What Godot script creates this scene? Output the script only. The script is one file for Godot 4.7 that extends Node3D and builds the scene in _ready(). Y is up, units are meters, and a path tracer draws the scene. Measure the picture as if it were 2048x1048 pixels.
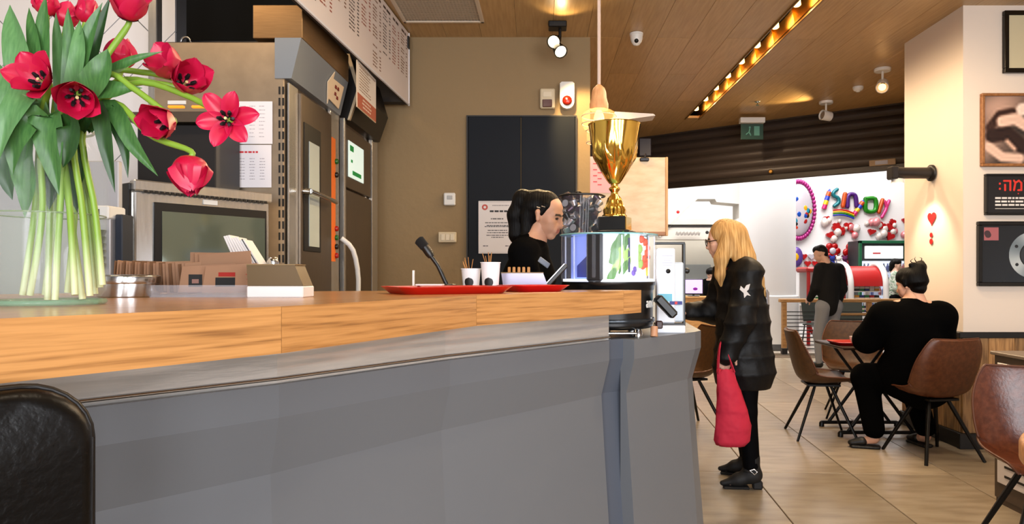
extends Node3D
# A counter-service cafe: wooden bar with tulips, kitchen behind, shutter opening to a mall beyond.
# World: camera stands over the origin and looks along -Z; a point of the place is (x, y, -distance).

const F := 1400.0            # focal length of the photograph in its pixels
const EYE := 1.33            # height of the eye
var mats := {}
var names := {}
var rng := RandomNumberGenerator.new()

func _ready():
	rng.seed = 7
	setup_view()
	setup_light()
	build_shell()
	build_counter()
	build_kitchen()
	build_ceiling_things()
	build_wall_things()
	build_counter_things()
	build_machine()
	build_tulips()
	build_seating()
	build_people()
	build_mall()

func setup_view():
	var cam := Camera3D.new()
	cam.name = "camera"
	cam.position = Vector3(0, EYE, 0)
	cam.projection = Camera3D.PROJECTION_FRUSTUM
	cam.near = 0.1
	cam.far = 100.0
	cam.size = 0.1 * 1048.0 / F
	cam.frustum_offset = Vector2(0.1 * -76.0 / F, 0.1 * 26.0 / F)   # the lens is shifted: the room's vanishing point is right of and below the middle
	add_child(cam)
	cam.current = true

func setup_light():
	var sky_mat := ProceduralSkyMaterial.new()
	sky_mat.sky_top_color = Color(0.45, 0.6, 0.85)
	sky_mat.sky_horizon_color = Color(0.85, 0.9, 0.95)
	sky_mat.ground_bottom_color = Color(0.45, 0.43, 0.4)
	sky_mat.ground_horizon_color = Color(0.8, 0.8, 0.8)
	var sky := Sky.new()
	sky.sky_material = sky_mat
	var env := Environment.new()
	env.background_mode = Environment.BG_SKY
	env.sky = sky
	env.background_energy_multiplier = 1.0
	env.tonemap_mode = Environment.TONE_MAPPER_LINEAR
	env.tonemap_exposure = 1.14
	env.sdfgi_enabled = true
	env.ssao_enabled = true
	env.ssil_enabled = true
	var we := WorldEnvironment.new()
	we.name = "environment"
	we.environment = env
	add_child(we)
	# daylight through the shop front behind the camera
	for k in 4:
		var x := -1.98 + (k + 0.5) * 1.605
		area("shop_front_daylight", Vector3(x, 1.8, 2.85), Vector3(x - 0.4, 1.5, -4), Vector2(0.85, 2.5), Color(0.98, 0.985, 1.0), 4.9)
	# ceiling lamps of the room, nearer than the picture shows
	for q in [[-0.3, -3.3], [1.5, -2.4], [2.9, -4.0], [0.2, -0.8]]:
		ceiling_lamp(Vector3(q[0], 3.385, q[1]), 2.9)
	area("kitchen_lamp_light", Vector3(-2.7, 4.0, -2.2), Vector3(-1.95, 2.0, -4.6), Vector2(0.9, 0.3), Color(1.0, 0.86, 0.68), 11.0)
	# the mall's lit ceiling
	area("mall_ceiling_light", Vector3(4.0, 4.7, -12.2), Vector3(4.0, 0, -12.2), Vector2(5, 3), Color(1, 0.98, 0.96), 2.9)
	area("mall_shop_light", Vector3(4.0, 4.7, -14.6), Vector3(4.0, 0, -15.2), Vector2(9, 1.2), Color(1, 0.98, 0.96), 1.5)

func ceiling_lamp(p: Vector3, energy: float):
	var o := thing("ceiling_panel_lamp", "square warm ceiling lamp %s" % ["over the bar", "over the aisle", "over the tables", "by the shop front"][names.get("ceiling_panel_lamp", -1) + 1], "ceiling light", p)
	put(o, "frame", nb().box(Vector3(0, 0.0, 0), Vector3(0.64, 0.03, 0.64), 0.004), mat("white enamel", Color(0.86, 0.85, 0.83), 0.35))
	put(o, "diffuser", nb().box(Vector3(0, -0.018, 0), Vector3(0.58, 0.008, 0.58)), glow("lamp diffuser", Color(1.0, 0.88, 0.70), 1.5))
	area("ceiling_lamp_light", p + Vector3(0, -0.03, 0), p + Vector3(0, -2, 0), Vector2(0.58, 0.58), Color(1.0, 0.93, 0.82), energy)

func area(nm: String, where: Vector3, towards: Vector3, size: Vector2, col: Color, energy: float):
	var l := AreaLight3D.new()
	l.name = nm
	l.area_size = size
	l.area_normalize_energy = false
	l.light_color = col
	l.light_energy = energy
	l.shadow_enabled = true
	l.area_range = 30.0
	add_child(l)
	var d := (towards - where).normalized()
	l.look_at_from_position(where, towards, Vector3.UP if absf(d.y) < 0.95 else Vector3.FORWARD)

func spot(nm: String, where: Vector3, towards: Vector3, angle: float, col: Color, energy: float, size := 0.03):
	var l := SpotLight3D.new()
	l.name = nm
	l.spot_angle = angle
	l.spot_angle_attenuation = 0.6
	l.spot_range = 15.0
	l.spot_attenuation = 2.0
	l.light_color = col
	l.light_energy = energy
	l.light_size = size
	l.shadow_enabled = true
	add_child(l)
	var d := (towards - where).normalized()
	l.look_at_from_position(where, towards, Vector3.UP if absf(d.y) < 0.95 else Vector3.FORWARD)

func omni(nm: String, where: Vector3, col: Color, energy: float, size := 0.04):
	var l := OmniLight3D.new()
	l.name = nm
	l.omni_range = 15.0
	l.omni_attenuation = 2.0
	l.light_color = col
	l.light_energy = energy
	l.light_size = size
	l.shadow_enabled = true
	l.position = where
	add_child(l)

# ---------------------------------------------------------------- helpers
func at(px: float, py: float, d: float) -> Vector3:     # where in the room a spot of the photograph lies, d metres ahead
	return Vector3((px - 1100.0) * d / F, EYE - (py - 550.0) * d / F, -d)

class B:                                                   # collects triangles for one mesh
	var v := PackedVector3Array()
	var u := PackedVector2Array()
	var c := PackedColorArray()
	var i := PackedInt32Array()
	var tf := Transform3D.IDENTITY
	var tint := Color.WHITE
	var tinted := false

	func vert(p: Vector3, uv := Vector2.ZERO) -> int:
		v.append(tf * p)
		u.append(uv)
		c.append(tint)
		return v.size() - 1

	func tri(a: int, b: int, d: int):                      # seen counter-clockwise from outside
		i.append_array(PackedInt32Array([a, d, b]))

	func quad(p: Vector3, q: Vector3, r: Vector3, s: Vector3, full := true) -> B:
		var a := vert(p, Vector2(0, 1) if full else Vector2.ZERO)
		var b := vert(q, Vector2(1, 1) if full else Vector2.ZERO)
		var d := vert(r, Vector2(1, 0) if full else Vector2.ZERO)
		var e := vert(s, Vector2(0, 0))
		tri(a, b, d)
		tri(a, d, e)
		return self

	func facet(pts: Array, out: Vector3):                  # a flat convex polygon that faces «out»
		var nn: Vector3 = (pts[1] - pts[0]).cross(pts[2] - pts[0])
		var order := range(pts.size())
		if nn.dot(out) < 0.0:
			order = range(pts.size() - 1, -1, -1)
		var first := -1
		var prev := -1
		for k in order:
			var id := vert(pts[k])
			if first < 0:
				first = id
			elif prev > first:
				tri(first, prev, id)
			prev = id

	func box(ce: Vector3, size: Vector3, bev := 0.0, bs := Basis.IDENTITY) -> B:
		var h := size * 0.5
		bev = minf(bev, minf(h.x, minf(h.y, h.z)) * 0.95)
		var cor := func(s: Vector3, ax: int) -> Vector3:
			var p := s * (h - Vector3.ONE * bev)
			p[ax] = s[ax] * h[ax]
			return ce + bs * p
		for ax in 3:
			var b1 := (ax + 1) % 3
			var b2 := (ax + 2) % 3
			for sg in [-1.0, 1.0]:
				var pts := []
				for q in [[-1, -1], [1, -1], [1, 1], [-1, 1]]:
					var s := Vector3.ZERO
					s[ax] = sg
					s[b1] = q[0]
					s[b2] = q[1]
					pts.append(cor.call(s, ax))
				var out := Vector3.ZERO
				out[ax] = sg
				facet(pts, bs * out)
			if bev > 0.0:
				for q in [[-1, -1], [1, -1], [1, 1], [-1, 1]]:      # the edges along ax
					var lo := Vector3.ZERO
					lo[ax] = -1
					lo[b1] = q[0]
					lo[b2] = q[1]
					var hi := lo
					hi[ax] = 1
					var out2 := Vector3.ZERO
					out2[b1] = q[0]
					out2[b2] = q[1]
					facet([cor.call(lo, b1), cor.call(hi, b1), cor.call(hi, b2), cor.call(lo, b2)], bs * out2)
		if bev > 0.0:
			for q in 8:
				var s := Vector3(1 if q & 1 else -1, 1 if q & 2 else -1, 1 if q & 4 else -1)
				facet([cor.call(s, 0), cor.call(s, 1), cor.call(s, 2)], bs * s)
		return self

	func grid(rows: Array, closed := false, flip := false) -> B:   # rows of points, smooth; closed joins each row's ends
		var w: int = rows[0].size()
		var base := v.size()
		for r in rows.size():
			for k in w:
				vert(rows[r][k], Vector2(float(k) / (w if closed else w - 1), float(r) / maxf(1, rows.size() - 1)))
		for r in rows.size() - 1:
			for k in (w if closed else w - 1):
				var k2 := (k + 1) % w
				var a := base + r * w + k
				var b := base + r * w + k2
				var d := base + (r + 1) * w + k2
				var e := base + (r + 1) * w + k
				if flip:
					tri(a, e, d)
					tri(a, d, b)
				else:
					tri(a, b, d)
					tri(a, d, e)
		return self

	func lathe(prof: Array, o := Vector3.ZERO, segs := 24, bs := Basis.IDENTITY, caps := true) -> B:   # prof: Vector2(radius, height), from below upwards
		var rows := []
		for p in prof:
			var row := PackedVector3Array()
			for k in segs:
				var a := TAU * k / segs
				row.append(o + bs * Vector3(cos(a) * p.x, p.y, -sin(a) * p.x))
			rows.append(row)
		grid(rows, true)
		if caps:
			if prof[0].x > 1e-4:
				disc(o + bs * Vector3(0, prof[0].y, 0), bs, prof[0].x, -1.0, segs)
			if prof[-1].x > 1e-4:
				disc(o + bs * Vector3(0, prof[-1].y, 0), bs, prof[-1].x, 1.0, segs)
		return self

	func disc(o: Vector3, bs: Basis, r: float, sg := 1.0, segs := 24, squash := 1.0) -> B:
		var m := vert(o, Vector2(0.5, 0.5))
		var first := v.size()
		for k in segs:
			var a := TAU * k / segs
			vert(o + bs * Vector3(cos(a) * r, 0, -sin(a) * r * squash), Vector2(0.5 + 0.5 * cos(a), 0.5 + 0.5 * sin(a)))
		for k in segs:
			if sg > 0:
				tri(m, first + k, first + (k + 1) % segs)
			else:
				tri(m, first + (k + 1) % segs, first + k)
		return self

	func tube(pts: Array, rad, sides := 8, squash := 1.0) -> B:      # rad: one number or one per point
		var rows := []
		var nrm := Vector3.ZERO
		for k in pts.size():
			var p: Vector3 = pts[k]
			var d: Vector3 = ((pts[k + 1] if k + 1 < pts.size() else p) - (pts[k - 1] if k > 0 else p)).normalized()
			if nrm == Vector3.ZERO:
				nrm = d.cross(Vector3.UP if absf(d.y) < 0.9 else Vector3.RIGHT).normalized()
			nrm = (nrm - d * nrm.dot(d)).normalized()
			var bn := d.cross(nrm)
			var r: float = rad[k] if rad is Array else rad
			var row := PackedVector3Array()
			for q in sides:
				var a := TAU * q / sides
				row.append(p + nrm * cos(a) * r + bn * sin(a) * r * squash)
			rows.append(row)
		grid(rows, true)
		for e in [0, rows.size() - 1]:
			var m := vert(pts[e])
			var first := v.size()
			for q in sides:
				vert(rows[e][q])
			for q in sides:
				if e == 0:
					tri(m, first + (q + 1) % sides, first + q)
				else:
					tri(m, first + q, first + (q + 1) % sides)
		return self

	func ball(o: Vector3, r: Vector3, segs := 12, bs := Basis.IDENTITY) -> B:
		var rows := []
		var rings := maxi(5, segs / 2)
		for k in rings + 1:
			var t := -PI / 2 + PI * k / rings
			var row := PackedVector3Array()
			for q in segs:
				var a := TAU * q / segs
				row.append(o + bs * Vector3(cos(t) * cos(a) * r.x, sin(t) * r.y, -cos(t) * sin(a) * r.z))
			rows.append(row)
		return grid(rows, true)

	func cap_loop(row: PackedVector3Array, up: bool) -> B:      # closes a loop of points with a fan
		var m := Vector3.ZERO
		for p in row:
			m += p
		var c0 := vert(m / row.size())
		var first := v.size()
		for p in row:
			vert(p)
		for k in row.size():
			if up:
				tri(c0, first + (k + 1) % row.size(), first + k)
			else:
				tri(c0, first + k, first + (k + 1) % row.size())
		return self

	func slab(poly: PackedVector2Array, t: Transform3D, depth: float) -> B:   # polygon in t's XY, thickened from 0 to depth along its Z
		var ids := Geometry2D.triangulate_polygon(poly)
		var area := 0.0
		for k in poly.size():
			area += poly[k].cross(poly[(k + 1) % poly.size()])
		var lo := Vector2(1e9, 1e9)
		var hi := Vector2(-1e9, -1e9)
		for p in poly:
			lo = lo.min(p)
			hi = hi.max(p)
		for sg in [0, 1]:
			var first := v.size()
			for p in poly:
				var uv := (p - lo) / (hi - lo)
				vert(t * Vector3(p.x, p.y, depth * sg), Vector2(uv.x, 1.0 - uv.y))
			for k in range(0, ids.size(), 3):
				var a := ids[k]
				var b := ids[k + 1]
				var d := ids[k + 2]
				var up := (poly[b] - poly[a]).cross(poly[d] - poly[a]) > 0.0
				if up == (sg == 1):
					tri(first + a, first + b, first + d)
				else:
					tri(first + a, first + d, first + b)
		for k in poly.size():
			var p := poly[k]
			var q := poly[(k + 1) % poly.size()]
			var pts := [t * Vector3(p.x, p.y, 0), t * Vector3(q.x, q.y, 0), t * Vector3(q.x, q.y, depth), t * Vector3(p.x, p.y, depth)]
			var o := Vector3(q.y - p.y, -(q.x - p.x), 0) * (1.0 if area > 0 else -1.0)
			facet(pts, t.basis * o)
		return self

	func mesh() -> ArrayMesh:
		var n := PackedVector3Array()
		n.resize(v.size())
		for k in range(0, i.size(), 3):
			var a := i[k]
			var b := i[k + 1]
			var d := i[k + 2]
			var f := (v[d] - v[a]).cross(v[b] - v[a])
			n[a] += f
			n[b] += f
			n[d] += f
		for k in n.size():
			n[k] = n[k].normalized() if n[k].length_squared() > 1e-20 else Vector3.UP
		var arr := []
		arr.resize(Mesh.ARRAY_MAX)
		arr[Mesh.ARRAY_VERTEX] = v
		arr[Mesh.ARRAY_NORMAL] = n
		arr[Mesh.ARRAY_TEX_UV] = u
		if tinted:
			arr[Mesh.ARRAY_COLOR] = c
		arr[Mesh.ARRAY_INDEX] = i
		var m := ArrayMesh.new()
		m.add_surface_from_arrays(Mesh.PRIMITIVE_TRIANGLES, arr)
		return m

	func moved(by: Vector3) -> B:
		for k in v.size():
			v[k] += by
		return self

func nb() -> B:
	return B.new()

func numbered(nm: String) -> String:
	if not names.has(nm):
		names[nm] = 0
		return nm
	names[nm] += 1
	return "%s_%03d" % [nm, names[nm]]

func tag(o: Node, label: String, cat: String, group := ""):
	o.set_meta("label", label)
	o.set_meta("category", cat)
	if group:
		o.set_meta("group", group)

func thing(nm: String, label: String, cat: String, where := Vector3.ZERO, turn := 0.0, group := "") -> Node3D:
	var o := Node3D.new()
	o.name = numbered(nm)
	add_child(o)
	o.position = where
	o.rotation.y = turn
	tag(o, label, cat, group)
	return o

func put(parent: Node, nm: String, what, m: Material) -> MeshInstance3D:   # a part, shaped in its parent's own space
	var o := MeshInstance3D.new()
	o.name = nm
	o.mesh = what.mesh() if what is B else what
	o.material_override = m
	parent.add_child(o, true)
	return o

func wput(parent: Node3D, nm: String, b: B, m: Material) -> MeshInstance3D:   # a part, shaped in the room's space
	var inv := parent.transform.affine_inverse()
	var up := parent.get_parent()
	while up is Node3D and up != self:
		inv = inv * (up as Node3D).transform.affine_inverse()
		up = up.get_parent()
	for k in b.v.size():
		b.v[k] = inv * b.v[k]
	return put(parent, nm, b, m)

func one(nm: String, b: B, m: Material, label: String, cat: String, base: Vector3, group := "") -> MeshInstance3D:   # a thing of one mesh
	var o := MeshInstance3D.new()
	o.name = numbered(nm)
	o.mesh = b.moved(-base).mesh()
	o.material_override = m
	add_child(o)
	o.position = base
	tag(o, label, cat, group)
	return o

func struct(nm: String, b: B, m: Material) -> MeshInstance3D:
	var o := MeshInstance3D.new()
	o.name = numbered(nm)
	o.mesh = b.mesh()
	o.material_override = m
	o.set_meta("kind", "structure")
	add_child(o)
	return o

func copy(o: Node3D, where: Vector3, turn: float, label: String, group := "") -> Node3D:
	var r: Node3D = o.duplicate()
	r.name = numbered(String(o.name).rstrip("_0123456789"))
	add_child(r)
	r.position = where
	r.rotation.y = turn
	r.set_meta("label", label)
	if group:
		r.set_meta("group", group)
	return r

func sp(a: Array, n: int) -> Array:                        # a smooth curve through the points
	var cv := Curve3D.new()
	for k in a.size():
		var d: Vector3 = (a[mini(k + 1, a.size() - 1)] - a[maxi(k - 1, 0)]) / 6.0
		cv.add_point(a[k], -d, d)
	var r := []
	for k in n + 1:
		r.append(cv.sample(mini(int(float(k) / n * (a.size() - 1)), a.size() - 2), fposmod(float(k) / n * (a.size() - 1), 1.0) if k < n else 1.0))
	return r

# ---------------------------------------------------------------- materials
func mat(key: String, col := Color.WHITE, rough := 0.6, metal := 0.0) -> StandardMaterial3D:
	if mats.has(key):
		return mats[key]
	var m := StandardMaterial3D.new()
	m.resource_name = key
	m.albedo_color = col
	m.roughness = rough
	m.metallic = metal
	mats[key] = m
	return m

func glow(key: String, col: Color, energy: float) -> StandardMaterial3D:
	var fresh := not mats.has(key)
	var m := mat(key, col, 0.5)
	if fresh:
		m.emission_enabled = true
		m.emission = col
		m.emission_energy_multiplier = energy
	return m

func glass(key: String, col: Color, alpha: float, rough := 0.02) -> StandardMaterial3D:
	var m := mat(key, Color(col.r, col.g, col.b, alpha), rough)
	m.transparency = BaseMaterial3D.TRANSPARENCY_ALPHA
	m.metallic_specular = 0.22
	return m

func noise(freq: float, seed_: int, ramp: Array, size := 512, octaves := 4, warp := 0.0, normal := 0.0) -> NoiseTexture2D:
	var f := FastNoiseLite.new()
	f.noise_type = FastNoiseLite.TYPE_SIMPLEX_SMOOTH
	f.seed = seed_
	f.frequency = freq
	f.fractal_octaves = octaves
	if warp > 0.0:
		f.domain_warp_enabled = true
		f.domain_warp_amplitude = warp
		f.domain_warp_frequency = freq * 0.6
	var t := NoiseTexture2D.new()
	t.width = size
	t.height = size
	t.seamless = true
	t.noise = f
	if normal > 0.0:
		t.as_normal_map = true
		t.bump_strength = normal
	elif ramp.size():
		var g := Gradient.new()
		var offs := PackedFloat32Array()
		var cols := PackedColorArray()
		for k in ramp.size():
			offs.append(float(k) / (ramp.size() - 1))
			cols.append(ramp[k])
		g.offsets = offs
		g.colors = cols
		t.color_ramp = g
	return t

func grained(key: String, ramp: Array, scale: Vector3, rough: float, seed_: int, relief := 0.0, freq := 0.012, world := false) -> StandardMaterial3D:
	if mats.has(key):
		return mats[key]
	var m := mat(key, Color.WHITE, rough)
	m.albedo_texture = noise(freq, seed_, ramp, 512, 5, 18.0)
	m.uv1_triplanar = true
	m.uv1_world_triplanar = world
	m.uv1_scale = scale
	m.uv1_triplanar_sharpness = 8.0
	if relief > 0.0:
		m.heightmap_enabled = true
		m.heightmap_scale = relief
		m.heightmap_texture = noise(freq * 2.0, seed_ + 1, [], 512, 4)
	return m

func steel(key: String, col: Color, rough := 0.3, scale := Vector3(0.6, 9, 0.6)) -> StandardMaterial3D:   # brushed metal
	if mats.has(key):
		return mats[key]
	var m := mat(key, col, 1.0, 0.82)
	m.albedo_texture = brushed()
	m.roughness = rough
	m.uv1_triplanar = true
	m.uv1_scale = scale
	return m

var _brushed: NoiseTexture2D
func brushed() -> NoiseTexture2D:
	if _brushed == null:
		_brushed = noise(0.02, 31, [Color(0.90, 0.90, 0.90), Color(1, 1, 1)], 512, 5)
	return _brushed

func canvas(w: int, h: int, bg: Color) -> Image:
	var im := Image.create(w, h, false, Image.FORMAT_RGB8)
	im.fill(bg)
	return im

func words_on(im: Image, x: int, y: int, w: int, lh: int, col: Color, centred := false, fill := 0.8):   # a line of unreadably small print
	var used := int(w * rng.randf_range(fill - 0.25, fill))
	var k := x + ((w - used) / 2 if centred else 0)
	var end := k + used
	while k < end:
		var ww := rng.randi_range(lh, lh * 4)
		im.fill_rect(Rect2i(k, y, mini(ww, end - k), lh), col)
		k += ww + maxi(2, lh / 2)

func printed(key: String, im: Image, rough := 0.6) -> StandardMaterial3D:
	if mats.has(key):
		return mats[key]
	var m := mat(key, Color.WHITE, rough)
	m.albedo_texture = ImageTexture.create_from_image(im)
	return m

func lettering(parent: Node, nm: String, text: String, size: float, depth: float, m: Material, t: Transform3D, font := "Droid Sans", bold := false) -> MeshInstance3D:
	var f := SystemFont.new()
	f.font_names = PackedStringArray([font])
	if bold:
		f.font_weight = 700
	var tm := TextMesh.new()
	tm.text = text
	tm.font = f
	tm.font_size = 64
	tm.pixel_size = size / 64.0
	tm.depth = depth
	var o := put(parent, nm, tm, m)
	o.transform = t
	return o

func facing(dir: Vector3) -> Basis:                        # a basis whose Z looks along dir, upright
	var z := dir.normalized()
	var x := Vector3.UP.cross(z).normalized()
	return Basis(x, z.cross(x), z)

# ---------------------------------------------------------------- the shell
const FLOOR_TURN := -0.057
const SHUT_A := Vector2(1.32, 10.585)     # the shutter's line in plan: x, distance
const SHUT_B := Vector2(4.62, 8.13)

func plan(pts: Array) -> PackedVector2Array:               # x, distance -> polygon for slab() with UPRIGHT
	var r := PackedVector2Array()
	for p in pts:
		r.append(Vector2(p[0], p[1]))
	return r

func upright(y: float) -> Transform3D:                     # plan polygons rise from y: local x = x, local y = distance, local z = height
	return Transform3D(Basis(Vector3(1, 0, 0), Vector3(0, 0, -1), Vector3(0, 1, 0)), Vector3(0, y, 0))

func build_shell():
	var plaster := mat("olive plaster", Color(0.56, 0.47, 0.335), 0.75)
	plaster.heightmap_enabled = true
	plaster.heightmap_scale = 0.15
	plaster.heightmap_texture = noise(0.03, 5, [], 512, 5)
	plaster.uv1_triplanar = true
	plaster.uv1_scale = Vector3(0.8, 0.8, 0.8)
	var cream := mat("cream plaster", Color(0.86, 0.80, 0.74), 0.7)
	var dark := mat("charcoal paint", Color(0.035, 0.034, 0.034), 0.8)
	var white := mat("mall white paint", Color(0.9, 0.9, 0.9), 0.6)
	# floor: dark grout bed with large tiles
	var bed := struct("floor", nb().box(Vector3(1, -0.06, -4.3), Vector3(13.5, 0.1, 14.8)), mat("grout", Color(0.36, 0.29, 0.21), 0.8))
	var tones := []
	for k in 4:
		var f := 1.0 + 0.06 * (k - 1.5)
		var t := grained("floor tile %d" % k, [Color(0.52 * f, 0.465 * f, 0.385 * f), Color(0.60 * f, 0.545 * f, 0.465 * f), Color(0.65 * f, 0.60 * f, 0.525 * f)], Vector3(0.35, 1.2, 1.4), 0.3, 40 + k)
		t.metallic_specular = 0.5
		tones.append(t)
	var tile := nb().box(Vector3(0, -0.006, 0), Vector3(0.654, 0.012, 1.316), 0.0025).mesh()
	var turn := Basis(Vector3.UP, FLOOR_TURN)
	for r in range(0, 8):
		for k in range(-3, 8):
			var o := MeshInstance3D.new()
			o.name = "tile"
			o.mesh = tile
			o.material_override = tones[rng.randi() % 4]
			o.basis = turn
			o.position = turn * Vector3(1.085 + 0.33 + 0.66 * (k - 1), 0, -1.5 - 1.32 * r)
			bed.add_child(o, true)
	# back wall of the kitchen and its return
	var kitchen := nb()
	kitchen.slab(plan([[-1.62, 6.1], [0.35, 6.1], [0.35, 10.6], [0.1, 10.6], [0.1, 6.4], [-1.62, 6.4]]), upright(0), 3.44)
	struct("wall_back", kitchen, plaster)
	struct("wall_kitchen", nb().box(Vector3(-3.1, 2.1, -6.25), Vector3(2.96, 4.2, 0.3)), dark)
	struct("wall_far", nb().box(Vector3(0.75, 1.7, -10.75), Vector3(1.5, 3.44, 0.25)), mat("brown paint", Color(0.25, 0.16, 0.1), 0.6))
	struct("wall_left", nb().box(Vector3(-4.65, 2.1, -1.6), Vector3(0.3, 4.2, 9.6)), mat("side wall paint", Color(0.8, 0.79, 0.77), 0.7))
	struct("wall_soffit", nb().box(Vector3(-1.88, 3.9, -1.6), Vector3(0.04, 0.66, 9.6)), dark)
	struct("ceiling_kitchen", nb().box(Vector3(-3.3, 4.25, -1.6), Vector3(3.0, 0.1, 9.6)), dark)
	# the shop front behind the camera: a wall with one wide window
	var fr := nb()
	fr.box(Vector3(-3.3, 1.75, 3.1), Vector3(2.6, 3.6, 0.25))
	fr.box(Vector3(5.4, 1.75, 3.1), Vector3(1.9, 3.6, 0.25))
	fr.box(Vector3(1.23, 0.2, 3.1), Vector3(6.5, 0.4, 0.25))
	fr.box(Vector3(1.23, 3.35, 3.1), Vector3(6.5, 0.4, 0.25))
	struct("wall_front", fr, cream)
	var win := Node3D.new()
	win.name = "window_1"
	win.set_meta("kind", "structure")
	add_child(win)
	var fm := nb()
	for k in 5:
		fm.box(Vector3(-1.98 + k * 1.605, 1.78, 3.06), Vector3(0.07, 2.76, 0.1), 0.006)
	fm.box(Vector3(1.23, 0.43, 3.06), Vector3(6.5, 0.07, 0.1), 0.006)
	fm.box(Vector3(1.23, 3.12, 3.06), Vector3(6.5, 0.07, 0.1), 0.006)
	put(win, "window_frame", fm, mat("black frame", Color(0.06, 0.06, 0.065), 0.4, 0.3))
	for k in 4:
		put(win, "pane", nb().box(Vector3(-1.98 + (k + 0.5) * 1.605, 1.78, 3.07), Vector3(1.53, 2.63, 0.012)), glass("window glass", Color(0.9, 0.97, 0.95), 0.06))
	struct("wall_right", nb().box(Vector3(6.3, 1.75, -1.2), Vector3(0.2, 3.6, 8.6)), cream)
	# the pier on the right
	struct("wall_pier", nb().slab(plan([[3.175, 5.38], [6.3, 5.38], [6.3, 8.05], [4.72, 8.05], [4.72, 6.27], [3.175, 6.27]]), upright(0), 3.44), cream)
	build_wainscot()
	build_ceiling()
	build_shutter()
	build_diamonds()
	# doors in the back wall: two flat dark leaves
	var d1 := Node3D.new()
	d1.name = "door_1"
	d1.set_meta("kind", "structure")
	add_child(d1)
	var navy := mat("dark door", Color(0.125, 0.14, 0.165), 0.6)
	navy.metallic_specular = 0.2
	var x0 := at(936, 0, 6.08).x
	var xm := at(1042, 0, 6.08).x
	var x1 := at(1151, 0, 6.08).x
	var top := at(0, 234, 6.08).y
	for q in [[x0, xm], [xm, x1]]:
		put(d1, "leaf", nb().box(Vector3((q[0] + q[1]) / 2, top / 2 + 0.01, -6.085), Vector3(q[1] - q[0] - 0.008, top - 0.02, 0.04), 0.004), navy)
	var fr2 := nb()
	fr2.box(Vector3(x0 - 0.006, top / 2, -6.09), Vector3(0.012, top, 0.05))
	fr2.box(Vector3(x1 + 0.006, top / 2, -6.09), Vector3(0.012, top, 0.05))
	fr2.box(Vector3((x0 + x1) / 2, top + 0.006, -6.09), Vector3(x1 - x0 + 0.024, 0.012, 0.05))
	put(d1, "door_frame", fr2, mat("door edge", Color(0.13, 0.13, 0.14), 0.6))

func build_wainscot():
	var capm := mat("black strip", Color(0.025, 0.025, 0.028), 0.45)
	var tones := []
	for k in 3:
		var f := 1.0 + 0.1 * (k - 1)
		tones.append(grained("wainscot oak %d" % k, [Color(0.42 * f, 0.29 * f, 0.16 * f), Color(0.62 * f, 0.46 * f, 0.28 * f), Color(0.70 * f, 0.54 * f, 0.35 * f)], Vector3(5, 0.5, 5), 0.5, 60 + k))
	var root := Node3D.new()
	root.name = "wall_wainscot"
	root.set_meta("kind", "structure")
	add_child(root)
	for k in 14:                                           # on the face towards the camera
		put(root, "plank", nb().box(Vector3(3.155 + 0.1 + 0.2 * k, 0.485, -5.365), Vector3(0.197, 0.73, 0.028), 0.003), tones[rng.randi() % 3])
	for k in 4:                                            # round the corner
		put(root, "plank", nb().box(Vector3(3.163, 0.485, -5.38 - 0.11 - 0.222 * k), Vector3(0.028, 0.73, 0.218), 0.003), tones[rng.randi() % 3])
	put(root, "cap_strip", nb().box(Vector3(4.6, 0.87, -5.362), Vector3(2.95, 0.045, 0.045), 0.004).box(Vector3(3.16, 0.87, -5.81), Vector3(0.045, 0.045, 0.93), 0.004), capm)
	struct("baseboard_pier", nb().box(Vector3(4.6, 0.06, -5.36), Vector3(2.95, 0.12, 0.045), 0.004).box(Vector3(3.155, 0.06, -5.81), Vector3(0.045, 0.12, 0.93), 0.004), capm)

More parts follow.
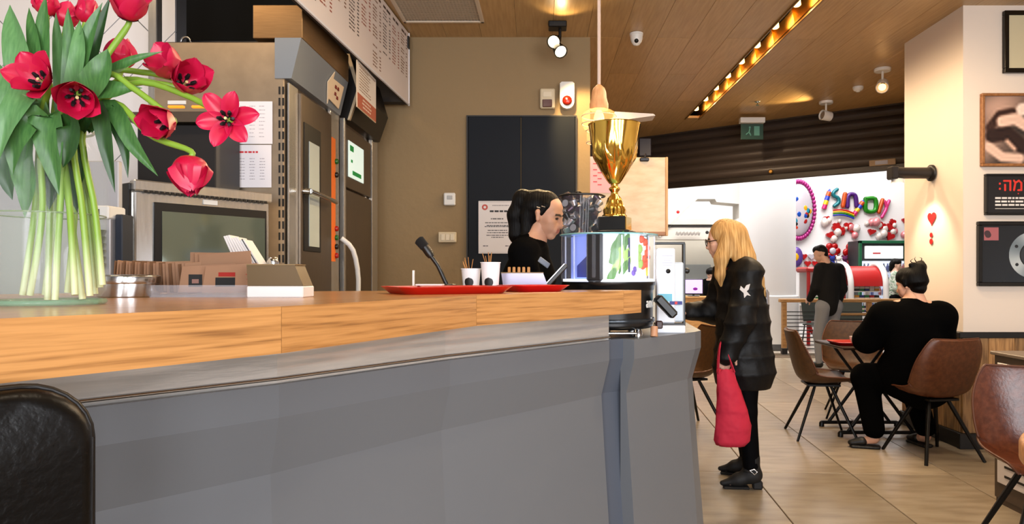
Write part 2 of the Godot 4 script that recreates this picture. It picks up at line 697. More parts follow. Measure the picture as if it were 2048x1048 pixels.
func build_ceiling():
	var root := Node3D.new()
	root.name = "ceiling"
	root.set_meta("kind", "structure")
	add_child(root)
	root.rotation.y = asin(0.0185)
	var slabm := mat("ceiling backing", Color(0.22, 0.15, 0.09), 0.8)
	put(root, "backing", nb().box(Vector3(0.06, 3.52, -3.9), Vector3(3.76, 0.16, 14.2)).box(Vector3(4.3, 3.52, -3.9), Vector3(4.3, 0.16, 14.2)).box(Vector3(2.05, 3.6, -3.9), Vector3(0.4, 0.06, 14.2)), slabm)
	var tones := []
	for k in 4:
		var f := 0.975 + 0.017 * k
		var t := grained("ceiling veneer %d" % k, [Color(0.655 * f, 0.525 * f, 0.34 * f), Color(0.71 * f, 0.575 * f, 0.385 * f), Color(0.75 * f, 0.62 * f, 0.43 * f)], Vector3(5.0, 5.0, 0.35), 0.36, 70 + k)
		tones.append(t)
	for k in 21:
		var x := (1.96 - 0.1525 - 0.305 * k) if k < 12 else (2.145 + 0.1525 + 0.305 * (k - 12))
		var m := nb().box(Vector3(0, 3.418, 0), Vector3(0.3035, 0.032, 2.1985), 0.0015).mesh()
		for r in 5:
			var o := put(root, "plank", m, tones[rng.randi() % 4])
			o.position = Vector3(x, 0, 0.5 - 1.1 - 2.2 * r - (1.1 if k % 2 else 0.0))
	for q in [[3.0, 1.2], [-9.2, -11.0]]:                  # planks that close the slot's ends
		put(root, "plank", nb().box(Vector3(2.0525, 3.418, (q[0] + q[1]) / 2), Vector3(0.184, 0.032, absf(q[0] - q[1])), 0.002), tones[1])
	# recessed slot with gold reflector cells and small lamps
	var slot := thing("slot_light", "long recessed ceiling slot lined in gold reflectors with a row of small warm lamps", "ceiling light", Vector3.ZERO)
	slot.rotation.y = root.rotation.y
	var gold := mat("gold reflector", Color(0.9, 0.68, 0.3), 0.25, 1.0)
	var black := mat("slot black", Color(0.012, 0.010, 0.008), 0.5)
	var zc := -6.2
	var zl := 6.1
	put(slot, "trim", nb().box(Vector3(1.963, 3.425, zc), Vector3(0.012, 0.075, zl)).box(Vector3(2.142, 3.425, zc), Vector3(0.012, 0.075, zl)), mat("slot trim", Color(0.55, 0.42, 0.22), 0.35, 0.8))
	put(slot, "housing", nb().box(Vector3(2.0525, 3.56, zc), Vector3(0.17, 0.012, zl)), black)
	var bulb := glow("slot lamp", Color(1.0, 0.78, 0.42), 10.0)
	for k in 12:
		var z := -3.5 - 0.5 * k
		var cell := nb()
		for q in [[0.0, 1.0], [PI, 1.0]]:                  # two scoops that close in round each lamp
			var rows := []
			for r in 7:
				var t := float(r) / 6.0
				var row := PackedVector3Array()
				for c in 13:
					var w := absf(c - 6) / 6.0
					var inn := 0.006 + 0.028 * w * w * w * t
					var sx := 1.0 if q[0] == 0.0 else -1.0
					row.append(Vector3(2.0525 - sx * (0.084 - inn), 3.41 + 0.13 * t, z + (c - 6) / 6.0 * 0.25))
				rows.append(row)
			cell.grid(rows, false, q[0] != 0.0)
		put(slot, "reflector", cell, gold)
		put(slot, "lamp", nb().lathe([Vector2(0.022, 3.455), Vector2(0.034, 3.465), Vector2(0.030, 3.50), Vector2(0.012, 3.55)], Vector3(2.0525, 0, z), 12), bulb)
		var wp: Vector3 = root.basis * Vector3(2.0525, 3.395, z)
		if k % 2 == 0:
			spot("slot_lamp_light", wp, wp + Vector3.DOWN, 88, Color(1.0, 0.88, 0.72), 2.1, 0.03)

func build_shutter():
	var dirp := (SHUT_B - SHUT_A).normalized()
	var ln := SHUT_A.distance_to(SHUT_B)
	var o := thing("roller_shutter", "dark brown slatted roller shutter half lowered across the entrance to the bright mall", "shutter", Vector3(SHUT_A.x, 2.6, -SHUT_A.y))
	o.rotation.y = atan2(dirp.y, dirp.x)
	var m := mat("shutter steel", Color(0.20, 0.165, 0.145), 0.5, 0.15)
	for k in 7:                                            # curved slats, the upper ones out of sight in the ceiling
		var y0 := 0.075 + 0.118 * k
		var prof := PackedVector2Array()
		for q in 9:
			var t := float(q) / 8
			prof.append(Vector2(0.004 + 0.028 * sin(PI * t), y0 + 0.12 * t))
		for q in 9:
			var t := 1.0 - float(q) / 8
			prof.append(Vector2(-0.012 + 0.028 * sin(PI * t) * 0.8, y0 + 0.12 * t))
		put(o, "slat", nb().slab(prof, Transform3D(Basis(Vector3(0, 0, 1), Vector3(0, 1, 0), Vector3(-1, 0, 0)), Vector3(ln, 0, 0)), ln), m)
	put(o, "bottom_rail", nb().box(Vector3(ln / 2, 0.035, 0), Vector3(ln, 0.075, 0.05), 0.006), mat("shutter rail", Color(0.14, 0.115, 0.10), 0.35, 0.3))
	var pl := put(o, "name_plate", nb().box(Vector3(3.42, 0.1, 0.03), Vector3(0.3, 0.075, 0.012), 0.003), mat("brass plate", Color(0.42, 0.34, 0.25), 0.4, 0.4))
	put(pl, "plate_sticker", nb().box(Vector3(3.41, 0.1, 0.038), Vector3(0.14, 0.045, 0.004)), mat("plate sticker", Color(0.55, 0.55, 0.62), 0.5))
	put(o, "lock", nb().lathe([Vector2(0.03, 0), Vector2(0.03, 0.02), Vector2(0.02, 0.025)], Vector3(2.05, 0.11, 0.02), 12, Basis(Vector3.RIGHT, PI / 2)), mat("brass", Color(0.6, 0.45, 0.22), 0.35, 0.9))
	# guide posts at both ends
	struct("trim_1", nb().slab(plan([[4.3, 8.28], [4.78, 8.28], [4.78, 7.98], [4.3, 7.98]]), upright(0), 3.42), m)
	# the mall-side wall above the shutter
	var up := nb()
	var nn := Vector2(-dirp.y, dirp.x) * 0.2
	var a := SHUT_A + Vector2(-dirp.y, dirp.x) * 0.06
	var b := SHUT_B + Vector2(-dirp.y, dirp.x) * 0.06
	if nn.y < 0:
		nn = -nn
		a = SHUT_A - Vector2(-dirp.y, dirp.x) * 0.06
		b = SHUT_B - Vector2(-dirp.y, dirp.x) * 0.06
	up.slab(plan([[a.x, a.y], [b.x, b.y], [b.x + nn.x, b.y + nn.y], [a.x + nn.x, a.y + nn.y]]), upright(3.0), 2.2)
	up.slab(plan([[-3, 10.9], [1.4, 10.9], [1.4, 11.1], [-3, 11.1]]), upright(0), 5.2)
	up.slab(plan([[4.7, 8.1], [13, 8.1], [13, 8.3], [4.7, 8.3]]), upright(0), 5.2)
	struct("wall_mall_front", up, mat("mall white paint"))

func build_diamonds():                                     # white wall of large tiles laid on the diagonal, left of the oven
	var d := 4.25
	var root := struct("wall_tiled", nb().box(Vector3(-3.43, 1.6, -d - 0.08), Vector3(2.3, 3.2, 0.12)), mat("tile grout", Color(0.42, 0.42, 0.43), 0.8))
	var m := mat("white wall tile", Color(0.86, 0.86, 0.88), 0.25)
	var lim := PackedVector2Array([Vector2(-4.58, 0.9), Vector2(-2.28, 0.9), Vector2(-2.28, 3.2), Vector2(-4.58, 3.2)])
	var s := 0.42
	for i in range(-8, 9):
		for j in range(-8, 9):
			var c := Vector2(-3.2, 2.1) + Vector2(i - j, i + j) * s * 0.5
			var e := s * 0.5 - 0.004
			var dia := PackedVector2Array([c + Vector2(-e, 0), c + Vector2(0, -e), c + Vector2(e, 0), c + Vector2(0, e)])
			for poly in Geometry2D.intersect_polygons(dia, lim):
				if poly.size() >= 3:
					put(root, "tile", nb().slab(poly, Transform3D(Basis.IDENTITY, Vector3(0, 0, -d - 0.022)), 0.016), m)

# ---------------------------------------------------------------- the counter
const BAR_TOP := 1.2675
const BAR_T := 0.0935
const BASE_TOP := 1.06
var front := [Vector2(-1.32, 0.205), Vector2(-0.534, 1.393), Vector2(-0.225, 2.146), Vector2(0.38, 2.91)]
var back := [Vector2(-2.3, 0.3), Vector2(-1.75, 2.35), Vector2(-0.75, 2.75), Vector2(0.2, 2.985)]

func build_counter():
	var woods := []
	for k in 4:
		var w := grained("bar oak %d" % k, [Color(0.52, 0.34, 0.17), Color(0.69, 0.48, 0.26), Color(0.77, 0.55, 0.315), Color(0.73, 0.51, 0.28)], Vector3(0.4, 11.0, 11.0), 0.3, 80 + 3 * k)
		w.clearcoat_enabled = true
		w.clearcoat = 0.5
		w.clearcoat_roughness = 0.18
		woods.append(w)
	var bar := thing("bar_counter", "thick honey-coloured wooden bar top that zigzags along the front of the counter", "bar top", Vector3(-0.6, BAR_TOP - BAR_T, -1.6))
	# planks: each between two cuts across the bar; 3 pieces deep so that the top shows boards
	var cuts := [0.0, 1.0, 2.0, 2.86, 3.0]
	for k in 4:
		var f0 := along(front, cuts[k])
		var f1 := along(front, cuts[k + 1])
		var b0 := along(back, cuts[k])
		var b1 := along(back, cuts[k + 1])
		for q in [[0.0, 0.13], [0.13, 0.5], [0.5, 1.0]]:
			var pl := [f0.lerp(b0, q[0]), f1.lerp(b1, q[0]), f1.lerp(b1, q[1]), f0.lerp(b0, q[1])]
			var mid: Vector2 = (pl[0] + pl[1]) / 2
			var dir: Vector2 = (pl[1] - pl[0]).normalized()
			var loc := PackedVector2Array()
			for p in pl:
				var r: Vector2 = p - mid
				loc.append(Vector2(r.dot(dir), r.dot(Vector2(-dir.y, dir.x))))
			var o := put(bar, "board", nb().slab(inset(loc, 0.0006), Transform3D(Basis(Vector3.RIGHT, Vector3(0, 0, -1), Vector3(0, 1, 0)), Vector3.ZERO), BAR_T), woods[(k + int(q[0] * 8)) % 4 if k < 3 else 3])
			o.position = Vector3(mid.x, BAR_TOP - BAR_T, -mid.y) - bar.position
			o.rotation.y = atan2(dir.y, dir.x)
	# grey base: a folded profile swept along the counter's line
	var grey := mat("grey lacquer", Color(0.43, 0.44, 0.455), 0.42)
	grey.metallic = 0.15
	grey.roughness_texture = noise(0.008, 91, [Color(0.75, 0.75, 0.75), Color(1, 1, 1)], 512, 3)
	grey.uv1_triplanar = true
	var base := thing("counter_base", "grey lacquered counter base with folded facets standing under the wooden bar", "counter", Vector3(-0.3, 0, -2.2))
	var line := [Vector2(-1.9, 0.366), Vector2(-0.668, 1.726), Vector2(-0.317, 2.22), Vector2(0.244, 2.88)]
	wput(base, "panel", folded(line, 0.0), grey)
	var gl := [Vector2(0.244, 2.88), Vector2(0.249, 2.886), Vector2(0.352, 2.925), Vector2(0.357, 2.93)]
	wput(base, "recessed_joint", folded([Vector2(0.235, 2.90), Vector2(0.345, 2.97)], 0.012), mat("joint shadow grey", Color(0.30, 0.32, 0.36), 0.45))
	wput(base, "end_panel", folded([Vector2(0.352, 2.925), Vector2(0.69, 3.325), Vector2(0.735, 3.41), Vector2(0.80, 4.35)], 0.0), grey)
	wput(base, "ledge", nb().slab(plan([[-1.96, 0.40], [-0.73, 1.76], [-0.37, 2.26], [0.20, 2.93], [0.30, 2.975], [0.64, 3.36], [0.68, 3.43], [0.745, 4.34], [0.1, 4.34], [0.1, 3.3], [-0.6, 2.75], [-1.5, 2.3], [-2.3, 0.4]]), upright(BASE_TOP - 0.0305), 0.03), steel("counter steel", Color(0.62, 0.62, 0.63), 0.28))
	# stainless band between base and bar
	var st := steel("bar steel", Color(0.84, 0.835, 0.82), 0.17, Vector3(0.5, 4, 0.5))
	st.metallic = 0.6
	st.heightmap_enabled = true
	st.heightmap_scale = 0.6
	st.heightmap_texture = noise(0.008, 71, [], 256, 3, 10.0)
	var band := thing("steel_band", "brushed stainless steel band between the grey base and the wooden bar", "steel panel", Vector3(-0.3, BASE_TOP, -2.2))
	var bl := [Vector2(-1.9, 0.40), Vector2(-0.68, 1.745), Vector2(-0.335, 2.24), Vector2(0.245, 2.915), Vector2(0.10, 3.0), Vector2(-0.45, 2.42), Vector2(-0.8, 1.85), Vector2(-2.0, 0.46)]
	wput(band, "panel", nb().slab(plan(bl), upright(BASE_TOP), BAR_TOP - BAR_T - BASE_TOP - 0.001), st)
	wput(band, "bead", folded_bead([Vector2(-1.9, 0.39), Vector2(-0.676, 1.738), Vector2(-0.329, 2.234), Vector2(0.248, 2.908)]), mat("polished bead", Color(0.78, 0.78, 0.77), 0.15, 1.0))

func along(pts: Array, t: float) -> Vector2:
	var k := mini(int(t), pts.size() - 2)
	return pts[k].lerp(pts[k + 1], t - k)

func inset(p: PackedVector2Array, by: float) -> PackedVector2Array:
	var r := Geometry2D.offset_polygon(p, -by, Geometry2D.JOIN_MITER)
	return r[0] if r.size() else p

func offset_line(line: Array, by: float) -> Array:         # moves a plan line to its inner side (away from the guests)
	var r := []
	for k in line.size():
		var a: Vector2 = line[maxi(k - 1, 0)]
		var b: Vector2 = line[mini(k + 1, line.size() - 1)]
		var d1: Vector2 = (line[k] - a).normalized() if k > 0 else (b - line[k]).normalized()
		var d2: Vector2 = (b - line[k]).normalized() if k + 1 < line.size() else d1
		var n := (Vector2(-d1.y, d1.x) + Vector2(-d2.y, d2.x)).normalized()
		r.append(line[k] + n * by / maxf(0.5, n.dot(Vector2(-d1.y, d1.x))))
	return r

func folded(line: Array, back_by: float) -> B:             # vertical band, then in, then flaring out to the floor
	var b := nb()
	var prof := [[BASE_TOP - 0.03, 0.03], [BASE_TOP, 0.0], [BASE_TOP - 0.082, 0.0], [BASE_TOP - 0.228, 0.040], [0.62, 0.026], [0.12, -0.012], [0.0, -0.012]]
	var lines := []
	for p in prof:
		lines.append(offset_line(line, p[1] + back_by))
	for k in range(1, prof.size() - 1):
		for q in line.size() - 1:
			var a: Vector2 = lines[k][q]
			var c: Vector2 = lines[k][q + 1]
			var a2: Vector2 = lines[k + 1][q]
			var c2: Vector2 = lines[k + 1][q + 1]
			b.quad(Vector3(a2.x, prof[k + 1][0], -a2.y), Vector3(c2.x, prof[k + 1][0], -c2.y), Vector3(c.x, prof[k][0], -c.y), Vector3(a.x, prof[k][0], -a.y))
	# the back of the sheet, so that it has thickness
	var inner := offset_line(line, 0.07 + back_by)
	for q in line.size() - 1:
		var a: Vector2 = inner[q]
		var c: Vector2 = inner[q + 1]
		b.quad(Vector3(c.x, 0, -c.y), Vector3(a.x, 0, -a.y), Vector3(a.x, BASE_TOP, -a.y), Vector3(c.x, BASE_TOP, -c.y))
		var oa: Vector2 = lines[1][q]
		var oc: Vector2 = lines[1][q + 1]
		b.quad(Vector3(oa.x, BASE_TOP, -oa.y), Vector3(oc.x, BASE_TOP, -oc.y), Vector3(c.x, BASE_TOP, -c.y), Vector3(a.x, BASE_TOP, -a.y))
	for e in [0, line.size() - 1]:
		var poly := []
		for k in range(1, prof.size()):
			poly.append(Vector3(lines[k][e].x, prof[k][0], -lines[k][e].y))
		for k in range(1, poly.size()):
			b.facet([poly[k - 1], poly[k], Vector3(inner[e].x, poly[k].y, -inner[e].y), Vector3(inner[e].x, poly[k - 1].y, -inner[e].y)], (Vector3(line[0].x - line[1].x, 0, line[1].y - line[0].y)) * (1 if e == 0 else -1))
	return b

func folded_bead(line: Array) -> B:
	var pts := []
	for p in line:
		pts.append(Vector3(p.x, BASE_TOP + 0.012, -p.y))
	return nb().tube(pts, 0.004, 8)

# ---------------------------------------------------------------- the kitchen
func onx(px: float, py: float, x: float) -> Vector3:       # the spot of the plane at x seen there
	return at(px, py, x * F / (px - 1100.0))

func xface(b: B, x: float, px0: float, px1: float, y0: float, y1: float, thick := 0.02, bev := 0.003) -> B:   # a plate on a face that looks towards +x
	var z0 := onx(px0, 0, x).z
	var z1 := onx(px1, 0, x).z
	return b.box(Vector3(x + thick / 2, (y0 + y1) / 2, (z0 + z1) / 2), Vector3(thick, y1 - y0, absf(z1 - z0)), bev)

func build_kitchen():
	var st := steel("oven steel", Color(0.74, 0.66, 0.56), 0.34, Vector3(0.5, 0.5, 8))
	var dk := steel("oven door steel", Color(0.45, 0.40, 0.35), 0.36, Vector3(0.5, 0.5, 8))
	var bright := steel("bright steel", Color(0.80, 0.79, 0.77), 0.25, Vector3(6, 0.5, 6))
	var black := mat("black plastic", Color(0.02, 0.02, 0.022), 0.4)
	var whitep := mat("white plastic", Color(0.85, 0.85, 0.84), 0.4)
	var xf := -1.46
	# tall rack oven
	var ov := thing("rack_oven", "tall stainless rack oven with grey sloping hood and narrow glass door", "oven", Vector3(-1.83, 0, -4.32))
	wput(ov, "body", nb().box(Vector3(-1.83, 1.31, -4.32), Vector3(0.72, 2.62, 0.9), 0.006), st)
	wput(ov, "exhaust_box", nb().box(Vector3(-1.51, 2.735, -4.325), Vector3(0.275, 0.185, 0.89), 0.003), steel("bronze steel", Color(0.60, 0.48, 0.34), 0.32))
	var hood := nb().slab(PackedVector2Array([Vector2(-1.52, 2.64), Vector2(-1.374, 2.64), Vector2(-1.428, 2.416), Vector2(-1.52, 2.416)]), Transform3D(Basis.IDENTITY, Vector3(0, 0, -4.765)), 0.9)
	wput(ov, "hood", hood, mat("hood blue grey", Color(0.50, 0.53, 0.565), 0.4, 0.3))
	wput(ov, "corner_post", xface(nb(), xf, 574, 592, 0.1, 2.40, 0.012), bright)
	var vents := nb()
	for k in 19:
		for q in 2:
			vents.box(Vector3(-1.492 + 0.02 * q - 0.003, 2.35 - 0.062 * k, -3.869), Vector3(0.010, 0.042, 0.004))
	wput(ov, "vent_slots", vents, black).set_meta("kind", "stuff")
	var door := wput(ov, "door", xface(nb(), xf, 592.5, 654, 0.25, 2.38, 0.03, 0.005), dk)
	wput(door, "window_frame", xface(nb(), xf + 0.03, 607, 640, 1.47, 2.22, 0.006), black)
	wput(door, "window_glass", xface(nb(), xf + 0.036, 618, 638, 1.50, 2.12, 0.003, 0.0), mat("oven glass", Color(0.66, 0.70, 0.70), 0.1))
	var hz := -4.06
	wput(door, "handle", nb().tube([Vector3(-1.43, 1.815, hz), Vector3(-1.385, 1.815, hz)], 0.018, 10).tube(sp([Vector3(-1.385, 1.815, hz + 0.01), Vector3(-1.38, 1.81, -4.2), Vector3(-1.38, 1.80, -4.52)], 8), 0.014, 10), mat("polished bead", Color(0.78, 0.78, 0.77), 0.15, 1.0))
	var strip := wput(ov, "control_strip", xface(nb(), xf, 655, 672, 0.2, 2.42, 0.02), bright)
	wput(strip, "orange_panel", xface(nb(), xf + 0.02, 658, 670, 1.42, 2.24, 0.004, 0.0), mat("orange panel", Color(0.85, 0.42, 0.12), 0.5))
	for k in 6:
		var yy := 1.46 + 0.06 * k if k < 4 else 2.0 + 0.09 * (k - 4)
		var bp := onx(664, 0, xf)
		wput(strip, "button", nb().lathe([Vector2(0.018, 0), Vector2(0.018, 0.014), Vector2(0.012, 0.018)], Vector3(xf + 0.024, yy, bp.z), 10, Basis(Vector3(0, 0, 1), -PI / 2)), mat("button %d" % (k % 3), [Color(0.6, 0.05, 0.04), Color(0.03, 0.03, 0.03), Color(0.05, 0.35, 0.12)][k % 3], 0.35))
	# arrow card stuck to the hood's slope
	var hn := Vector3(0.224, -0.054, 0).normalized()
	var ht := Transform3D(Basis(Vector3(0, 0, -1), Vector3(0.054, 0.224, 0).normalized(), hn), Vector3(-1.401, 2.53, -4.53) + hn * 0.004)
	var arrow := thing("arrow_card", "cream arrow-shaped card pointing left on the grey oven hood", "sign", Vector3(-1.40, 2.53, -4.53))
	wput(arrow, "card", nb().slab(PackedVector2Array([Vector2(-0.15, 0.01), Vector2(-0.07, 0.10), Vector2(-0.07, 0.055), Vector2(0.15, 0.06), Vector2(0.15, -0.09), Vector2(-0.07, -0.075), Vector2(-0.07, -0.11)]), ht, 0.006), mat("cream card", Color(0.87, 0.78, 0.66), 0.6))
	var am := nb()
	for q in [[0.0, 0.02], [0.05, 0.02], [0.02, -0.02], [0.07, -0.035]]:
		am.box(ht * Vector3(q[0], q[1], 0.007), Vector3(0.003, 0.022, 0.035), 0.0, Basis.IDENTITY)
	wput(arrow, "print", am, mat("dark red ink", Color(0.45, 0.08, 0.05), 0.6))
	# second cabinet towards the back wall
	var pr := thing("proofing_cabinet", "stainless proofing cabinet with touch screen between the rack oven and the back wall", "cabinet", Vector3(-1.83, 0, -5.36))
	wput(pr, "body", nb().box(Vector3(-1.84, 1.3, -5.37), Vector3(0.74, 2.6, 0.97), 0.006), st)
	wput(pr, "hood", nb().slab(PackedVector2Array([Vector2(-1.6, 2.86), Vector2(-1.40, 2.86), Vector2(-1.33, 2.62), Vector2(-1.40, 2.42), Vector2(-1.6, 2.42)]), Transform3D(Basis.IDENTITY, Vector3(0, 0, -5.75)), 0.86), mat("dark hood", Color(0.10, 0.085, 0.07), 0.4, 0.4))
	wput(pr, "hood_rim", nb().slab(PackedVector2Array([Vector2(-1.52, 2.87), Vector2(-1.395, 2.87), Vector2(-1.322, 2.62), Vector2(-1.395, 2.41), Vector2(-1.41, 2.41), Vector2(-1.345, 2.62), Vector2(-1.415, 2.85), Vector2(-1.52, 2.85)]), Transform3D(Basis.IDENTITY, Vector3(0, 0, -4.90)), 0.03), mat("cream rim", Color(0.72, 0.64, 0.52), 0.45, 0.3))
	wput(pr, "control_panel", xface(nb(), xf, 682, 735, 1.95, 2.38, 0.025), dk)
	var scr := wput(pr, "screen", xface(nb(), xf + 0.025, 696, 726, 2.03, 2.29, 0.006), glow("screen white", Color(0.80, 0.88, 0.86), 0.55))
	wput(scr, "screen_icons", xface(xface(xface(nb(), xf + 0.031, 700, 707, 2.22, 2.26, 0.002, 0.0), xf + 0.031, 705, 722, 2.055, 2.085, 0.002, 0.0), xf + 0.031, 702, 705, 2.14, 2.16, 0.002, 0.0), mat("screen green", Color(0.05, 0.62, 0.3), 0.5))
	wput(pr, "door", xface(nb(), xf, 683, 735, 0.15, 1.93, 0.03, 0.005), dk)
	wput(pr, "corner_post", xface(nb(), xf, 737, 748, 0.05, 2.42, 0.03), bright)
	wput(pr, "edge_strip", xface(nb(), xf, 678.5, 682, 0.05, 2.42, 0.035), bright)
	var hp := onx(694, 0, -1.38)
	wput(pr, "handle", nb().tube(sp([Vector3(-1.42, 1.58, hp.z), Vector3(-1.35, 1.50, hp.z - 0.04), Vector3(-1.33, 1.3, hp.z - 0.1), Vector3(-1.36, 1.1, hp.z - 0.14), Vector3(-1.43, 1.02, hp.z - 0.15)], 12), 0.017, 8), whitep)
	# poster over the cabinet's hood
	var im := canvas(256, 256, Color(0.93, 0.90, 0.86))
	for k in 9:
		words_on(im, 24, 22 + 16 * k, 200, 6, Color(0.55, 0.43, 0.34))
	im.fill_rect(Rect2i(14, 14, 228, 5), Color(0.6, 0.48, 0.38))
	im.fill_rect(Rect2i(0, 176, 256, 80), Color(0.74, 0.40, 0.30))
	for k in 3:
		words_on(im, 40, 190 + 20 * k, 170, 9, Color(0.92, 0.85, 0.78), true)
	var po := thing("notice_poster", "white and brick-red notice hanging over the proofing cabinet's hood", "poster", Vector3(-1.305, 2.465, -4.98))
	wput(po, "card", nb().box(Vector3(-1.305, 2.628, -4.98), Vector3(0.008, 0.325, 0.51), 0.002), mat("cream card", Color(0.87, 0.78, 0.66), 0.6))
	wput(po, "print", nb().quad(Vector3(-1.3, 2.47, -4.73), Vector3(-1.3, 2.47, -5.23), Vector3(-1.3, 2.786, -5.23), Vector3(-1.3, 2.786, -4.73)), printed("notice print", im))
	# deck oven set at the counter's angle
	var dl := 0.683
	var dt := Transform3D(Basis(Vector3.UP, atan2(0.55, 0.395)), Vector3(-1.885, 0, -3.15))
	var dv := thing("deck_oven", "stainless bread oven with wide dark glass door and a row of vent holes", "oven", dt.origin, atan2(0.55, 0.395))
	put(dv, "body", nb().box(Vector3(dl / 2, 1.25, -0.13), Vector3(dl, 1.0, 0.24), 0.006), bright)
	put(dv, "side_panel", nb().box(Vector3(-0.006, 1.25, -0.03), Vector3(0.012, 0.99, 0.06), 0.003), black)
	for q in [[0.04, -0.04], [dl - 0.04, -0.04], [0.04, -0.22], [dl - 0.04, -0.22]]:
		put(dv, "leg", nb().box(Vector3(q[0], 0.375, q[1]), Vector3(0.05, 0.75, 0.05)), dk)
	put(dv, "front_frame", nb().box(Vector3(dl / 2, 1.24, 0.0), Vector3(dl - 0.02, 0.94, 0.03), 0.006), bright)
	put(dv, "top_rail", nb().box(Vector3(dl / 2, 1.735, 0.006), Vector3(dl, 0.05, 0.05), 0.006), bright)
	var vh := nb()
	for k in 26:
		vh.box(Vector3(0.05 + k * 0.0238, 1.708, 0.03), Vector3(0.013, 0.013, 0.006))
	put(dv, "vent_holes", vh, black).set_meta("kind", "stuff")
	var dd := put(dv, "door", nb().box(Vector3(dl * 0.544, 1.43, 0.018), Vector3(dl * 0.83, 0.47, 0.012), 0.003), black)
	put(dd, "door_glass", nb().box(Vector3(dl * 0.56, 1.42, 0.025), Vector3(dl * 0.76, 0.41, 0.004)), mat("oven door glass", Color(0.43, 0.46, 0.40), 0.08, 0.4))
	put(dd, "door_handle", nb().tube([Vector3(0.08, 1.15, 0.06), Vector3(dl - 0.08, 1.15, 0.06)], 0.012, 8), bright)
	put(dv, "badge", nb().box(Vector3(dl * 0.52, 1.685, 0.018), Vector3(0.07, 0.022, 0.006)), whitep)
	# sheets taped to the oven's side
	for k in 2:
		var im2 := canvas(256, 190, Color(0.90, 0.89, 0.91))
		if k == 0:
			for c in 5:
				for r in 9:
					words_on(im2, 30 + c * 42, 20 + r * 17, 34, 3, Color(0.66, 0.64, 0.68))
		else:
			im2.fill_rect(Rect2i(20, 12, 30, 30), Color(0.10, 0.09, 0.10))
			im2.fill_rect(Rect2i(26, 22, 18, 3), Color(0.8, 0.8, 0.8))
			words_on(im2, 70, 28, 150, 8, Color(0.80, 0.20, 0.24), true, 0.95)
			for c in 5:
				for r in 8:
					words_on(im2, 24 + c * 44, 60 + r * 13, 34, 3, Color(0.62, 0.60, 0.64), true)
		var a := at(428 if k == 0 else 425, 203 if k == 0 else 290, 3.862)
		var c2 := at(545 if k == 0 else 543, 288 if k == 0 else 375, 3.862)
		var pp := thing("taped_sheet", ["white printed sheet taped higher on the rack oven's side", "white sheet with black square and red heading taped below another on the oven's side"][k], "paper", Vector3(a.x, c2.y, a.z))
		wput(pp, "sheet", nb().box((a + c2) / 2, Vector3(c2.x - a.x, a.y - c2.y, 0.003)), mat("paper", Color(0.88, 0.88, 0.89), 0.7))
		wput(pp, "print", nb().quad(Vector3(a.x, c2.y, a.z + 0.0025), Vector3(c2.x, c2.y, a.z + 0.0025), Vector3(c2.x, a.y, a.z + 0.0025), Vector3(a.x, a.y, a.z + 0.0025)), printed("sheet print %d" % k, im2))
	# shelf with heat lamps and the dark cabinet below it, left of the rack oven
	var sh := thing("heated_shelf", "steel heated shelf glowing orange underneath, behind the tulips", "shelf", Vector3(-2.2, 2.0, -3.7))
	wput(sh, "shelf_body", nb().slab(PackedVector2Array([Vector2(0.0, 2.22), Vector2(0.05, 2.22), Vector2(0.05, 2.2), Vector2(0.34, 2.15), Vector2(0.34, 2.10), Vector2(0.0, 2.10)]), Transform3D(Basis(Vector3(0, 0, 1), Vector3.UP, Vector3(-1, 0, 0)), Vector3(-1.70, 0, -3.86)), 0.42), dk)
	for k in 3:
		wput(sh, "heat_lamp", nb().box(Vector3(-2.02 + 0.12 * k, 2.185, -3.56), Vector3(0.08, 0.012, 0.02), 0.003), glow("heat lamp", Color(1.0, 0.5, 0.12), 1.5))
	wput(sh, "label_strip", nb().box(at(354, 205, 3.50), Vector3(0.09, 0.018, 0.006)), whitep)
	var dc := thing("dark_cabinet", "dark grey steel box standing on the bread oven under the heated shelf", "cabinet", Vector3(-1.94, 1.755, -3.6))
	wput(dc, "body", nb().box(Vector3(-1.90, 1.925, -3.70), Vector3(0.40, 0.34, 0.28), 0.005), mat("dark cabinet paint", Color(0.11, 0.10, 0.10), 0.45, 0.2))
	wput(dc, "handle", nb().tube([at(381, 310, 3.53), at(383, 345, 3.53)], 0.007, 6), bright)
	struct("trim_2", nb().box(Vector3(-2.245, 1.9, -3.98), Vector3(0.05, 3.8, 0.06), 0.004), bright)
	# pipework in the dark void above the oven
	var pi := thing("vent_pipe", "thin grey pipe with a ring running over the rack oven's top", "pipe", Vector3(-2.2, 2.62, -4.6))
	wput(pi, "pipe", nb().tube([Vector3(-2.75, 2.84, -4.55), Vector3(-1.80, 2.84, -4.55)], 0.015, 8).tube([Vector3(-1.85, 2.63, -4.55), Vector3(-1.85, 2.90, -4.55)], 0.022, 8), mat("grey pipe", Color(0.24, 0.24, 0.25), 0.4, 0.6))
	var ring := []
	for k in 17:
		ring.append(Vector3(-2.08 + cos(TAU * k / 16) * 0.028, 2.662 + sin(TAU * k / 16) * 0.028, -4.0))
	wput(pi, "ring", nb().tube(ring, 0.007, 6), mat("ring steel", Color(0.6, 0.6, 0.6), 0.3, 1.0))
	# cup station left of the deck oven
	var cs := thing("cup_station", "silver cup station with black cups stacked sideways, seen beside the vase", "dispenser", Vector3(-2.0, 0, -2.95))
	var cx := -1.835
	wput(cs, "cabinet", nb().box(Vector3(cx - 0.1, 0.62, -2.95), Vector3(0.42, 1.24, 0.3), 0.006), bright)
	wput(cs, "column", nb().box(Vector3(cx, 1.41, -2.92), Vector3(0.075, 0.34, 0.12), 0.004), mat("pale steel", Color(0.75, 0.75, 0.77), 0.35, 0.5))
	wput(cs, "display", nb().box(Vector3(cx, 1.585, -2.90), Vector3(0.085, 0.055, 0.12), 0.006), whitep)
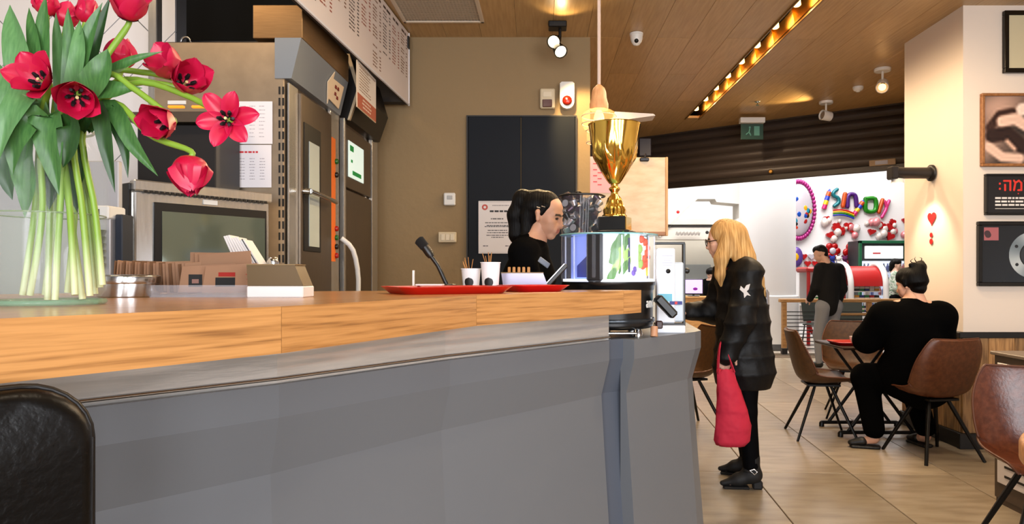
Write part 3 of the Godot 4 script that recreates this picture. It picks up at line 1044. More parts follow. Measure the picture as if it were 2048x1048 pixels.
	wput(cs, "display_window", nb().box(Vector3(cx - 0.01, 1.585, -2.838), Vector3(0.035, 0.025, 0.004)), black)
	for k in 6:
		var cu := thing("stacked_cup", "black cup in the stack of the silver cup station", "cup", Vector3(cx, 1.352 + 0.027 * k, -2.84), 0.0, "black cups stacked in the cup station")
		wput(cu, "shell", nb().lathe([Vector2(0.018, 0), Vector2(0.027, 0.022), Vector2(0.028, 0.026)], Vector3(cx, 1.352 + 0.027 * k, -2.84), 14), black)
	wput(cs, "side_post", nb().box(Vector3(cx + 0.06, 1.40, -2.92), Vector3(0.03, 0.36, 0.08), 0.004), mat("slate post", Color(0.12, 0.15, 0.2), 0.4))
	wput(cs, "back_panel", nb().box(Vector3(cx - 0.455, 1.53, -3.08), Vector3(0.8, 0.6, 0.03), 0.004), mat("pale steel", Color(0.75, 0.75, 0.77), 0.35, 0.5))
	# menu board
	var im3 := canvas(1024, 256, Color(0.90, 0.86, 0.84))
	for c in 16:
		var x := 14 + c * 63
		var col := [Color(0.45, 0.30, 0.20), Color(0.18, 0.15, 0.14), Color(0.55, 0.22, 0.14)][c % 3] as Color
		words_on(im3, x, 14, 50, 8, Color(0.25, 0.17, 0.13), true, 0.95)
		for r in rng.randi_range(13, 21):
			if rng.randf() < 0.86:
				words_on(im3, x, 32 + r * 10, 34, 4, col.lerp(Color(0.6, 0.5, 0.45), rng.randf() * 0.5), false, 0.9)
				im3.fill_rect(Rect2i(x + 40, 32 + r * 10, 9, 4), col)
	var ma := Vector3(-1.44, 2.785, -2.0)
	var mb := Vector3(-1.205, 2.785, -5.98)
	var mn := Vector3(3.98, 0, 0.235).normalized()
	var mo := thing("menu_board", "long white menu board with columns of small print hanging below the ceiling", "menu board", Vector3(-1.4, 2.785, -4))
	wput(mo, "box", nb().slab(plan([[ma.x - 0.004, -ma.z], [mb.x - 0.004, -mb.z], [mb.x - 0.03, -mb.z], [ma.x - 0.03, -ma.z]]), upright(2.785), 0.605), mat("menu box", Color(0.16, 0.13, 0.11), 0.7))
	wput(mo, "print", nb().quad(ma, mb, mb + Vector3(0, 0.605, 0), ma + Vector3(0, 0.605, 0)), printed("menu print", im3, 0.5))
	wput(mo, "back_frame", nb().box(Vector3(-1.385, 3.085, -5.93), Vector3(0.29, 0.60, 0.1)), mat("menu box"))
	wput(mo, "edge_trim", nb().box((ma + mb) / 2, Vector3(0.012, 0.014, 4.0), 0.0, Basis(Vector3.UP, atan2(-mn.z, mn.x))).box(mb + Vector3(0, 0.3, 0.0), Vector3(0.012, 0.62, 0.014)), mat("white edge", Color(0.88, 0.88, 0.9), 0.4))
	wput(mo, "bracket", nb().box(mb + Vector3(-0.005, 0.52, 0.03), Vector3(0.03, 0.10, 0.05)), black)

# ---------------------------------------------------------------- on the ceiling and walls
const CEIL := 3.40

func build_ceiling_things():
	var black := mat("black metal", Color(0.03, 0.03, 0.03), 0.4, 0.3)
	var white := mat("white enamel", Color(0.86, 0.85, 0.83), 0.35)
	# air grille
	var g0 := Vector3(-1.19, CEIL, -5.70)
	var g1 := Vector3(-0.54, CEIL, -5.02)
	var gr := thing("air_grille", "square cream air grille with fine mesh set in the wooden ceiling", "vent", (g0 + g1) / 2)
	var c := (g0 + g1) / 2
	var fb := nb()
	for q in [[-1, 0], [1, 0], [0, -1], [0, 1]]:
		fb.box(c + Vector3(q[0] * 0.315, -0.006, q[1] * 0.33), Vector3(0.03 if q[0] else 0.66, 0.026, 0.69 if q[0] else 0.03), 0.004)
	wput(gr, "frame", fb, mat("cream enamel", Color(0.80, 0.74, 0.66), 0.45))
	wput(gr, "backing", nb().box(c + Vector3(0, 0.002, 0), Vector3(0.62, 0.004, 0.65)), mat("grille dark", Color(0.07, 0.05, 0.035), 0.8))
	var ms := nb()
	for k in 25:
		ms.box(c + Vector3(-0.305 + k * 0.61 / 24, -0.004, 0), Vector3(0.010, 0.006, 0.64))
		ms.box(c + Vector3(0, -0.005, -0.32 + k * 0.64 / 24), Vector3(0.61, 0.006, 0.010))
	wput(gr, "mesh", ms, mat("mesh cream", Color(0.66, 0.59, 0.50), 0.5)).set_meta("kind", "stuff")
	# black twin spotlight by the back wall
	var tc := at(1115, 50, 5.75)
	var tw := thing("twin_spotlight", "black ceiling spotlight with two round lit lamps near the back wall", "spotlight", Vector3(tc.x, CEIL, tc.z))
	wput(tw, "mount", nb().box(Vector3(tc.x, CEIL - 0.025, tc.z), Vector3(0.15, 0.05, 0.12), 0.006), black)
	wput(tw, "arm", nb().tube([Vector3(tc.x + 0.02, CEIL - 0.05, tc.z), Vector3(tc.x + 0.02, CEIL - 0.15, tc.z)], 0.012, 8), black)
	var lamp := glow("halogen", Color(1.0, 0.9, 0.72), 9.0)
	for q in [[1107, 84, Vector3(-0.25, -0.45, 0.9)], [1122, 104, Vector3(0.35, -0.7, 0.75)]]:
		var p := at(q[0], q[1], 5.68)
		var d: Vector3 = q[2].normalized()
		var bs := Basis(d.cross(Vector3.RIGHT).normalized().cross(d), d, d.cross(Vector3.RIGHT).normalized())
		wput(tw, "lamp_can", nb().lathe([Vector2(0.02, -0.12), Vector2(0.04, -0.11), Vector2(0.052, -0.03), Vector2(0.056, 0.0), Vector2(0.05, 0.0), Vector2(0.046, -0.012)], p, 18, bs, false), black)
		wput(tw, "lamp_glass", nb().lathe([Vector2(0.046, -0.014), Vector2(0.046, -0.008)], p, 18, bs), lamp)
		wput(tw, "bracket", nb().tube([Vector3(tc.x + 0.02, CEIL - 0.10, tc.z), p - d * 0.11], 0.008, 6), black)
	var pw := at(1122, 104, 5.6)
	spot("twin_spot_light", pw, Vector3(0.36, 2.55, -6.1), 30, Color(1, 0.84, 0.58), 2.2, 0.04)
	spot("twin_spot_light", at(1107, 84, 5.56), Vector3(-0.4, 0.9, -3.0), 40, Color(1, 0.86, 0.64), 5.0, 0.04)
	spot("twin_spot_up_light", Vector3(tc.x + 0.03, CEIL - 0.13, tc.z + 0.15), Vector3(tc.x + 0.05, CEIL, tc.z + 0.35), 55, Color(1, 0.85, 0.6), 0.12, 0.03)
	# dome camera
	var dp := Vector3(0.74, CEIL, -6.0)
	var dm := thing("dome_camera", "white dome security camera on the wooden ceiling", "camera", dp)
	put(dm, "base", nb().lathe([Vector2(0.03, -0.018), Vector2(0.058, -0.018), Vector2(0.058, 0.0)], Vector3.ZERO, 18), white)
	put(dm, "housing", nb().lathe([Vector2(0.0, -0.105), Vector2(0.025, -0.10), Vector2(0.044, -0.075), Vector2(0.054, -0.045), Vector2(0.054, -0.015)], Vector3.ZERO, 18), white)
	put(dm, "lens", nb().ball(Vector3(-0.003, -0.070, 0.030), Vector3(0.022, 0.022, 0.022), 12), black)
	# white spotlights, detector, sprinkler
	var s1 := spotlight(at(1765, 138, 7.02), "white ceiling spotlight with a lit lamp, near the pier", Vector3(-0.45, -0.6, 0.8), true)
	var s2 := spotlight(at(1652, 205, 8.35), "white ceiling spotlight turned away, close to the roller shutter", Vector3(-0.93, 0.12, 0.25), false)
	var sp0 := Vector3(at(1716, 172, 7.7).x, CEIL, -7.7)
	var sd := thing("smoke_detector", "small round white smoke detector on the wooden ceiling", "detector", sp0)
	put(sd, "body", nb().lathe([Vector2(0.028, -0.045), Vector2(0.045, -0.04), Vector2(0.056, -0.02), Vector2(0.056, 0.0)], Vector3.ZERO, 18), white)
	put(sd, "cap", nb().lathe([Vector2(0.015, -0.058), Vector2(0.024, -0.052), Vector2(0.026, -0.043)], Vector3.ZERO, 12), white)
	var kp := Vector3(at(1515, 207, 8.35).x, CEIL, -8.35)
	var ks := thing("sprinkler", "tiny metal fire sprinkler head on the ceiling before the shutter", "sprinkler", kp)
	put(ks, "plate", nb().lathe([Vector2(0.03, -0.008), Vector2(0.034, 0.0)], Vector3.ZERO, 14), mat("chrome", Color(0.75, 0.75, 0.75), 0.2, 1.0))
	put(ks, "head", nb().lathe([Vector2(0.02, -0.045), Vector2(0.02, -0.04), Vector2(0.006, -0.038), Vector2(0.008, -0.008)], Vector3.ZERO, 12), mat("chrome"))
	# green exit sign hanging in front of the shutter
	var ep := at(1504, 262, 9.05)
	var ex := thing("exit_sign", "green hanging exit sign in front of the dark shutter", "sign", Vector3(ep.x, ep.y - 0.11, ep.z))
	wput(ex, "mount_box", nb().box(Vector3(ep.x, ep.y + 0.135, ep.z), Vector3(0.32, 0.07, 0.09), 0.006), white)
	wput(ex, "panel", nb().box(Vector3(ep.x, ep.y - 0.01, ep.z), Vector3(0.29, 0.20, 0.012), 0.003), glow("exit green", Color(0.03, 0.17, 0.12), 0.25))
	var em := glow("exit white", Color(0.25, 0.42, 0.36), 0.3)
	var fig := nb()
	fig.box(Vector3(ep.x + 0.06, ep.y, ep.z + 0.009), Vector3(0.07, 0.12, 0.004))
	fig.ball(Vector3(ep.x - 0.03, ep.y + 0.045, ep.z + 0.009), Vector3(0.014, 0.014, 0.004), 8)
	fig.tube([Vector3(ep.x - 0.03, ep.y + 0.03, ep.z + 0.009), Vector3(ep.x - 0.04, ep.y - 0.015, ep.z + 0.009), Vector3(ep.x - 0.08, ep.y - 0.05, ep.z + 0.009)], 0.009, 6)
	fig.tube([Vector3(ep.x - 0.04, ep.y - 0.015, ep.z + 0.009), Vector3(ep.x - 0.015, ep.y - 0.06, ep.z + 0.009)], 0.009, 6)
	wput(ex, "running_figure", fig, em)
	# pendant lamp over the counter
	var pd := 3.72
	var pc := at(1198, 240, pd)
	var pe := thing("pendant_lamp", "glass pendant lamp with wooden socket hanging on a pale cord above the trophy", "pendant lamp", Vector3(pc.x, CEIL, pc.z))
	var k := pd / F
	wput(pe, "ceiling_rose", nb().lathe([Vector2(0.05, CEIL - 0.03), Vector2(0.05, CEIL)], Vector3(pc.x, 0, pc.z), 16), white)
	wput(pe, "cord", nb().tube([Vector3(pc.x, CEIL, pc.z), at(1198, 172, pd)], 0.009, 8), mat("cord cloth", Color(0.72, 0.64, 0.60), 0.7))
	var sy := at(0, 216, pd).y
	wput(pe, "socket", nb().lathe([Vector2(0.050, sy - 0.01), Vector2(0.050, sy + 0.02), Vector2(0.041, sy + 0.05), Vector2(0.038, sy + 0.085), Vector2(0.030, sy + 0.105), Vector2(0.016, sy + 0.118), Vector2(0.008, sy + 0.125)], Vector3(pc.x, 0, pc.z), 24), grained("socket wood", [Color(0.72, 0.50, 0.32), Color(0.85, 0.64, 0.44)], Vector3(6, 2, 6), 0.45, 17))
	var shp := [Vector2(0.045, 0.0), Vector2(0.082, -0.022), Vector2(0.090, -0.045), Vector2(0.090, -0.085), Vector2(0.080, -0.108), Vector2(0.066, -0.122), Vector2(0.066, -0.185)]
	var shade := nb()
	var prof := []
	for q in range(shp.size() - 1, -1, -1):
		prof.append(Vector2(shp[q].x, sy - 0.002 + shp[q].y))
	shade.lathe(prof, Vector3(pc.x, 0, pc.z), 28, Basis.IDENTITY, false)
	var gm := glass("lamp glass", Color(0.95, 0.80, 0.62), 0.10, 0.05)
	wput(pe, "glass_shade", shade, gm)
	var rims := nb()
	for q in [[-0.045, 0.091], [-0.085, 0.091], [-0.122, 0.068], [-0.185, 0.067]]:
		var pts := []
		for j in 25:
			pts.append(Vector3(pc.x + cos(TAU * j / 24) * q[1], sy + q[0], pc.z + sin(TAU * j / 24) * q[1]))
		rims.tube(pts, 0.0025, 5)
	wput(pe, "glass_rims", rims, mat("rim glass", Color(0.9, 0.82, 0.74), 0.2))
	wput(pe, "bulb", nb().lathe([Vector2(0.0, sy - 0.10), Vector2(0.018, sy - 0.095), Vector2(0.03, sy - 0.07), Vector2(0.026, sy - 0.04), Vector2(0.014, sy - 0.012)], Vector3(pc.x, 0, pc.z), 16), glow("warm bulb", Color(1.0, 0.78, 0.46), 2.2))
	omni("pendant_light", Vector3(pc.x, sy - 0.06, pc.z), Color(1.0, 0.8, 0.52), 0.12, 0.03)

func spotlight(p: Vector3, label: String, d: Vector3, lit: bool) -> Node3D:
	var white := mat("white enamel")
	var o := thing("ceiling_spotlight", label, "spotlight", Vector3(p.x, CEIL, p.z))
	put(o, "mount", nb().lathe([Vector2(0.075, -0.03), Vector2(0.08, -0.024), Vector2(0.08, 0.0)], Vector3.ZERO, 18), white)
	put(o, "stem", nb().tube([Vector3(0, -0.02, 0), Vector3(0, -0.13, 0)], 0.012, 8), white)
	d = d.normalized()
	var sx := d.cross(Vector3.UP).normalized()
	var bs := Basis(sx, d, sx.cross(d))
	put(o, "lamp_can", nb().lathe([Vector2(0.02, -0.07), Vector2(0.055, -0.06), Vector2(0.062, 0.06), Vector2(0.054, 0.06), Vector2(0.05, 0.045)], Vector3(0, -0.17, 0), 18, bs, false), white)
	put(o, "lamp_glass", nb().lathe([Vector2(0.036, 0.043), Vector2(0.036, 0.05)], Vector3(0, -0.17, 0), 18, bs), glow("spot lamp", Color(1.0, 0.75, 0.45), 4.0) if lit else mat("dim lamp", Color(0.5, 0.45, 0.4), 0.3))
	var w := Vector3(p.x, CEIL - 0.17, p.z) + d * 0.08
	spot("ceiling_spot_light", w, w + d, 40, Color(1, 0.86, 0.62), 1.4 if lit else 0.9, 0.04)
	return o

func plate(parent: Node3D, nm: String, px0: float, py0: float, px1: float, py1: float, d: float, thick: float, m: Material, bev := 0.003) -> MeshInstance3D:   # a box that faces the eye, lying on a wall d away
	var a := at(px0, py0, d)
	var b := at(px1, py1, d)
	return wput(parent, nm, nb().box(Vector3((a.x + b.x) / 2, (a.y + b.y) / 2, -d), Vector3(b.x - a.x, a.y - b.y, thick), bev), m)

func build_wall_things():
	var white := mat("white plastic")
	var cream := mat("cream plastic", Color(0.80, 0.74, 0.62), 0.45)
	var d := 6.07
	var th := thing("thermostat", "small square white thermostat on the olive wall left of the dark doors", "thermostat", at(899, 411, d))
	plate(th, "body", 888, 386, 911, 411, d, 0.05, white, 0.008)
	plate(th, "dial_window", 894, 391, 905, 399, d - 0.027, 0.006, mat("pale grey plastic", Color(0.66, 0.66, 0.66), 0.4))
	var sw := thing("switch_plate", "wide cream light switch plate on the olive wall below the thermostat", "switch", at(895, 485, d))
	plate(sw, "plate", 877, 464, 913, 485, d, 0.04, cream, 0.006)
	for k in 3:
		plate(sw, "rocker", 882 + k * 9.2, 468, 890 + k * 9.2, 481, d - 0.022, 0.012, mat("cream rocker", Color(0.84, 0.79, 0.69), 0.4), 0.003)
	var s1 := thing("alarm_box", "rectangular cream alarm box with dark red lens above the dark doors", "alarm", at(1095, 218, d))
	plate(s1, "body", 1080, 178, 1110, 218, d, 0.06, cream, 0.01)
	plate(s1, "red_lens", 1085, 199, 1104, 214, d - 0.035, 0.02, mat("red lens", Color(0.28, 0.03, 0.02), 0.2), 0.004)
	plate(s1, "label_panel", 1086, 183, 1103, 194, d - 0.032, 0.005, mat("cream rocker"))
	var s2 := thing("alarm_siren", "white rounded alarm siren with round red lens above the dark doors", "alarm", at(1134, 220, d))
	var pl := PackedVector2Array()
	var cc := at(1134, 204, d)
	for k in 13:
		pl.append(Vector2(cos(PI + PI * k / 12) * 0.062, sin(PI + PI * k / 12) * 0.068))
	pl.append(Vector2(0.062, 0.15))
	pl.append(Vector2(0.045, 0.163))
	pl.append(Vector2(-0.045, 0.163))
	pl.append(Vector2(-0.062, 0.15))
	wput(s2, "body", nb().slab(pl, Transform3D(Basis.IDENTITY, cc + Vector3(0, 0, -0.02)), 0.07), white)
	wput(s2, "red_lens", nb().lathe([Vector2(0.042, 0.0), Vector2(0.042, 0.012), Vector2(0.03, 0.022), Vector2(0.0, 0.025)], cc + Vector3(0, 0.0, 0.05), 18, Basis(Vector3.RIGHT, PI / 2)), mat("red lens 2", Color(0.42, 0.08, 0.03), 0.2))
	# certificate on the door
	var im := canvas(256, 360, Color(0.84, 0.83, 0.84))
	im.fill_rect(Rect2i(6, 6, 244, 2), Color(0.55, 0.55, 0.58))
	im.fill_rect(Rect2i(6, 352, 244, 2), Color(0.55, 0.55, 0.58))
	for yy in range(-20, 21):
		for xx in range(-20, 21):
			var r := Vector2(xx, yy).length()
			if r < 20 and r > 9:
				im.set_pixel(42 + xx, 42 + yy, Color(0.72, 0.30, 0.26))
	words_on(im, 70, 28, 160, 5, Color(0.5, 0.5, 0.53), true, 0.95)
	words_on(im, 70, 64, 130, 12, Color(0.12, 0.12, 0.14), true, 1.0)
	words_on(im, 60, 118, 130, 8, Color(0.35, 0.35, 0.38), true, 0.9)
	for q in [[146, 200], [165, 170], [172, 220], [198, 150], [214, 190], [232, 200], [246, 110]]:
		words_on(im, (256 - q[1]) / 2, q[0], q[1], 6, Color(0.35, 0.35, 0.38), true, 0.95)
	words_on(im, 30, 305, 50, 6, Color(0.3, 0.3, 0.33))
	words_on(im, 180, 305, 50, 6, Color(0.3, 0.3, 0.33))
	var ce := thing("certificate", "white framed certificate with red seal hanging on the dark door", "certificate", at(995, 507, 6.05))
	plate(ce, "sheet", 957, 402, 1033, 507, 6.06, 0.012, mat("paper"), 0.002)
	var a := at(957, 402, 6.05)
	var b := at(1033, 507, 6.05)
	wput(ce, "print", nb().quad(Vector3(a.x, b.y, -6.052), Vector3(b.x, b.y, -6.052), Vector3(b.x, a.y, -6.052), Vector3(a.x, a.y, -6.052)), printed("certificate print", im))
	# pale ledge and speaker at the end of the back wall
	var lg := thing("wall_canopy", "small pale pointed canopy sticking out behind the pendant lamp", "canopy", at(1268, 250, 6.3))
	wput(lg, "panel", nb().slab(PackedVector2Array([Vector2(0, 0.0), Vector2(0.36, 0.05), Vector2(0.34, 0.065), Vector2(0, 0.085)]), Transform3D(Basis.IDENTITY, at(1225, 252, 6.35)), 0.2), mat("canopy white", Color(0.80, 0.77, 0.76), 0.6))
	var spk := thing("wall_speaker", "dark violet-grey speaker box beside the shutter's left end", "speaker", at(1289, 312, 9.8))
	wput(spk, "box", nb().box(at(1289, 296, 9.8), Vector3(0.17, 0.25, 0.16), 0.01), mat("violet grey", Color(0.16, 0.14, 0.18), 0.5))
	wput(spk, "bracket", nb().box(at(1289, 296, 9.8) + Vector3(-0.05, -0.02, -0.35), Vector3(0.05, 0.05, 0.55)), mat("black metal"))
	build_pictures()
	# rod sticking out of the pier with a lamp below
	var rp := Vector3(3.165, at(0, 346, 5.8).y, -5.8)
	var rod := thing("wall_arm_lamp", "dark grey horizontal arm on a round flange with a small lamp beneath", "wall lamp", rp)
	var rm := mat("dark bronze", Color(0.13, 0.11, 0.105), 0.4, 0.4)
	put(rod, "flange", nb().lathe([Vector2(0.068, 0.0), Vector2(0.068, 0.018), Vector2(0.05, 0.022)], Vector3.ZERO, 20, Basis(Vector3(0, 0, 1), PI / 2)), rm)
	put(rod, "arm", nb().tube([Vector3(-0.02, 0, 0), Vector3(-0.30, 0, 0)], 0.047, 16), rm)
	put(rod, "end_box", nb().box(Vector3(-0.325, 0.0, 0), Vector3(0.06, 0.105, 0.105), 0.01), rm)
	put(rod, "lamp_can", nb().lathe([Vector2(0.05, -0.085), Vector2(0.045, -0.05), Vector2(0.02, -0.045)], Vector3(-0.285, 0, 0), 16), mat("white enamel"))
	put(rod, "lamp_glass", nb().lathe([Vector2(0.042, -0.09), Vector2(0.042, -0.086)], Vector3(-0.285, 0, 0), 16), glow("arm lamp", Color(1.0, 0.95, 0.85), 5.0))
	spot("arm_lamp_light", rp + Vector3(-0.285, -0.10, 0), rp + Vector3(0.1, -0.75, 0.0), 38, Color(1, 0.92, 0.8), 0.8, 0.05)
	# heart decal with two drops below
	var hd := thing("heart_decal", "red heart decal with small drops below it on the pale pier", "decal", onx(1864, 490, 3.17))
	var red := mat("decal red", Color(0.78, 0.08, 0.08), 0.5)
	var hx := 3.169
	var hc := onx(1864, 436, 3.17)
	var poly := PackedVector2Array()
	for k in 24:
		var t := TAU * k / 24
		poly.append(Vector2(pow(sin(t), 3) * 0.062, (13 * cos(t) - 5 * cos(2 * t) - 2 * cos(3 * t) - cos(4 * t)) / 17.0 * 0.065))
	var side := Basis(Vector3(0, 0, 1), Vector3.UP, Vector3(-1, 0, 0))
	wput(hd, "heart", nb().slab(poly, Transform3D(side, Vector3(hx, hc.y, hc.z)), 0.004), red)
	for q in [[470, 0.020], [483, 0.024]]:
		var p := onx(1863, q[0], 3.17)
		wput(hd, "drop", nb().lathe([Vector2(0.0, 0.0), Vector2(q[1], 0.001), Vector2(q[1], 0.004)], Vector3(hx, p.y, p.z), 12, Basis(Vector3(0, 0, 1), PI / 2)), red)

func framed(label: String, px0: float, py0: float, w: float, h: float, fr: Material, fw: float, print_: Material, nm := "picture_frame") -> Node3D:
	var d := 5.36
	var a := at(px0, py0, d)
	var o := thing(nm, label, "picture", Vector3(a.x + w / 2, a.y - h, -d))
	var b := nb()
	b.box(Vector3(0, fw / 2, 0), Vector3(w, fw, 0.036), 0.004).box(Vector3(0, h - fw / 2, 0), Vector3(w, fw, 0.036), 0.004)
	b.box(Vector3(-w / 2 + fw / 2, h / 2, 0), Vector3(fw, h - 2 * fw, 0.036), 0.004).box(Vector3(w / 2 - fw / 2, h / 2, 0), Vector3(fw, h - 2 * fw, 0.036), 0.004)
	put(o, "frame", b, fr)
	put(o, "print", nb().quad(Vector3(-w / 2 + fw, fw, 0.006), Vector3(w / 2 - fw, fw, 0.006), Vector3(w / 2 - fw, h - fw, 0.006), Vector3(-w / 2 + fw, h - fw, 0.006)), print_)
	put(o, "backing", nb().box(Vector3(0, h / 2, -0.008), Vector3(w - 0.01, h - 0.01, 0.014)), mat("black plastic"))
	return o

func stroke(im: Image, pts: Array, r: float, col: Color):   # a round-ended pen line
	for k in pts.size() - 1:
		var a: Vector2 = pts[k]
		var b: Vector2 = pts[k + 1]
		var n := int(a.distance_to(b) / maxf(0.5, r * 0.3)) + 1
		for j in n + 1:
			var p := a.lerp(b, float(j) / n)
			for yy in range(int(p.y - r), int(p.y + r) + 1):
				for xx in range(int(p.x - r), int(p.x + r) + 1):
					if xx >= 0 and yy >= 0 and xx < im.get_width() and yy < im.get_height() and Vector2(xx, yy).distance_to(p) <= r:
						im.set_pixel(xx, yy, col)

func build_pictures():
	# gilt mirror-like frame, cut by the picture's edge
	var im := canvas(64, 64, Color(0.78, 0.73, 0.60))
	framed("black and gold framed pale picture highest on the right wall", 2007, 22, 0.62, 0.475, mat("black gold frame", Color(0.10, 0.07, 0.035), 0.3, 0.4), 0.035, printed("pale print", im, 0.3))
	# sepia photograph in a thin wooden frame: cups and dark coffee shapes
	im = canvas(320, 256, Color(0.50, 0.36, 0.30))
	for y in 256:
		for x in 320:
			var v := 0.55 + 0.22 * sin(x * 0.02 + y * 0.012) + 0.1 * sin(y * 0.04)
			im.set_pixel(x, y, Color(0.82 * v, 0.66 * v, 0.58 * v))
	stroke(im, [Vector2(20, 120), Vector2(60, 70), Vector2(110, 60)], 16, Color(0.22, 0.13, 0.10))
	stroke(im, [Vector2(30, 150), Vector2(90, 140), Vector2(150, 190), Vector2(230, 200)], 26, Color(0.16, 0.09, 0.07))
	stroke(im, [Vector2(70, 95), Vector2(120, 85), Vector2(180, 120), Vector2(260, 150)], 22, Color(0.86, 0.72, 0.64))
	stroke(im, [Vector2(150, 50), Vector2(210, 40), Vector2(300, 80)], 24, Color(0.90, 0.80, 0.74))
	stroke(im, [Vector2(15, 190), Vector2(70, 230), Vector2(140, 235)], 18, Color(0.84, 0.70, 0.62))
	stroke(im, [Vector2(200, 100), Vector2(280, 120)], 9, Color(0.2, 0.12, 0.09))
	stroke(im, [Vector2(90, 170), Vector2(120, 200)], 8, Color(0.75, 0.6, 0.52))
	im.resize(36, 29, Image.INTERPOLATE_LANCZOS)
	im.resize(320, 256, Image.INTERPOLATE_CUBIC)
	framed("thin wooden frame holding a sepia close-up photograph", 1962, 187, 0.66, 0.56, grained("frame oak", [Color(0.48, 0.30, 0.15), Color(0.62, 0.42, 0.24)], Vector3(4, 4, 4), 0.45, 19), 0.022, printed("sepia print", im, 0.35))
	# dark sign with red heading and white lines
	im = canvas(256, 140, Color(0.085, 0.075, 0.085))
	var red := Color(0.80, 0.19, 0.15)
	# visual order from the left: colon, he, mem, resh, qof
	var pen := func(a: Array, r := 3.6):
		var pts := []
		for k in range(0, a.size(), 2):
			pts.append(Vector2(54 + a[k] * 1.22, 18 + (a[k + 1] - 18) * 1.22))
		stroke(im, pts, r, red)
	for a in [[-10, 26, -10, 27], [-10, 42, -10, 43], [2, 18, 20, 18, 20, 47], [5, 30, 5, 47], [30, 47, 34, 24, 30, 17], [34, 24, 44, 17, 51, 24, 51, 47, 42, 47], [60, 18, 77, 18, 77, 47], [87, 18, 105, 18, 105, 38], [90, 29, 90, 56]]:
		pen.call(a)
	for q in [[42, 57], [68, 57], [98, 60]]:
		pen.call([q[0], q[1], q[0], q[1] + 1], 2.2)
	for k in 3:
		words_on(im, 26, 80 + k * 13, 214, 7, Color(0.86, 0.84, 0.82), false, 1.0)
	im.fill_rect(Rect2i(26, 122, 210, 3), Color(0.7, 0.68, 0.66))
	framed("small dark sign with red heading and white lines on the right wall", 1970, 348, 0.60, 0.315, mat("dark frame", Color(0.045, 0.04, 0.042), 0.35), 0.016, printed("sign print", im, 0.35))
	# blue-black picture with a steel disc and a pink card
	im = canvas(384, 288, Color(0.05, 0.075, 0.10))
	for y in 288:
		for x in 384:
			var r := Vector2(x, y).distance_to(Vector2(250, 150))
			var c := Color(0.05, 0.075, 0.10).lerp(Color(0.13, 0.17, 0.21), clampf(float(x + y) / 700.0, 0, 1))
			if r < 118 and r > 66:
				var a := atan2(y - 150, x - 250)
				c = Color(0.42, 0.47, 0.50).lerp(Color(0.70, 0.73, 0.74), 0.5 + 0.5 * sin(a * 3.0))
			elif r <= 66 and r > 60:
				c = Color(0.1, 0.12, 0.14)
			elif r <= 60:
				c = Color(0.18, 0.20, 0.22)
			im.set_pixel(x, y, c)
	for k in 6:
		var an := TAU * k / 6 + 0.5
		stroke(im, [Vector2(250, 150) + Vector2(cos(an), sin(an)) * 92, Vector2(250, 150) + Vector2(cos(an), sin(an)) * 93], 8, Color(0.12, 0.14, 0.16))
	stroke(im, [Vector2(225, 130), Vector2(270, 170)], 10, Color(0.75, 0.76, 0.76))
	im.fill_rect(Rect2i(10, 10, 72, 66), Color(0.62, 0.36, 0.38))
	stroke(im, [Vector2(26, 40), Vector2(30, 48)], 15, Color(0.25, 0.18, 0.2))
	framed("black framed blue-black picture of a steel disc, lowest on the right wall", 1955, 443, 0.66, 0.495, mat("black gloss frame", Color(0.02, 0.02, 0.022), 0.25), 0.03, printed("disc print", im, 0.25))

# ---------------------------------------------------------------- on the bar
func on_bar(px: float, py: float) -> Vector3:              # the spot of the bar's surface seen there
	return at(px, py, (EYE - BAR_TOP) * F / (py - 550.0))

func bar_at(px: float, d: float) -> Vector3:
	return Vector3((px - 1100.0) * d / F, BAR_TOP, -d)

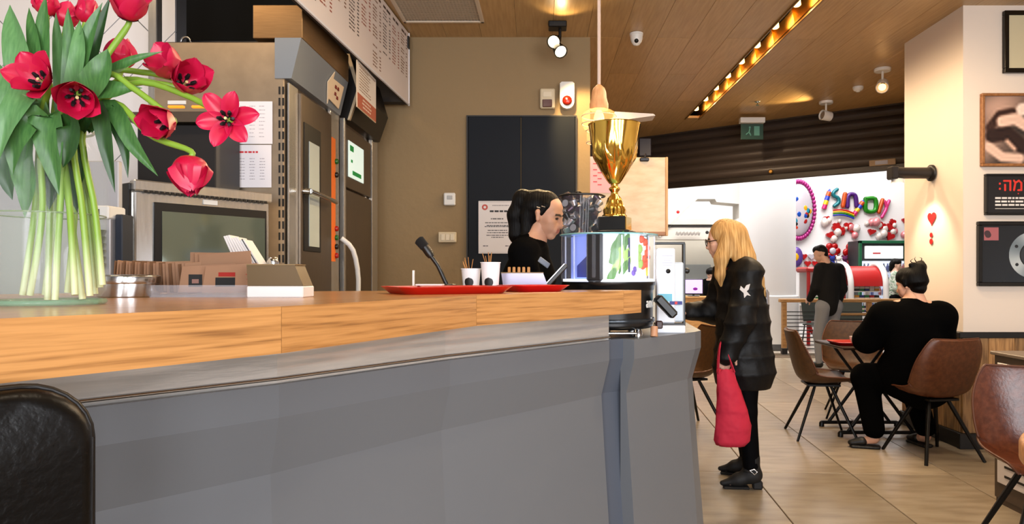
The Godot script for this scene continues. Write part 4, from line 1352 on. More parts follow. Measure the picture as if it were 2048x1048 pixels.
func build_counter_things():
	var black := mat("black plastic")
	var whitep := mat("white plastic")
	var chrome := mat("chrome", Color(0.75, 0.75, 0.75), 0.2, 1.0)
	# vase
	var vc := bar_at(95, 1.46)
	var va := thing("glass_vase", "large clear glass jar vase half full of water and tulip stems", "vase", vc)
	var gl := glass("vase glass", Color(0.88, 0.97, 0.93), 0.022, 0.01)
	put(va, "glass_wall", nb().lathe([Vector2(0.098, 0.0), Vector2(0.107, 0.004), Vector2(0.111, 0.018), Vector2(0.111, 0.285), Vector2(0.106, 0.312), Vector2(0.092, 0.332), Vector2(0.082, 0.345), Vector2(0.080, 0.36), Vector2(0.083, 0.366)], Vector3.ZERO, 48), gl)
	put(va, "inner_wall", nb().lathe([Vector2(0.0, 0.014), Vector2(0.095, 0.016), Vector2(0.105, 0.03), Vector2(0.106, 0.285), Vector2(0.101, 0.309), Vector2(0.088, 0.328), Vector2(0.077, 0.344), Vector2(0.076, 0.36), Vector2(0.083, 0.366)], Vector3.ZERO, 48, Basis.IDENTITY, false), gl)
	put(va, "base_rim", ring_tube(0.101, 0.007, 0.006, 40), glass("vase foot", Color(0.55, 0.72, 0.60), 0.45, 0.05))
	put(va, "mouth_rim", ring_tube(0.081, 0.366, 0.003, 40), glass("vase lip", Color(0.80, 0.90, 0.85), 0.5, 0.05))
	put(va, "water", nb().lathe([Vector2(0.094, 0.017), Vector2(0.1035, 0.031), Vector2(0.1045, 0.186), Vector2(0.1052, 0.189)], Vector3.ZERO, 48), glass("water", Color(0.82, 0.93, 0.78), 0.04, 0.0))
	put(va, "water_line", ring_tube(0.1035, 0.187, 0.0016, 40), glass("water edge", Color(0.5, 0.58, 0.42), 0.6, 0.1))
	# round tin
	var tc := bar_at(258, 1.99)
	var tin := thing("steel_tin", "round polished steel tin standing between the vase and the napkins", "tin", tc)
	put(tin, "body", nb().lathe([Vector2(0.073, 0.0), Vector2(0.078, 0.003), Vector2(0.078, 0.04)], Vector3.ZERO, 32), chrome)
	put(tin, "lid", nb().lathe([Vector2(0.081, 0.038), Vector2(0.083, 0.042), Vector2(0.083, 0.058), Vector2(0.079, 0.062), Vector2(0.06, 0.064), Vector2(0.0, 0.062)], Vector3.ZERO, 32), chrome)
	gl.metallic_specular = 0.12
	build_napkins()
	# white box with an olive lid
	var bp := bar_at(562, 1.96)
	var bx := thing("card_box", "low white box with sloping olive-brown lid beside the napkins", "box", bp)
	put(bx, "base", nb().box(Vector3(0, 0.016, 0), Vector3(0.155, 0.032, 0.09), 0.003), mat("box white", Color(0.88, 0.87, 0.87), 0.5))
	put(bx, "lid", nb().slab(PackedVector2Array([Vector2(-0.077, 0.0325), Vector2(0.076, 0.0325), Vector2(0.052, 0.090), Vector2(-0.08, 0.090)]), Transform3D(Basis.IDENTITY, Vector3(0, 0, -0.04)), 0.078), mat("olive card", Color(0.36, 0.28, 0.15), 0.5))
	put(bx, "lid_edge", nb().box(Vector3(-0.012, 0.091, 0.0), Vector3(0.134, 0.003, 0.082)), mat("olive edge", Color(0.48, 0.39, 0.24), 0.5))
	# white menu cards leaning behind
	for k in 8:
		var cp := bar_at(508 + k * 7.5, 2.42 + 0.006 * k)
		var cd := thing("menu_card", "white card leaning in the fanned bundle behind the napkins", "card", cp, 0.15, "white cards fanned behind the napkins")
		cd.rotation.z = 0.40 + 0.02 * k
		put(cd, "sheet", nb().box(Vector3(0, 0.105 + 0.004 * (k % 3), 0), Vector3(0.006, 0.21, 0.11), 0.001), mat("paper"))
		if k == 6:
			put(cd, "dark_edge", nb().box(Vector3(0.0045, 0.105, 0.0), Vector3(0.002, 0.212, 0.112)), black)
			cd.set_meta("label", "white card with dark backing in the fanned bundle behind the napkins")
			cd.remove_meta("group")
	var sk := thing("shaker", "small chrome-topped shaker behind the olive-lidded box", "shaker", bar_at(546, 2.5))
	put(sk, "jar", nb().lathe([Vector2(0.018, 0.0), Vector2(0.02, 0.004), Vector2(0.019, 0.075)], Vector3.ZERO, 16), black)
	put(sk, "cap", nb().lathe([Vector2(0.021, 0.075), Vector2(0.021, 0.11), Vector2(0.015, 0.125), Vector2(0.0, 0.128)], Vector3.ZERO, 16), chrome)
	# trays
	tray("orange-red serving tray lying nearest on the bar", bar_at(893, 2.40), 0.5, 0.40, 0.28, Color(0.72, 0.10, 0.045))
	tray("crimson serving tray lying by the juice machine", bar_at(1066, 2.67), 0.55, 0.24, 0.20, Color(0.74, 0.02, 0.05))
	var sl := thing("paper_slip", "white paper slip lying on the orange-red tray's far edge", "paper", bar_at(860, 2.47) + Vector3(0, 0.025, 0))
	put(sl, "slip", nb().box(Vector3(0, 0.003, 0), Vector3(0.095, 0.005, 0.05), 0.001), mat("paper"))
	var ps := thing("white_post", "thin white upright post standing behind the orange-red tray", "post", bar_at(827, 2.62))
	put(ps, "post", nb().box(Vector3(0, 0.04, 0), Vector3(0.008, 0.08, 0.008), 0.001), whitep)
	put(ps, "foot", nb().box(Vector3(0, 0.003, 0), Vector3(0.05, 0.006, 0.04), 0.001), whitep)
	# gooseneck microphone
	var mp := bar_at(895, 2.72)
	var mi := thing("gooseneck_microphone", "black gooseneck microphone curving up from the bar", "microphone", mp)
	wput(mi, "base", nb().lathe([Vector2(0.045, 0.0), Vector2(0.045, 0.02), Vector2(0.03, 0.028)], mp, 20), black)
	wput(mi, "neck", nb().tube(sp([mp + Vector3(0, 0.02, 0), at(889, 560, 2.72), at(876, 532, 2.72), at(861, 511, 2.72)], 14), 0.0085, 8), black)
	wput(mi, "head", nb().tube([at(863, 514, 2.72), at(859, 507, 2.72), at(846, 489, 2.72), at(838, 481, 2.72)], [0.012, 0.017, 0.0165, 0.012], 12), black)
	wput(mi, "foam_tip", nb().tube([at(850, 494, 2.72), at(838, 480, 2.72), at(836, 478, 2.72)], [0.019, 0.0205, 0.013], 12), mat("foam", Color(0.035, 0.032, 0.032), 0.95))
	# paper cups full of wooden stirrers
	for q in [[942, 2.74, 0.088, "shorter white paper cup holding wooden stirrers beside the microphone"], [981, 2.70, 0.112, "taller white paper cup holding wooden stirrers on the bar"]]:
		var o := bar_at(q[0], q[1])
		var h: float = q[2]
		var cu := thing("paper_cup", q[3], "cup", o)
		var r0 := 0.030
		var r1 := 0.038
		put(cu, "cup_wall", nb().lathe([Vector2(r0, 0.0), Vector2(r1, h), Vector2(r1 + 0.002, h), Vector2(r1 + 0.002, h - 0.003)], Vector3.ZERO, 24, Basis.IDENTITY, false).lathe([Vector2(r1 - 0.002, h), Vector2(r0 - 0.002, 0.003), Vector2(0, 0.003)], Vector3.ZERO, 24, Basis.IDENTITY, false), mat("paper"))
		for a in [-0.15, 2.2, 4.2]:
			var rows := []
			for r in 9:
				var row := PackedVector3Array()
				var t := -1.0 + r / 4.0
				var ww := sqrt(maxf(0.0, 1.0 - t * t)) * 0.55
				for c in 9:
					var an: float = PI / 2 * 3 + a + (c - 4) / 4.0 * ww
					var y := 0.034 + t * 0.019
					var rr := r0 + (r1 - r0) * y / h + 0.0006
					row.append(Vector3(cos(an) * rr, y, -sin(an) * rr))
				rows.append(row)
			put(cu, "round_logo", nb().grid(rows), mat("logo dark", Color(0.05, 0.035, 0.04), 0.5))
		for k in 7:
			var an := rng.randf() * TAU
			var d := Vector3(cos(an) * 0.02 - 0.012, h + rng.randf_range(0.02, 0.045), sin(an) * 0.02)
			var st := Vector3(-cos(an) * 0.012, 0.006, -sin(an) * 0.012)
			var sn := thing("wooden_stirrer", "thin wooden stirrer standing in the %s paper cup" % q[3].get_slice(" ", 0), "stirrer", o + st, 0.0, "stirrers in the %s paper cup" % q[3].get_slice(" ", 0))
			put(sn, "stick", nb().tube([Vector3.ZERO, d - st], 0.0028, 5, 0.5), mat("stirrer wood", Color(0.68, 0.47, 0.24), 0.6))
	# silver box of wooden pegs
	var xb := bar_at(1050, 2.88)
	var ob := thing("stirrer_box", "silver-grey sloping box with brown rim and wooden clips, near the barista", "box", xb)
	put(ob, "body", nb().slab(PackedVector2Array([Vector2(-0.085, 0), Vector2(0.10, 0), Vector2(0.075, 0.07), Vector2(-0.095, 0.07)]), Transform3D(Basis.IDENTITY, Vector3(0, 0, -0.04)), 0.08), mat("silver card", Color(0.52, 0.51, 0.58), 0.3, 0.5))
	put(ob, "rim", nb().box(Vector3(-0.01, 0.0715, 0), Vector3(0.172, 0.004, 0.082)), mat("olive edge", Color(0.48, 0.39, 0.24), 0.5))
	for k in 5:
		put(ob, "clip", nb().box(Vector3(-0.065 + 0.02 * k, 0.083, 0.01 * (k % 2)), Vector3(0.012, 0.025, 0.006), 0.002), mat("stirrer wood", Color(0.68, 0.47, 0.24), 0.6))
	# till screen on the ledge behind
	var sc := Vector3(0.005, BASE_TOP + 0.003, -3.02)
	var ti := thing("till_screen", "black tilted till screen with pale edge in front of the barista", "screen", sc)
	put(ti, "foot", nb().box(Vector3(-0.02, 0.01, -0.02), Vector3(0.12, 0.02, 0.12), 0.004), black)
	put(ti, "stand", nb().tube([Vector3(-0.02, 0.02, -0.02), Vector3(-0.02, 0.22, -0.02)], 0.018, 8), black)
	var tb := Basis(Vector3(0, 0, 1), -0.75)
	put(ti, "panel", nb().box(Vector3(0.0, 0.24, 0.0), Vector3(0.018, 0.19, 0.24), 0.004, tb), black)
	put(ti, "pale_edge", nb().box(Vector3(-0.008, 0.246, 0.0), Vector3(0.004, 0.185, 0.244), 0.0, tb), mat("pale steel", Color(0.75, 0.75, 0.77), 0.35, 0.5))
	# bar stool whose back shows at the lower left
	var sr := Vector3(-0.69, 0, -1.085)
	var stl := thing("bar_stool", "black leather bar stool with rounded back, pushed up to the counter", "bar stool", Vector3(-0.842, 0, -0.885), atan2(0.83, 0.55))
	var lea := mat("black leather", Color(0.016, 0.013, 0.012), 0.32)
	lea.metallic_specular = 0.38
	lea.heightmap_enabled = true
	lea.heightmap_scale = 0.07
	lea.heightmap_texture = noise(0.03, 23, [], 512, 4, 12.0)
	lea.uv1_triplanar = true
	lea.uv1_scale = Vector3(3, 3, 3)
	var rows := []
	for r in 25:                                           # rounded panel as loops from one face round to the other
		var t := float(r) / 24.0
		var th := PI * t
		var ins := 0.022 * (1.0 - sin(th))
		var dz := 0.024 * cos(th)
		rows.append(round_loop(0.225 - ins, 0.16 - ins, 0.085, Vector3(0, 1.01, 0.0), dz, -0.03))
	put(stl, "backrest", nb().grid(rows, true, true).cap_loop(rows[0], true).cap_loop(rows[24], false), lea)
	var pip := round_loop(0.226, 0.161, 0.085, Vector3(0, 1.01, 0), 0.0, -0.03)
	var pp := []
	for p in pip:
		pp.append(p)
	pp.append(pip[0])
	put(stl, "piping", nb().tube(pp, 0.005, 6), mat("dark piping", Color(0.04, 0.025, 0.018), 0.4))
	put(stl, "seat", nb().box(Vector3(0, 0.80, -0.22), Vector3(0.44, 0.09, 0.38), 0.035), lea)
	for q in [[-1, -1], [1, -1], [-1, 1], [1, 1]]:
		put(stl, "leg", nb().tube([Vector3(q[0] * 0.17, 0.76, -0.24 + q[1] * 0.16), Vector3(q[0] * 0.23, 0.0, -0.24 + q[1] * 0.22)], 0.014, 8), mat("black metal"))
	for q in [-1, 1]:
		put(stl, "back_post", nb().tube([Vector3(q * 0.13, 0.79, -0.05), Vector3(q * 0.13, 0.95, -0.01)], 0.012, 8), mat("black metal"))

func ring_tube(r: float, y: float, t: float, n: int) -> B:
	var pts := []
	for k in n + 1:
		pts.append(Vector3(cos(TAU * k / n) * r, y, sin(TAU * k / n) * r))
	return nb().tube(pts, t, 6)

func round_loop(hw: float, hh: float, rad: float, c: Vector3, z: float, bow: float) -> PackedVector3Array:   # a rounded rectangle in XY, bowed back at its middle
	var row := PackedVector3Array()
	for q in [[1, 1, 0.0], [-1, 1, PI / 2], [-1, -1, PI], [1, -1, PI * 1.5]]:
		for k in 8:
			var a: float = q[2] + PI / 2 * k / 7
			var x: float = q[0] * (hw - rad) + cos(a) * rad
			var y: float = q[1] * (hh - rad) + sin(a) * rad
			row.append(c + Vector3(x, y, z + bow * (x * x) / (hw * hw) * -1.0))
	return row

func tray(label: String, o: Vector3, turn: float, w: float, d: float, col: Color):
	var t := thing("serving_tray", label, "tray", o, turn)
	var m := mat("tray %s" % col.to_html(), col, 0.32)
	var loop := func(hw: float, hd: float, y: float) -> PackedVector3Array:
		var row := PackedVector3Array()
		var rad := 0.04
		for q in [[1, 1, 0.0], [-1, 1, PI / 2], [-1, -1, PI], [1, -1, PI * 1.5]]:
			for k in 6:
				var a: float = q[2] + PI / 2 * k / 5
				row.append(Vector3(q[0] * (hw - rad) + cos(a) * rad, y, -(q[1] * (hd - rad) + sin(a) * rad)))
		return row
	var w2 := w / 2
	var d2 := d / 2
	var rows := [loop.call(w2 - 0.03, d2 - 0.03, 0.0), loop.call(w2 - 0.025, d2 - 0.025, 0.001), loop.call(w2 - 0.004, d2 - 0.004, 0.021), loop.call(w2, d2, 0.024), loop.call(w2 - 0.004, d2 - 0.004, 0.0245), loop.call(w2 - 0.028, d2 - 0.028, 0.004)]
	put(t, "rim", nb().grid(rows, true), m)
	put(t, "bottom", nb().grid([loop.call(w2 - 0.03, d2 - 0.03, 0.0), loop.call(0.045, 0.045, 0.0)], true, true).grid([loop.call(w2 - 0.028, d2 - 0.028, 0.004), loop.call(0.045, 0.045, 0.004)], true).cap_loop(loop.call(0.045, 0.045, 0.004), false), m)

func build_napkins():
	var kraft := mat("kraft paper", Color(0.62, 0.47, 0.36), 0.75)
	var edge := mat("kraft edge", Color(0.45, 0.31, 0.20), 0.8)
	var lab := "folded kraft paper napkin fanned in the clear holder on the bar"
	for k in 24:
		var t := k / 23.0
		var p := bar_at(250 + 165 * t, 2.20 - 0.10 * t * t)
		var n := thing("paper_napkin", lab, "napkin", p + Vector3(0, 0.012, 0), 1.45 - 1.0 * t, "kraft napkins fanned in the clear holder")
		n.rotation.z = -0.10 + 0.2 * t
		var w := 0.105
		put(n, "sheet", nb().box(Vector3(0, 0.045, 0), Vector3(w, 0.09 + 0.006 * sin(k * 2.3), 0.004), 0.001), kraft if k % 3 else edge)
	# the frontmost napkins face the guests and show their print
	for q in [[425, 2.055, 0.30, "front kraft napkin with a dark square, left of the one with the red bar"], [470, 2.02, 0.12, "frontmost kraft napkin with red bar over black block"]]:
		var p := bar_at(q[0], q[1])
		var n := thing("printed_napkin", q[3], "napkin", p + Vector3(0, 0.012, 0), q[2])
		n.rotation.x = -0.06
		put(n, "sheet", nb().slab(PackedVector2Array([Vector2(-0.09, 0), Vector2(0.075, 0), Vector2(0.085, 0.045), Vector2(0.06, 0.085), Vector2(-0.08, 0.075)]), Transform3D.IDENTITY, 0.004), kraft)
		if q[0] == 470:
			put(n, "red_bar", nb().box(Vector3(-0.022, 0.052, 0.0045), Vector3(0.046, 0.012, 0.001)), mat("print red", Color(0.62, 0.10, 0.04), 0.7))
			put(n, "black_block", nb().box(Vector3(-0.026, 0.030, 0.0045), Vector3(0.054, 0.026, 0.001)), mat("print black", Color(0.04, 0.04, 0.045), 0.7))
			for k in 3:
				put(n, "print_line", nb().box(Vector3(0.045, 0.052 - 0.014 * k, 0.0045), Vector3(0.03 - 0.006 * k, 0.003, 0.001)), mat("print faint red", Color(0.62, 0.30, 0.22), 0.7))
		else:
			put(n, "dark_square", nb().box(Vector3(-0.045, 0.034, 0.0045), Vector3(0.036, 0.036, 0.001)), mat("print black", Color(0.04, 0.04, 0.045), 0.7))
			put(n, "square_mark", nb().box(Vector3(-0.045, 0.032, 0.0052), Vector3(0.018, 0.012, 0.001)), mat("print grey red", Color(0.55, 0.40, 0.36), 0.7))
	for k in 3:
		var n := thing("paper_napkin", "long kraft napkin lying across the fan's top behind the printed ones", "napkin", bar_at(455 - 12 * k, 2.10 + 0.012 * k) + Vector3(0, 0.03, 0), 0.1, "kraft napkins across the fan's top")
		n.rotation.z = 0.08 - 0.05 * k
		put(n, "sheet", nb().box(Vector3(0, 0.05, 0), Vector3(0.15, 0.10, 0.004), 0.001), kraft)
	var hc := bar_at(395, 2.0)
	var h := thing("napkin_holder", "clear acrylic napkin holder lying low on the bar", "holder", hc)
	var ac := glass("acrylic", Color(0.85, 0.86, 0.90), 0.22, 0.03)
	put(h, "front_panel", nb().box(Vector3(0.02, 0.017, 0.03), Vector3(0.28, 0.034, 0.004)), ac)
	put(h, "base", nb().box(Vector3(0.0, 0.003, -0.09), Vector3(0.36, 0.006, 0.24)), ac)
	put(h, "end_panel", nb().box(Vector3(0.162, 0.017, -0.02), Vector3(0.004, 0.034, 0.09)), ac)

# ---------------------------------------------------------------- the juice machine and what stands on it
func build_machine():
	var black := mat("black plastic")
	var body := mat("machine black", Color(0.045, 0.047, 0.05), 0.3)
	var whitep := mat("white plastic")
	var c := Vector3(0.268, BASE_TOP, -3.2)
	var jm := thing("juice_machine", "round black juice machine with a lit clear drum of vegetable pictures", "juice machine", c)
	var T := 0.453                                         # drum's lid above the ledge
	var D0 := 0.24
	put(jm, "base", nb().lathe([Vector2(0.17, 0.03), Vector2(0.195, 0.035), Vector2(0.20, 0.05), Vector2(0.20, 0.20), Vector2(0.206, 0.205), Vector2(0.206, 0.222), Vector2(0.214, 0.226), Vector2(0.214, D0)], Vector3.ZERO, 48), body)
	put(jm, "base_ring", nb().lathe([Vector2(0.2065, 0.06), Vector2(0.209, 0.064), Vector2(0.209, 0.074), Vector2(0.2065, 0.078)], Vector3.ZERO, 48, Basis.IDENTITY, false), mat("machine ring", Color(0.2, 0.22, 0.24), 0.25, 0.6))
	for q in [[-0.12, 0.12], [0.12, 0.12], [-0.12, -0.12], [0.12, -0.12]]:
		put(jm, "foot", nb().lathe([Vector2(0.02, 0.0), Vector2(0.02, 0.012), Vector2(0.012, 0.032)], Vector3(q[0], 0, q[1]), 12), mat("chrome", Color(0.75, 0.75, 0.75), 0.2, 1.0))
	put(jm, "drip_bracket", nb().box(Vector3(0.04, 0.02, 0.19), Vector3(0.13, 0.008, 0.03), 0.002).tube([Vector3(-0.02, 0.002, 0.19), Vector3(-0.01, 0.036, 0.16)], 0.006, 6).tube([Vector3(0.1, 0.002, 0.19), Vector3(0.1, 0.036, 0.16)], 0.006, 6), mat("chrome"))
	# lit drum: glowing inner cylinder in two sectors behind clear acrylic
	var sector := func(a0: float, a1: float, r: float, y0: float, y1: float) -> B:
		var rows := []
		for q in [y0, y1]:
			var row := PackedVector3Array()
			for k in 25:
				var a := lerpf(a0, a1, k / 24.0)
				row.append(Vector3(sin(a) * r, q, cos(a) * r))
			rows.append(row)
		return nb().grid(rows)
	put(jm, "light_panel", sector.call(-0.28, 3.4, 0.172, D0 + 0.01, T - 0.012), glow("drum white", Color(0.97, 0.98, 1.0), 0.85))
	put(jm, "blue_panel", sector.call(-2.88, -0.42, 0.172, D0 + 0.01, T - 0.012), glow("drum blue", Color(0.50, 0.58, 0.92), 0.45))
	put(jm, "blue_wedge", nb().slab(PackedVector2Array([Vector2(-0.09, 0.02), Vector2(0.01, 0.02), Vector2(0.01, 0.155), Vector2(-0.09, 0.07)]), Transform3D(Basis(Vector3.UP, -0.62), Vector3(-0.072, D0, 0.158)), 0.006), mat("wedge blue", Color(0.12, 0.18, 0.55), 0.3))
	put(jm, "dark_column", nb().box(Vector3(-0.075, (D0 + T) / 2, 0.187), Vector3(0.072, T - D0, 0.03), 0.01, Basis(Vector3.UP, -0.37)), black)
	put(jm, "light_ring", nb().lathe([Vector2(0.176, D0 + 0.001), Vector2(0.208, D0 + 0.001), Vector2(0.208, D0 + 0.012), Vector2(0.176, D0 + 0.012)], Vector3.ZERO, 48, Basis.IDENTITY, false), glow("ring white", Color(0.95, 0.97, 1.0), 1.1))
	put(jm, "acrylic_drum", nb().lathe([Vector2(0.213, D0 + 0.001), Vector2(0.217, D0 + 0.02), Vector2(0.217, T - 0.006)], Vector3.ZERO, 48, Basis.IDENTITY, false), glass("drum acrylic", Color(0.93, 0.95, 1.0), 0.05))
	put(jm, "lid", nb().lathe([Vector2(0.21, T - 0.006), Vector2(0.224, T - 0.005), Vector2(0.224, T), Vector2(0.0, T + 0.001)], Vector3.ZERO, 48), mat("lid glass edge", Color(0.55, 0.78, 0.80), 0.12, 0.0))
	for k in 8:
		var an := -1.25 + k * 0.36
		put(jm, "drum_rib", nb().box(Vector3(sin(an) * 0.209, (D0 + T) / 2, cos(an) * 0.209), Vector3(0.007, T - D0 - 0.02, 0.006), 0.001, Basis(Vector3.UP, an)), glass("rib acrylic", Color(0.9, 0.93, 1.0), 0.3, 0.05))
	omni("drum_light", c + Vector3(0.05, D0 + 0.10, 0.40), Color(0.9, 0.94, 1.0), 0.05, 0.05)
	# pictured vegetables, standing out a little from the lit wall
	var leafm := mat("veg green", Color(0.22, 0.42, 0.06), 0.6)
	var lightg := mat("veg pale green", Color(0.55, 0.68, 0.30), 0.6)
	var orange := mat("veg orange", Color(0.82, 0.27, 0.06), 0.6)
	var yellow := mat("veg yellow", Color(0.90, 0.62, 0.12), 0.6)
	var violet := mat("veg violet", Color(0.35, 0.22, 0.60), 0.6)
	var on_drum := func(px: float, py: float) -> Vector3:
		var x := (px - 1217.0) / 437.0
		x = clampf(x, -0.168, 0.168)
		return Vector3(x, (563.0 - py) / 437.0 + D0, sqrt(0.176 * 0.176 - x * x))
	for q in [[1225, 492, 1.6, 0], [1238, 498, 0.9, 0], [1222, 515, 1.3, 0], [1243, 512, 2.0, 1], [1232, 507, 1.2, 1], [1226, 532, 2.1, 1], [1240, 535, 1.4, 0], [1233, 480, 1.5, 0], [1218, 548, 0.7, 0], [1246, 528, 1.5, 1], [1244, 484, 1.0, 0], [1224, 503, 2.3, 0]]:
		var p: Vector3 = on_drum.call(q[0], q[1])
		var lf := leaf_shape([p + Vector3(-0.018, -0.032, 0), p, p + Vector3(0.014, 0.032, 0.002)], 0.034, Vector3(p.x, 0, p.z).normalized(), 0.1)
		var o := put(jm, "lettuce_leaf", lf, [leafm, lightg][q[3]])
	for q in [[1284, 486], [1291, 497], [1287, 508], [1282, 519], [1292, 515], [1279, 532], [1287, 528], [1276, 481]]:
		put(jm, "carrot_slice", nb().ball(on_drum.call(q[0], q[1]), Vector3(0.015, 0.018, 0.008), 10), orange)
	for q in [[1297, 528], [1293, 540], [1299, 516]]:
		put(jm, "pepper_piece", nb().ball(on_drum.call(q[0], q[1]), Vector3(0.013, 0.028, 0.008), 10), yellow)
	for q in [[1259, 546], [1262, 539]]:
		put(jm, "cabbage_piece", nb().ball(on_drum.call(q[0], q[1]), Vector3(0.010, 0.014, 0.006), 10), violet)
	for q in [[1272, 500], [1270, 515], [1273, 528]]:
		put(jm, "herb", nb().ball(on_drum.call(q[0], q[1]), Vector3(0.014, 0.022, 0.006), 10), lightg)
	put(jm, "dark_strip", nb().box(on_drum.call(1250, 512) + Vector3(0, 0, 0.004), Vector3(0.010, 0.15, 0.004), 0.001, Basis(Vector3.UP, 0.45)), mat("strip navy", Color(0.10, 0.11, 0.28), 0.4))
	# white lettering on the black base, and the spout arm on the right
	var la := 1.06
	lettering(jm, "lettering", "anc", 0.055, 0.002, whitep, Transform3D(Basis(Vector3.UP, la), Vector3(sin(la) * 0.201, 0.145, cos(la) * 0.201)), "Droid Sans", true)
	put(jm, "indicator", nb().ball(Vector3(sin(1.15) * 0.2, 0.075, cos(1.15) * 0.2), Vector3(0.006, 0.006, 0.006), 8), whitep)
	put(jm, "spout_arm", nb().box(Vector3(0.245, 0.13, 0.09), Vector3(0.04, 0.115, 0.07), 0.008, Basis(Vector3(0, 0, 1), 0.75)), black)
	put(jm, "red_latch", nb().box(Vector3(0.215, 0.05, 0.10), Vector3(0.03, 0.035, 0.03), 0.005), mat("latch red", Color(0.16, 0.03, 0.03), 0.4))
	put(jm, "copper_nozzle", nb().tube([Vector3(0.185, 0.002, 0.155), Vector3(0.187, 0.045, 0.145)], 0.016, 10), mat("beige plastic", Color(0.72, 0.52, 0.38), 0.5))
	# clear bin of capsules on the lid
	var bc := c + Vector3(-0.122, T + 0.001, 0.02)
	var bn := thing("capsule_bin", "clear round bin with black rim full of dark and silver capsules, on the juice machine", "bin", bc)
	put(bn, "bin_wall", nb().lathe([Vector2(0.092, 0.0), Vector2(0.094, 0.003), Vector2(0.101, 0.172)], Vector3.ZERO, 36, Basis.IDENTITY, false), glass("bin acrylic", Color(0.93, 0.94, 0.98), 0.025))
	put(bn, "bin_floor", nb().lathe([Vector2(0.09, 0.001), Vector2(0.09, 0.005)], Vector3.ZERO, 36), glass("bin acrylic", Color(0.93, 0.94, 0.98), 0.025))
	put(bn, "rim", ring_tube(0.102, 0.173, 0.005, 36), black)
	var cm := [mat("capsule black", Color(0.03, 0.028, 0.035), 0.25, 0.4), mat("capsule silver", Color(0.72, 0.72, 0.76), 0.25, 0.9), mat("capsule plum", Color(0.22, 0.15, 0.2), 0.25, 0.7), mat("capsule red", Color(0.45, 0.02, 0.06), 0.3, 0.3)]
	var cl := ["black coffee capsule in the clear round bin", "silver coffee capsule in the clear round bin", "plum-brown coffee capsule in the clear round bin", "red coffee capsule in the clear round bin"]
	var cup := nb().lathe([Vector2(0.012, -0.014), Vector2(0.017, 0.010), Vector2(0.019, 0.011), Vector2(0.019, 0.014), Vector2(0.0, 0.015)], Vector3.ZERO, 12).mesh()
	for lay in 6:
		for k in (9 if lay < 5 else 7):
			var an := TAU * k / 9.0 + lay * 0.37
			var r := 0.072 if k % 9 != 8 else 0.03
			var kind := 3 if (lay == 0 and k == 7) else [0, 1, 2, 1, 0, 0, 2][rng.randi() % 7] as int
			var o := thing("coffee_capsule", cl[kind], "capsule", bc + Vector3(cos(an) * r, 0.024 + 0.0285 * lay, sin(an) * r), 0.0, cl[kind].replace("capsule", "capsules"))
			o.rotation = Vector3(rng.randf_range(-1.5, 1.5), rng.randf() * TAU, rng.randf_range(-1.0, 1.0))
			put(o, "shell", cup, cm[kind])
			put(o, "foil_lid", nb().disc(Vector3(0, 0.0155, 0), Basis.IDENTITY, 0.0165, 1.0, 12), cm[1])
	# gold trophy
	var tb := c + Vector3(0.02, T + 0.001, 0.05)
	tb.x = at(1229, 0, 3.15).x
	var gold := mat("trophy gold", Color(0.98, 0.80, 0.38), 0.11, 1.0)
	var tr := thing("gold_trophy", "tall shiny gold trophy cup on a black square plinth, on the juice machine", "trophy", tb)
	var turn := Basis(Vector3.UP, -0.35)
	put(tr, "foot_plate", nb().box(Vector3(0.0, 0.008, 0), Vector3(0.165, 0.014, 0.14), 0.003, turn), mat("plinth brown", Color(0.09, 0.055, 0.03), 0.35))
	put(tr, "plinth", nb().box(Vector3(0.0, 0.046, 0), Vector3(0.125, 0.063, 0.11), 0.003, turn), mat("plinth black", Color(0.012, 0.012, 0.013), 0.3))
	put(tr, "side_plaque", nb().box(turn * Vector3(0.064, 0.046, 0.0), Vector3(0.004, 0.058, 0.10), 0.001, turn), gold)
	var up := 0.077
	var stem := nb()
	var sprof := [Vector2(0.055, 0.0), Vector2(0.056, 0.006), Vector2(0.048, 0.012), Vector2(0.050, 0.03), Vector2(0.040, 0.05), Vector2(0.034, 0.07), Vector2(0.030, 0.085), Vector2(0.017, 0.10), Vector2(0.016, 0.112), Vector2(0.025, 0.122), Vector2(0.025, 0.130), Vector2(0.015, 0.137), Vector2(0.018, 0.148), Vector2(0.024, 0.154)]
	put(tr, "stem", lobed(sprof, up, 12, 0.10, 0.0, 0.10), gold)
	var cprof := [Vector2(0.024, 0.150), Vector2(0.034, 0.162), Vector2(0.052, 0.190), Vector2(0.070, 0.222), Vector2(0.085, 0.255), Vector2(0.098, 0.295), Vector2(0.106, 0.335), Vector2(0.111, 0.375), Vector2(0.116, 0.408), Vector2(0.119, 0.416), Vector2(0.115, 0.416), Vector2(0.106, 0.37), Vector2(0.09, 0.28), Vector2(0.0, 0.19)]
	put(tr, "cup", lobed(cprof, up, 9, 0.06, 0.19, 0.35), gold)
	for k in 9:                                            # raised leaves round the bowl
		var an := TAU * k / 9.0
		var dir := Vector3(cos(an), 0, sin(an))
		var r0 := nb()
		var pts := []
		for q in [[0.062, 0.205], [0.083, 0.235], [0.098, 0.275], [0.107, 0.32], [0.108, 0.35]]:
			pts.append(dir * q[0] + Vector3(0, q[1] + up, 0))
		put(tr, "embossed_leaf", leaf_shape(pts, 0.062, dir, -0.5), gold)
	# wooden board stand behind the trophy, with a pink note
	var bd := 3.86
	var a := at(1180, 315, bd)
	var b := at(1335, 472, bd)
	var wb := thing("clipboard_stand", "pale wooden board on a stand behind the gold trophy", "board", Vector3((a.x + b.x) / 2, BASE_TOP, -bd))
	var ply := grained("pale ply", [Color(0.80, 0.68, 0.52), Color(0.85, 0.74, 0.59), Color(0.88, 0.78, 0.64)], Vector3(1.2, 3.0, 3.0), 0.5, 27)
	wput(wb, "panel", nb().box(Vector3((a.x + b.x) / 2, (a.y + b.y) / 2, -bd), Vector3(b.x - a.x, a.y - b.y, 0.012), 0.003), ply)
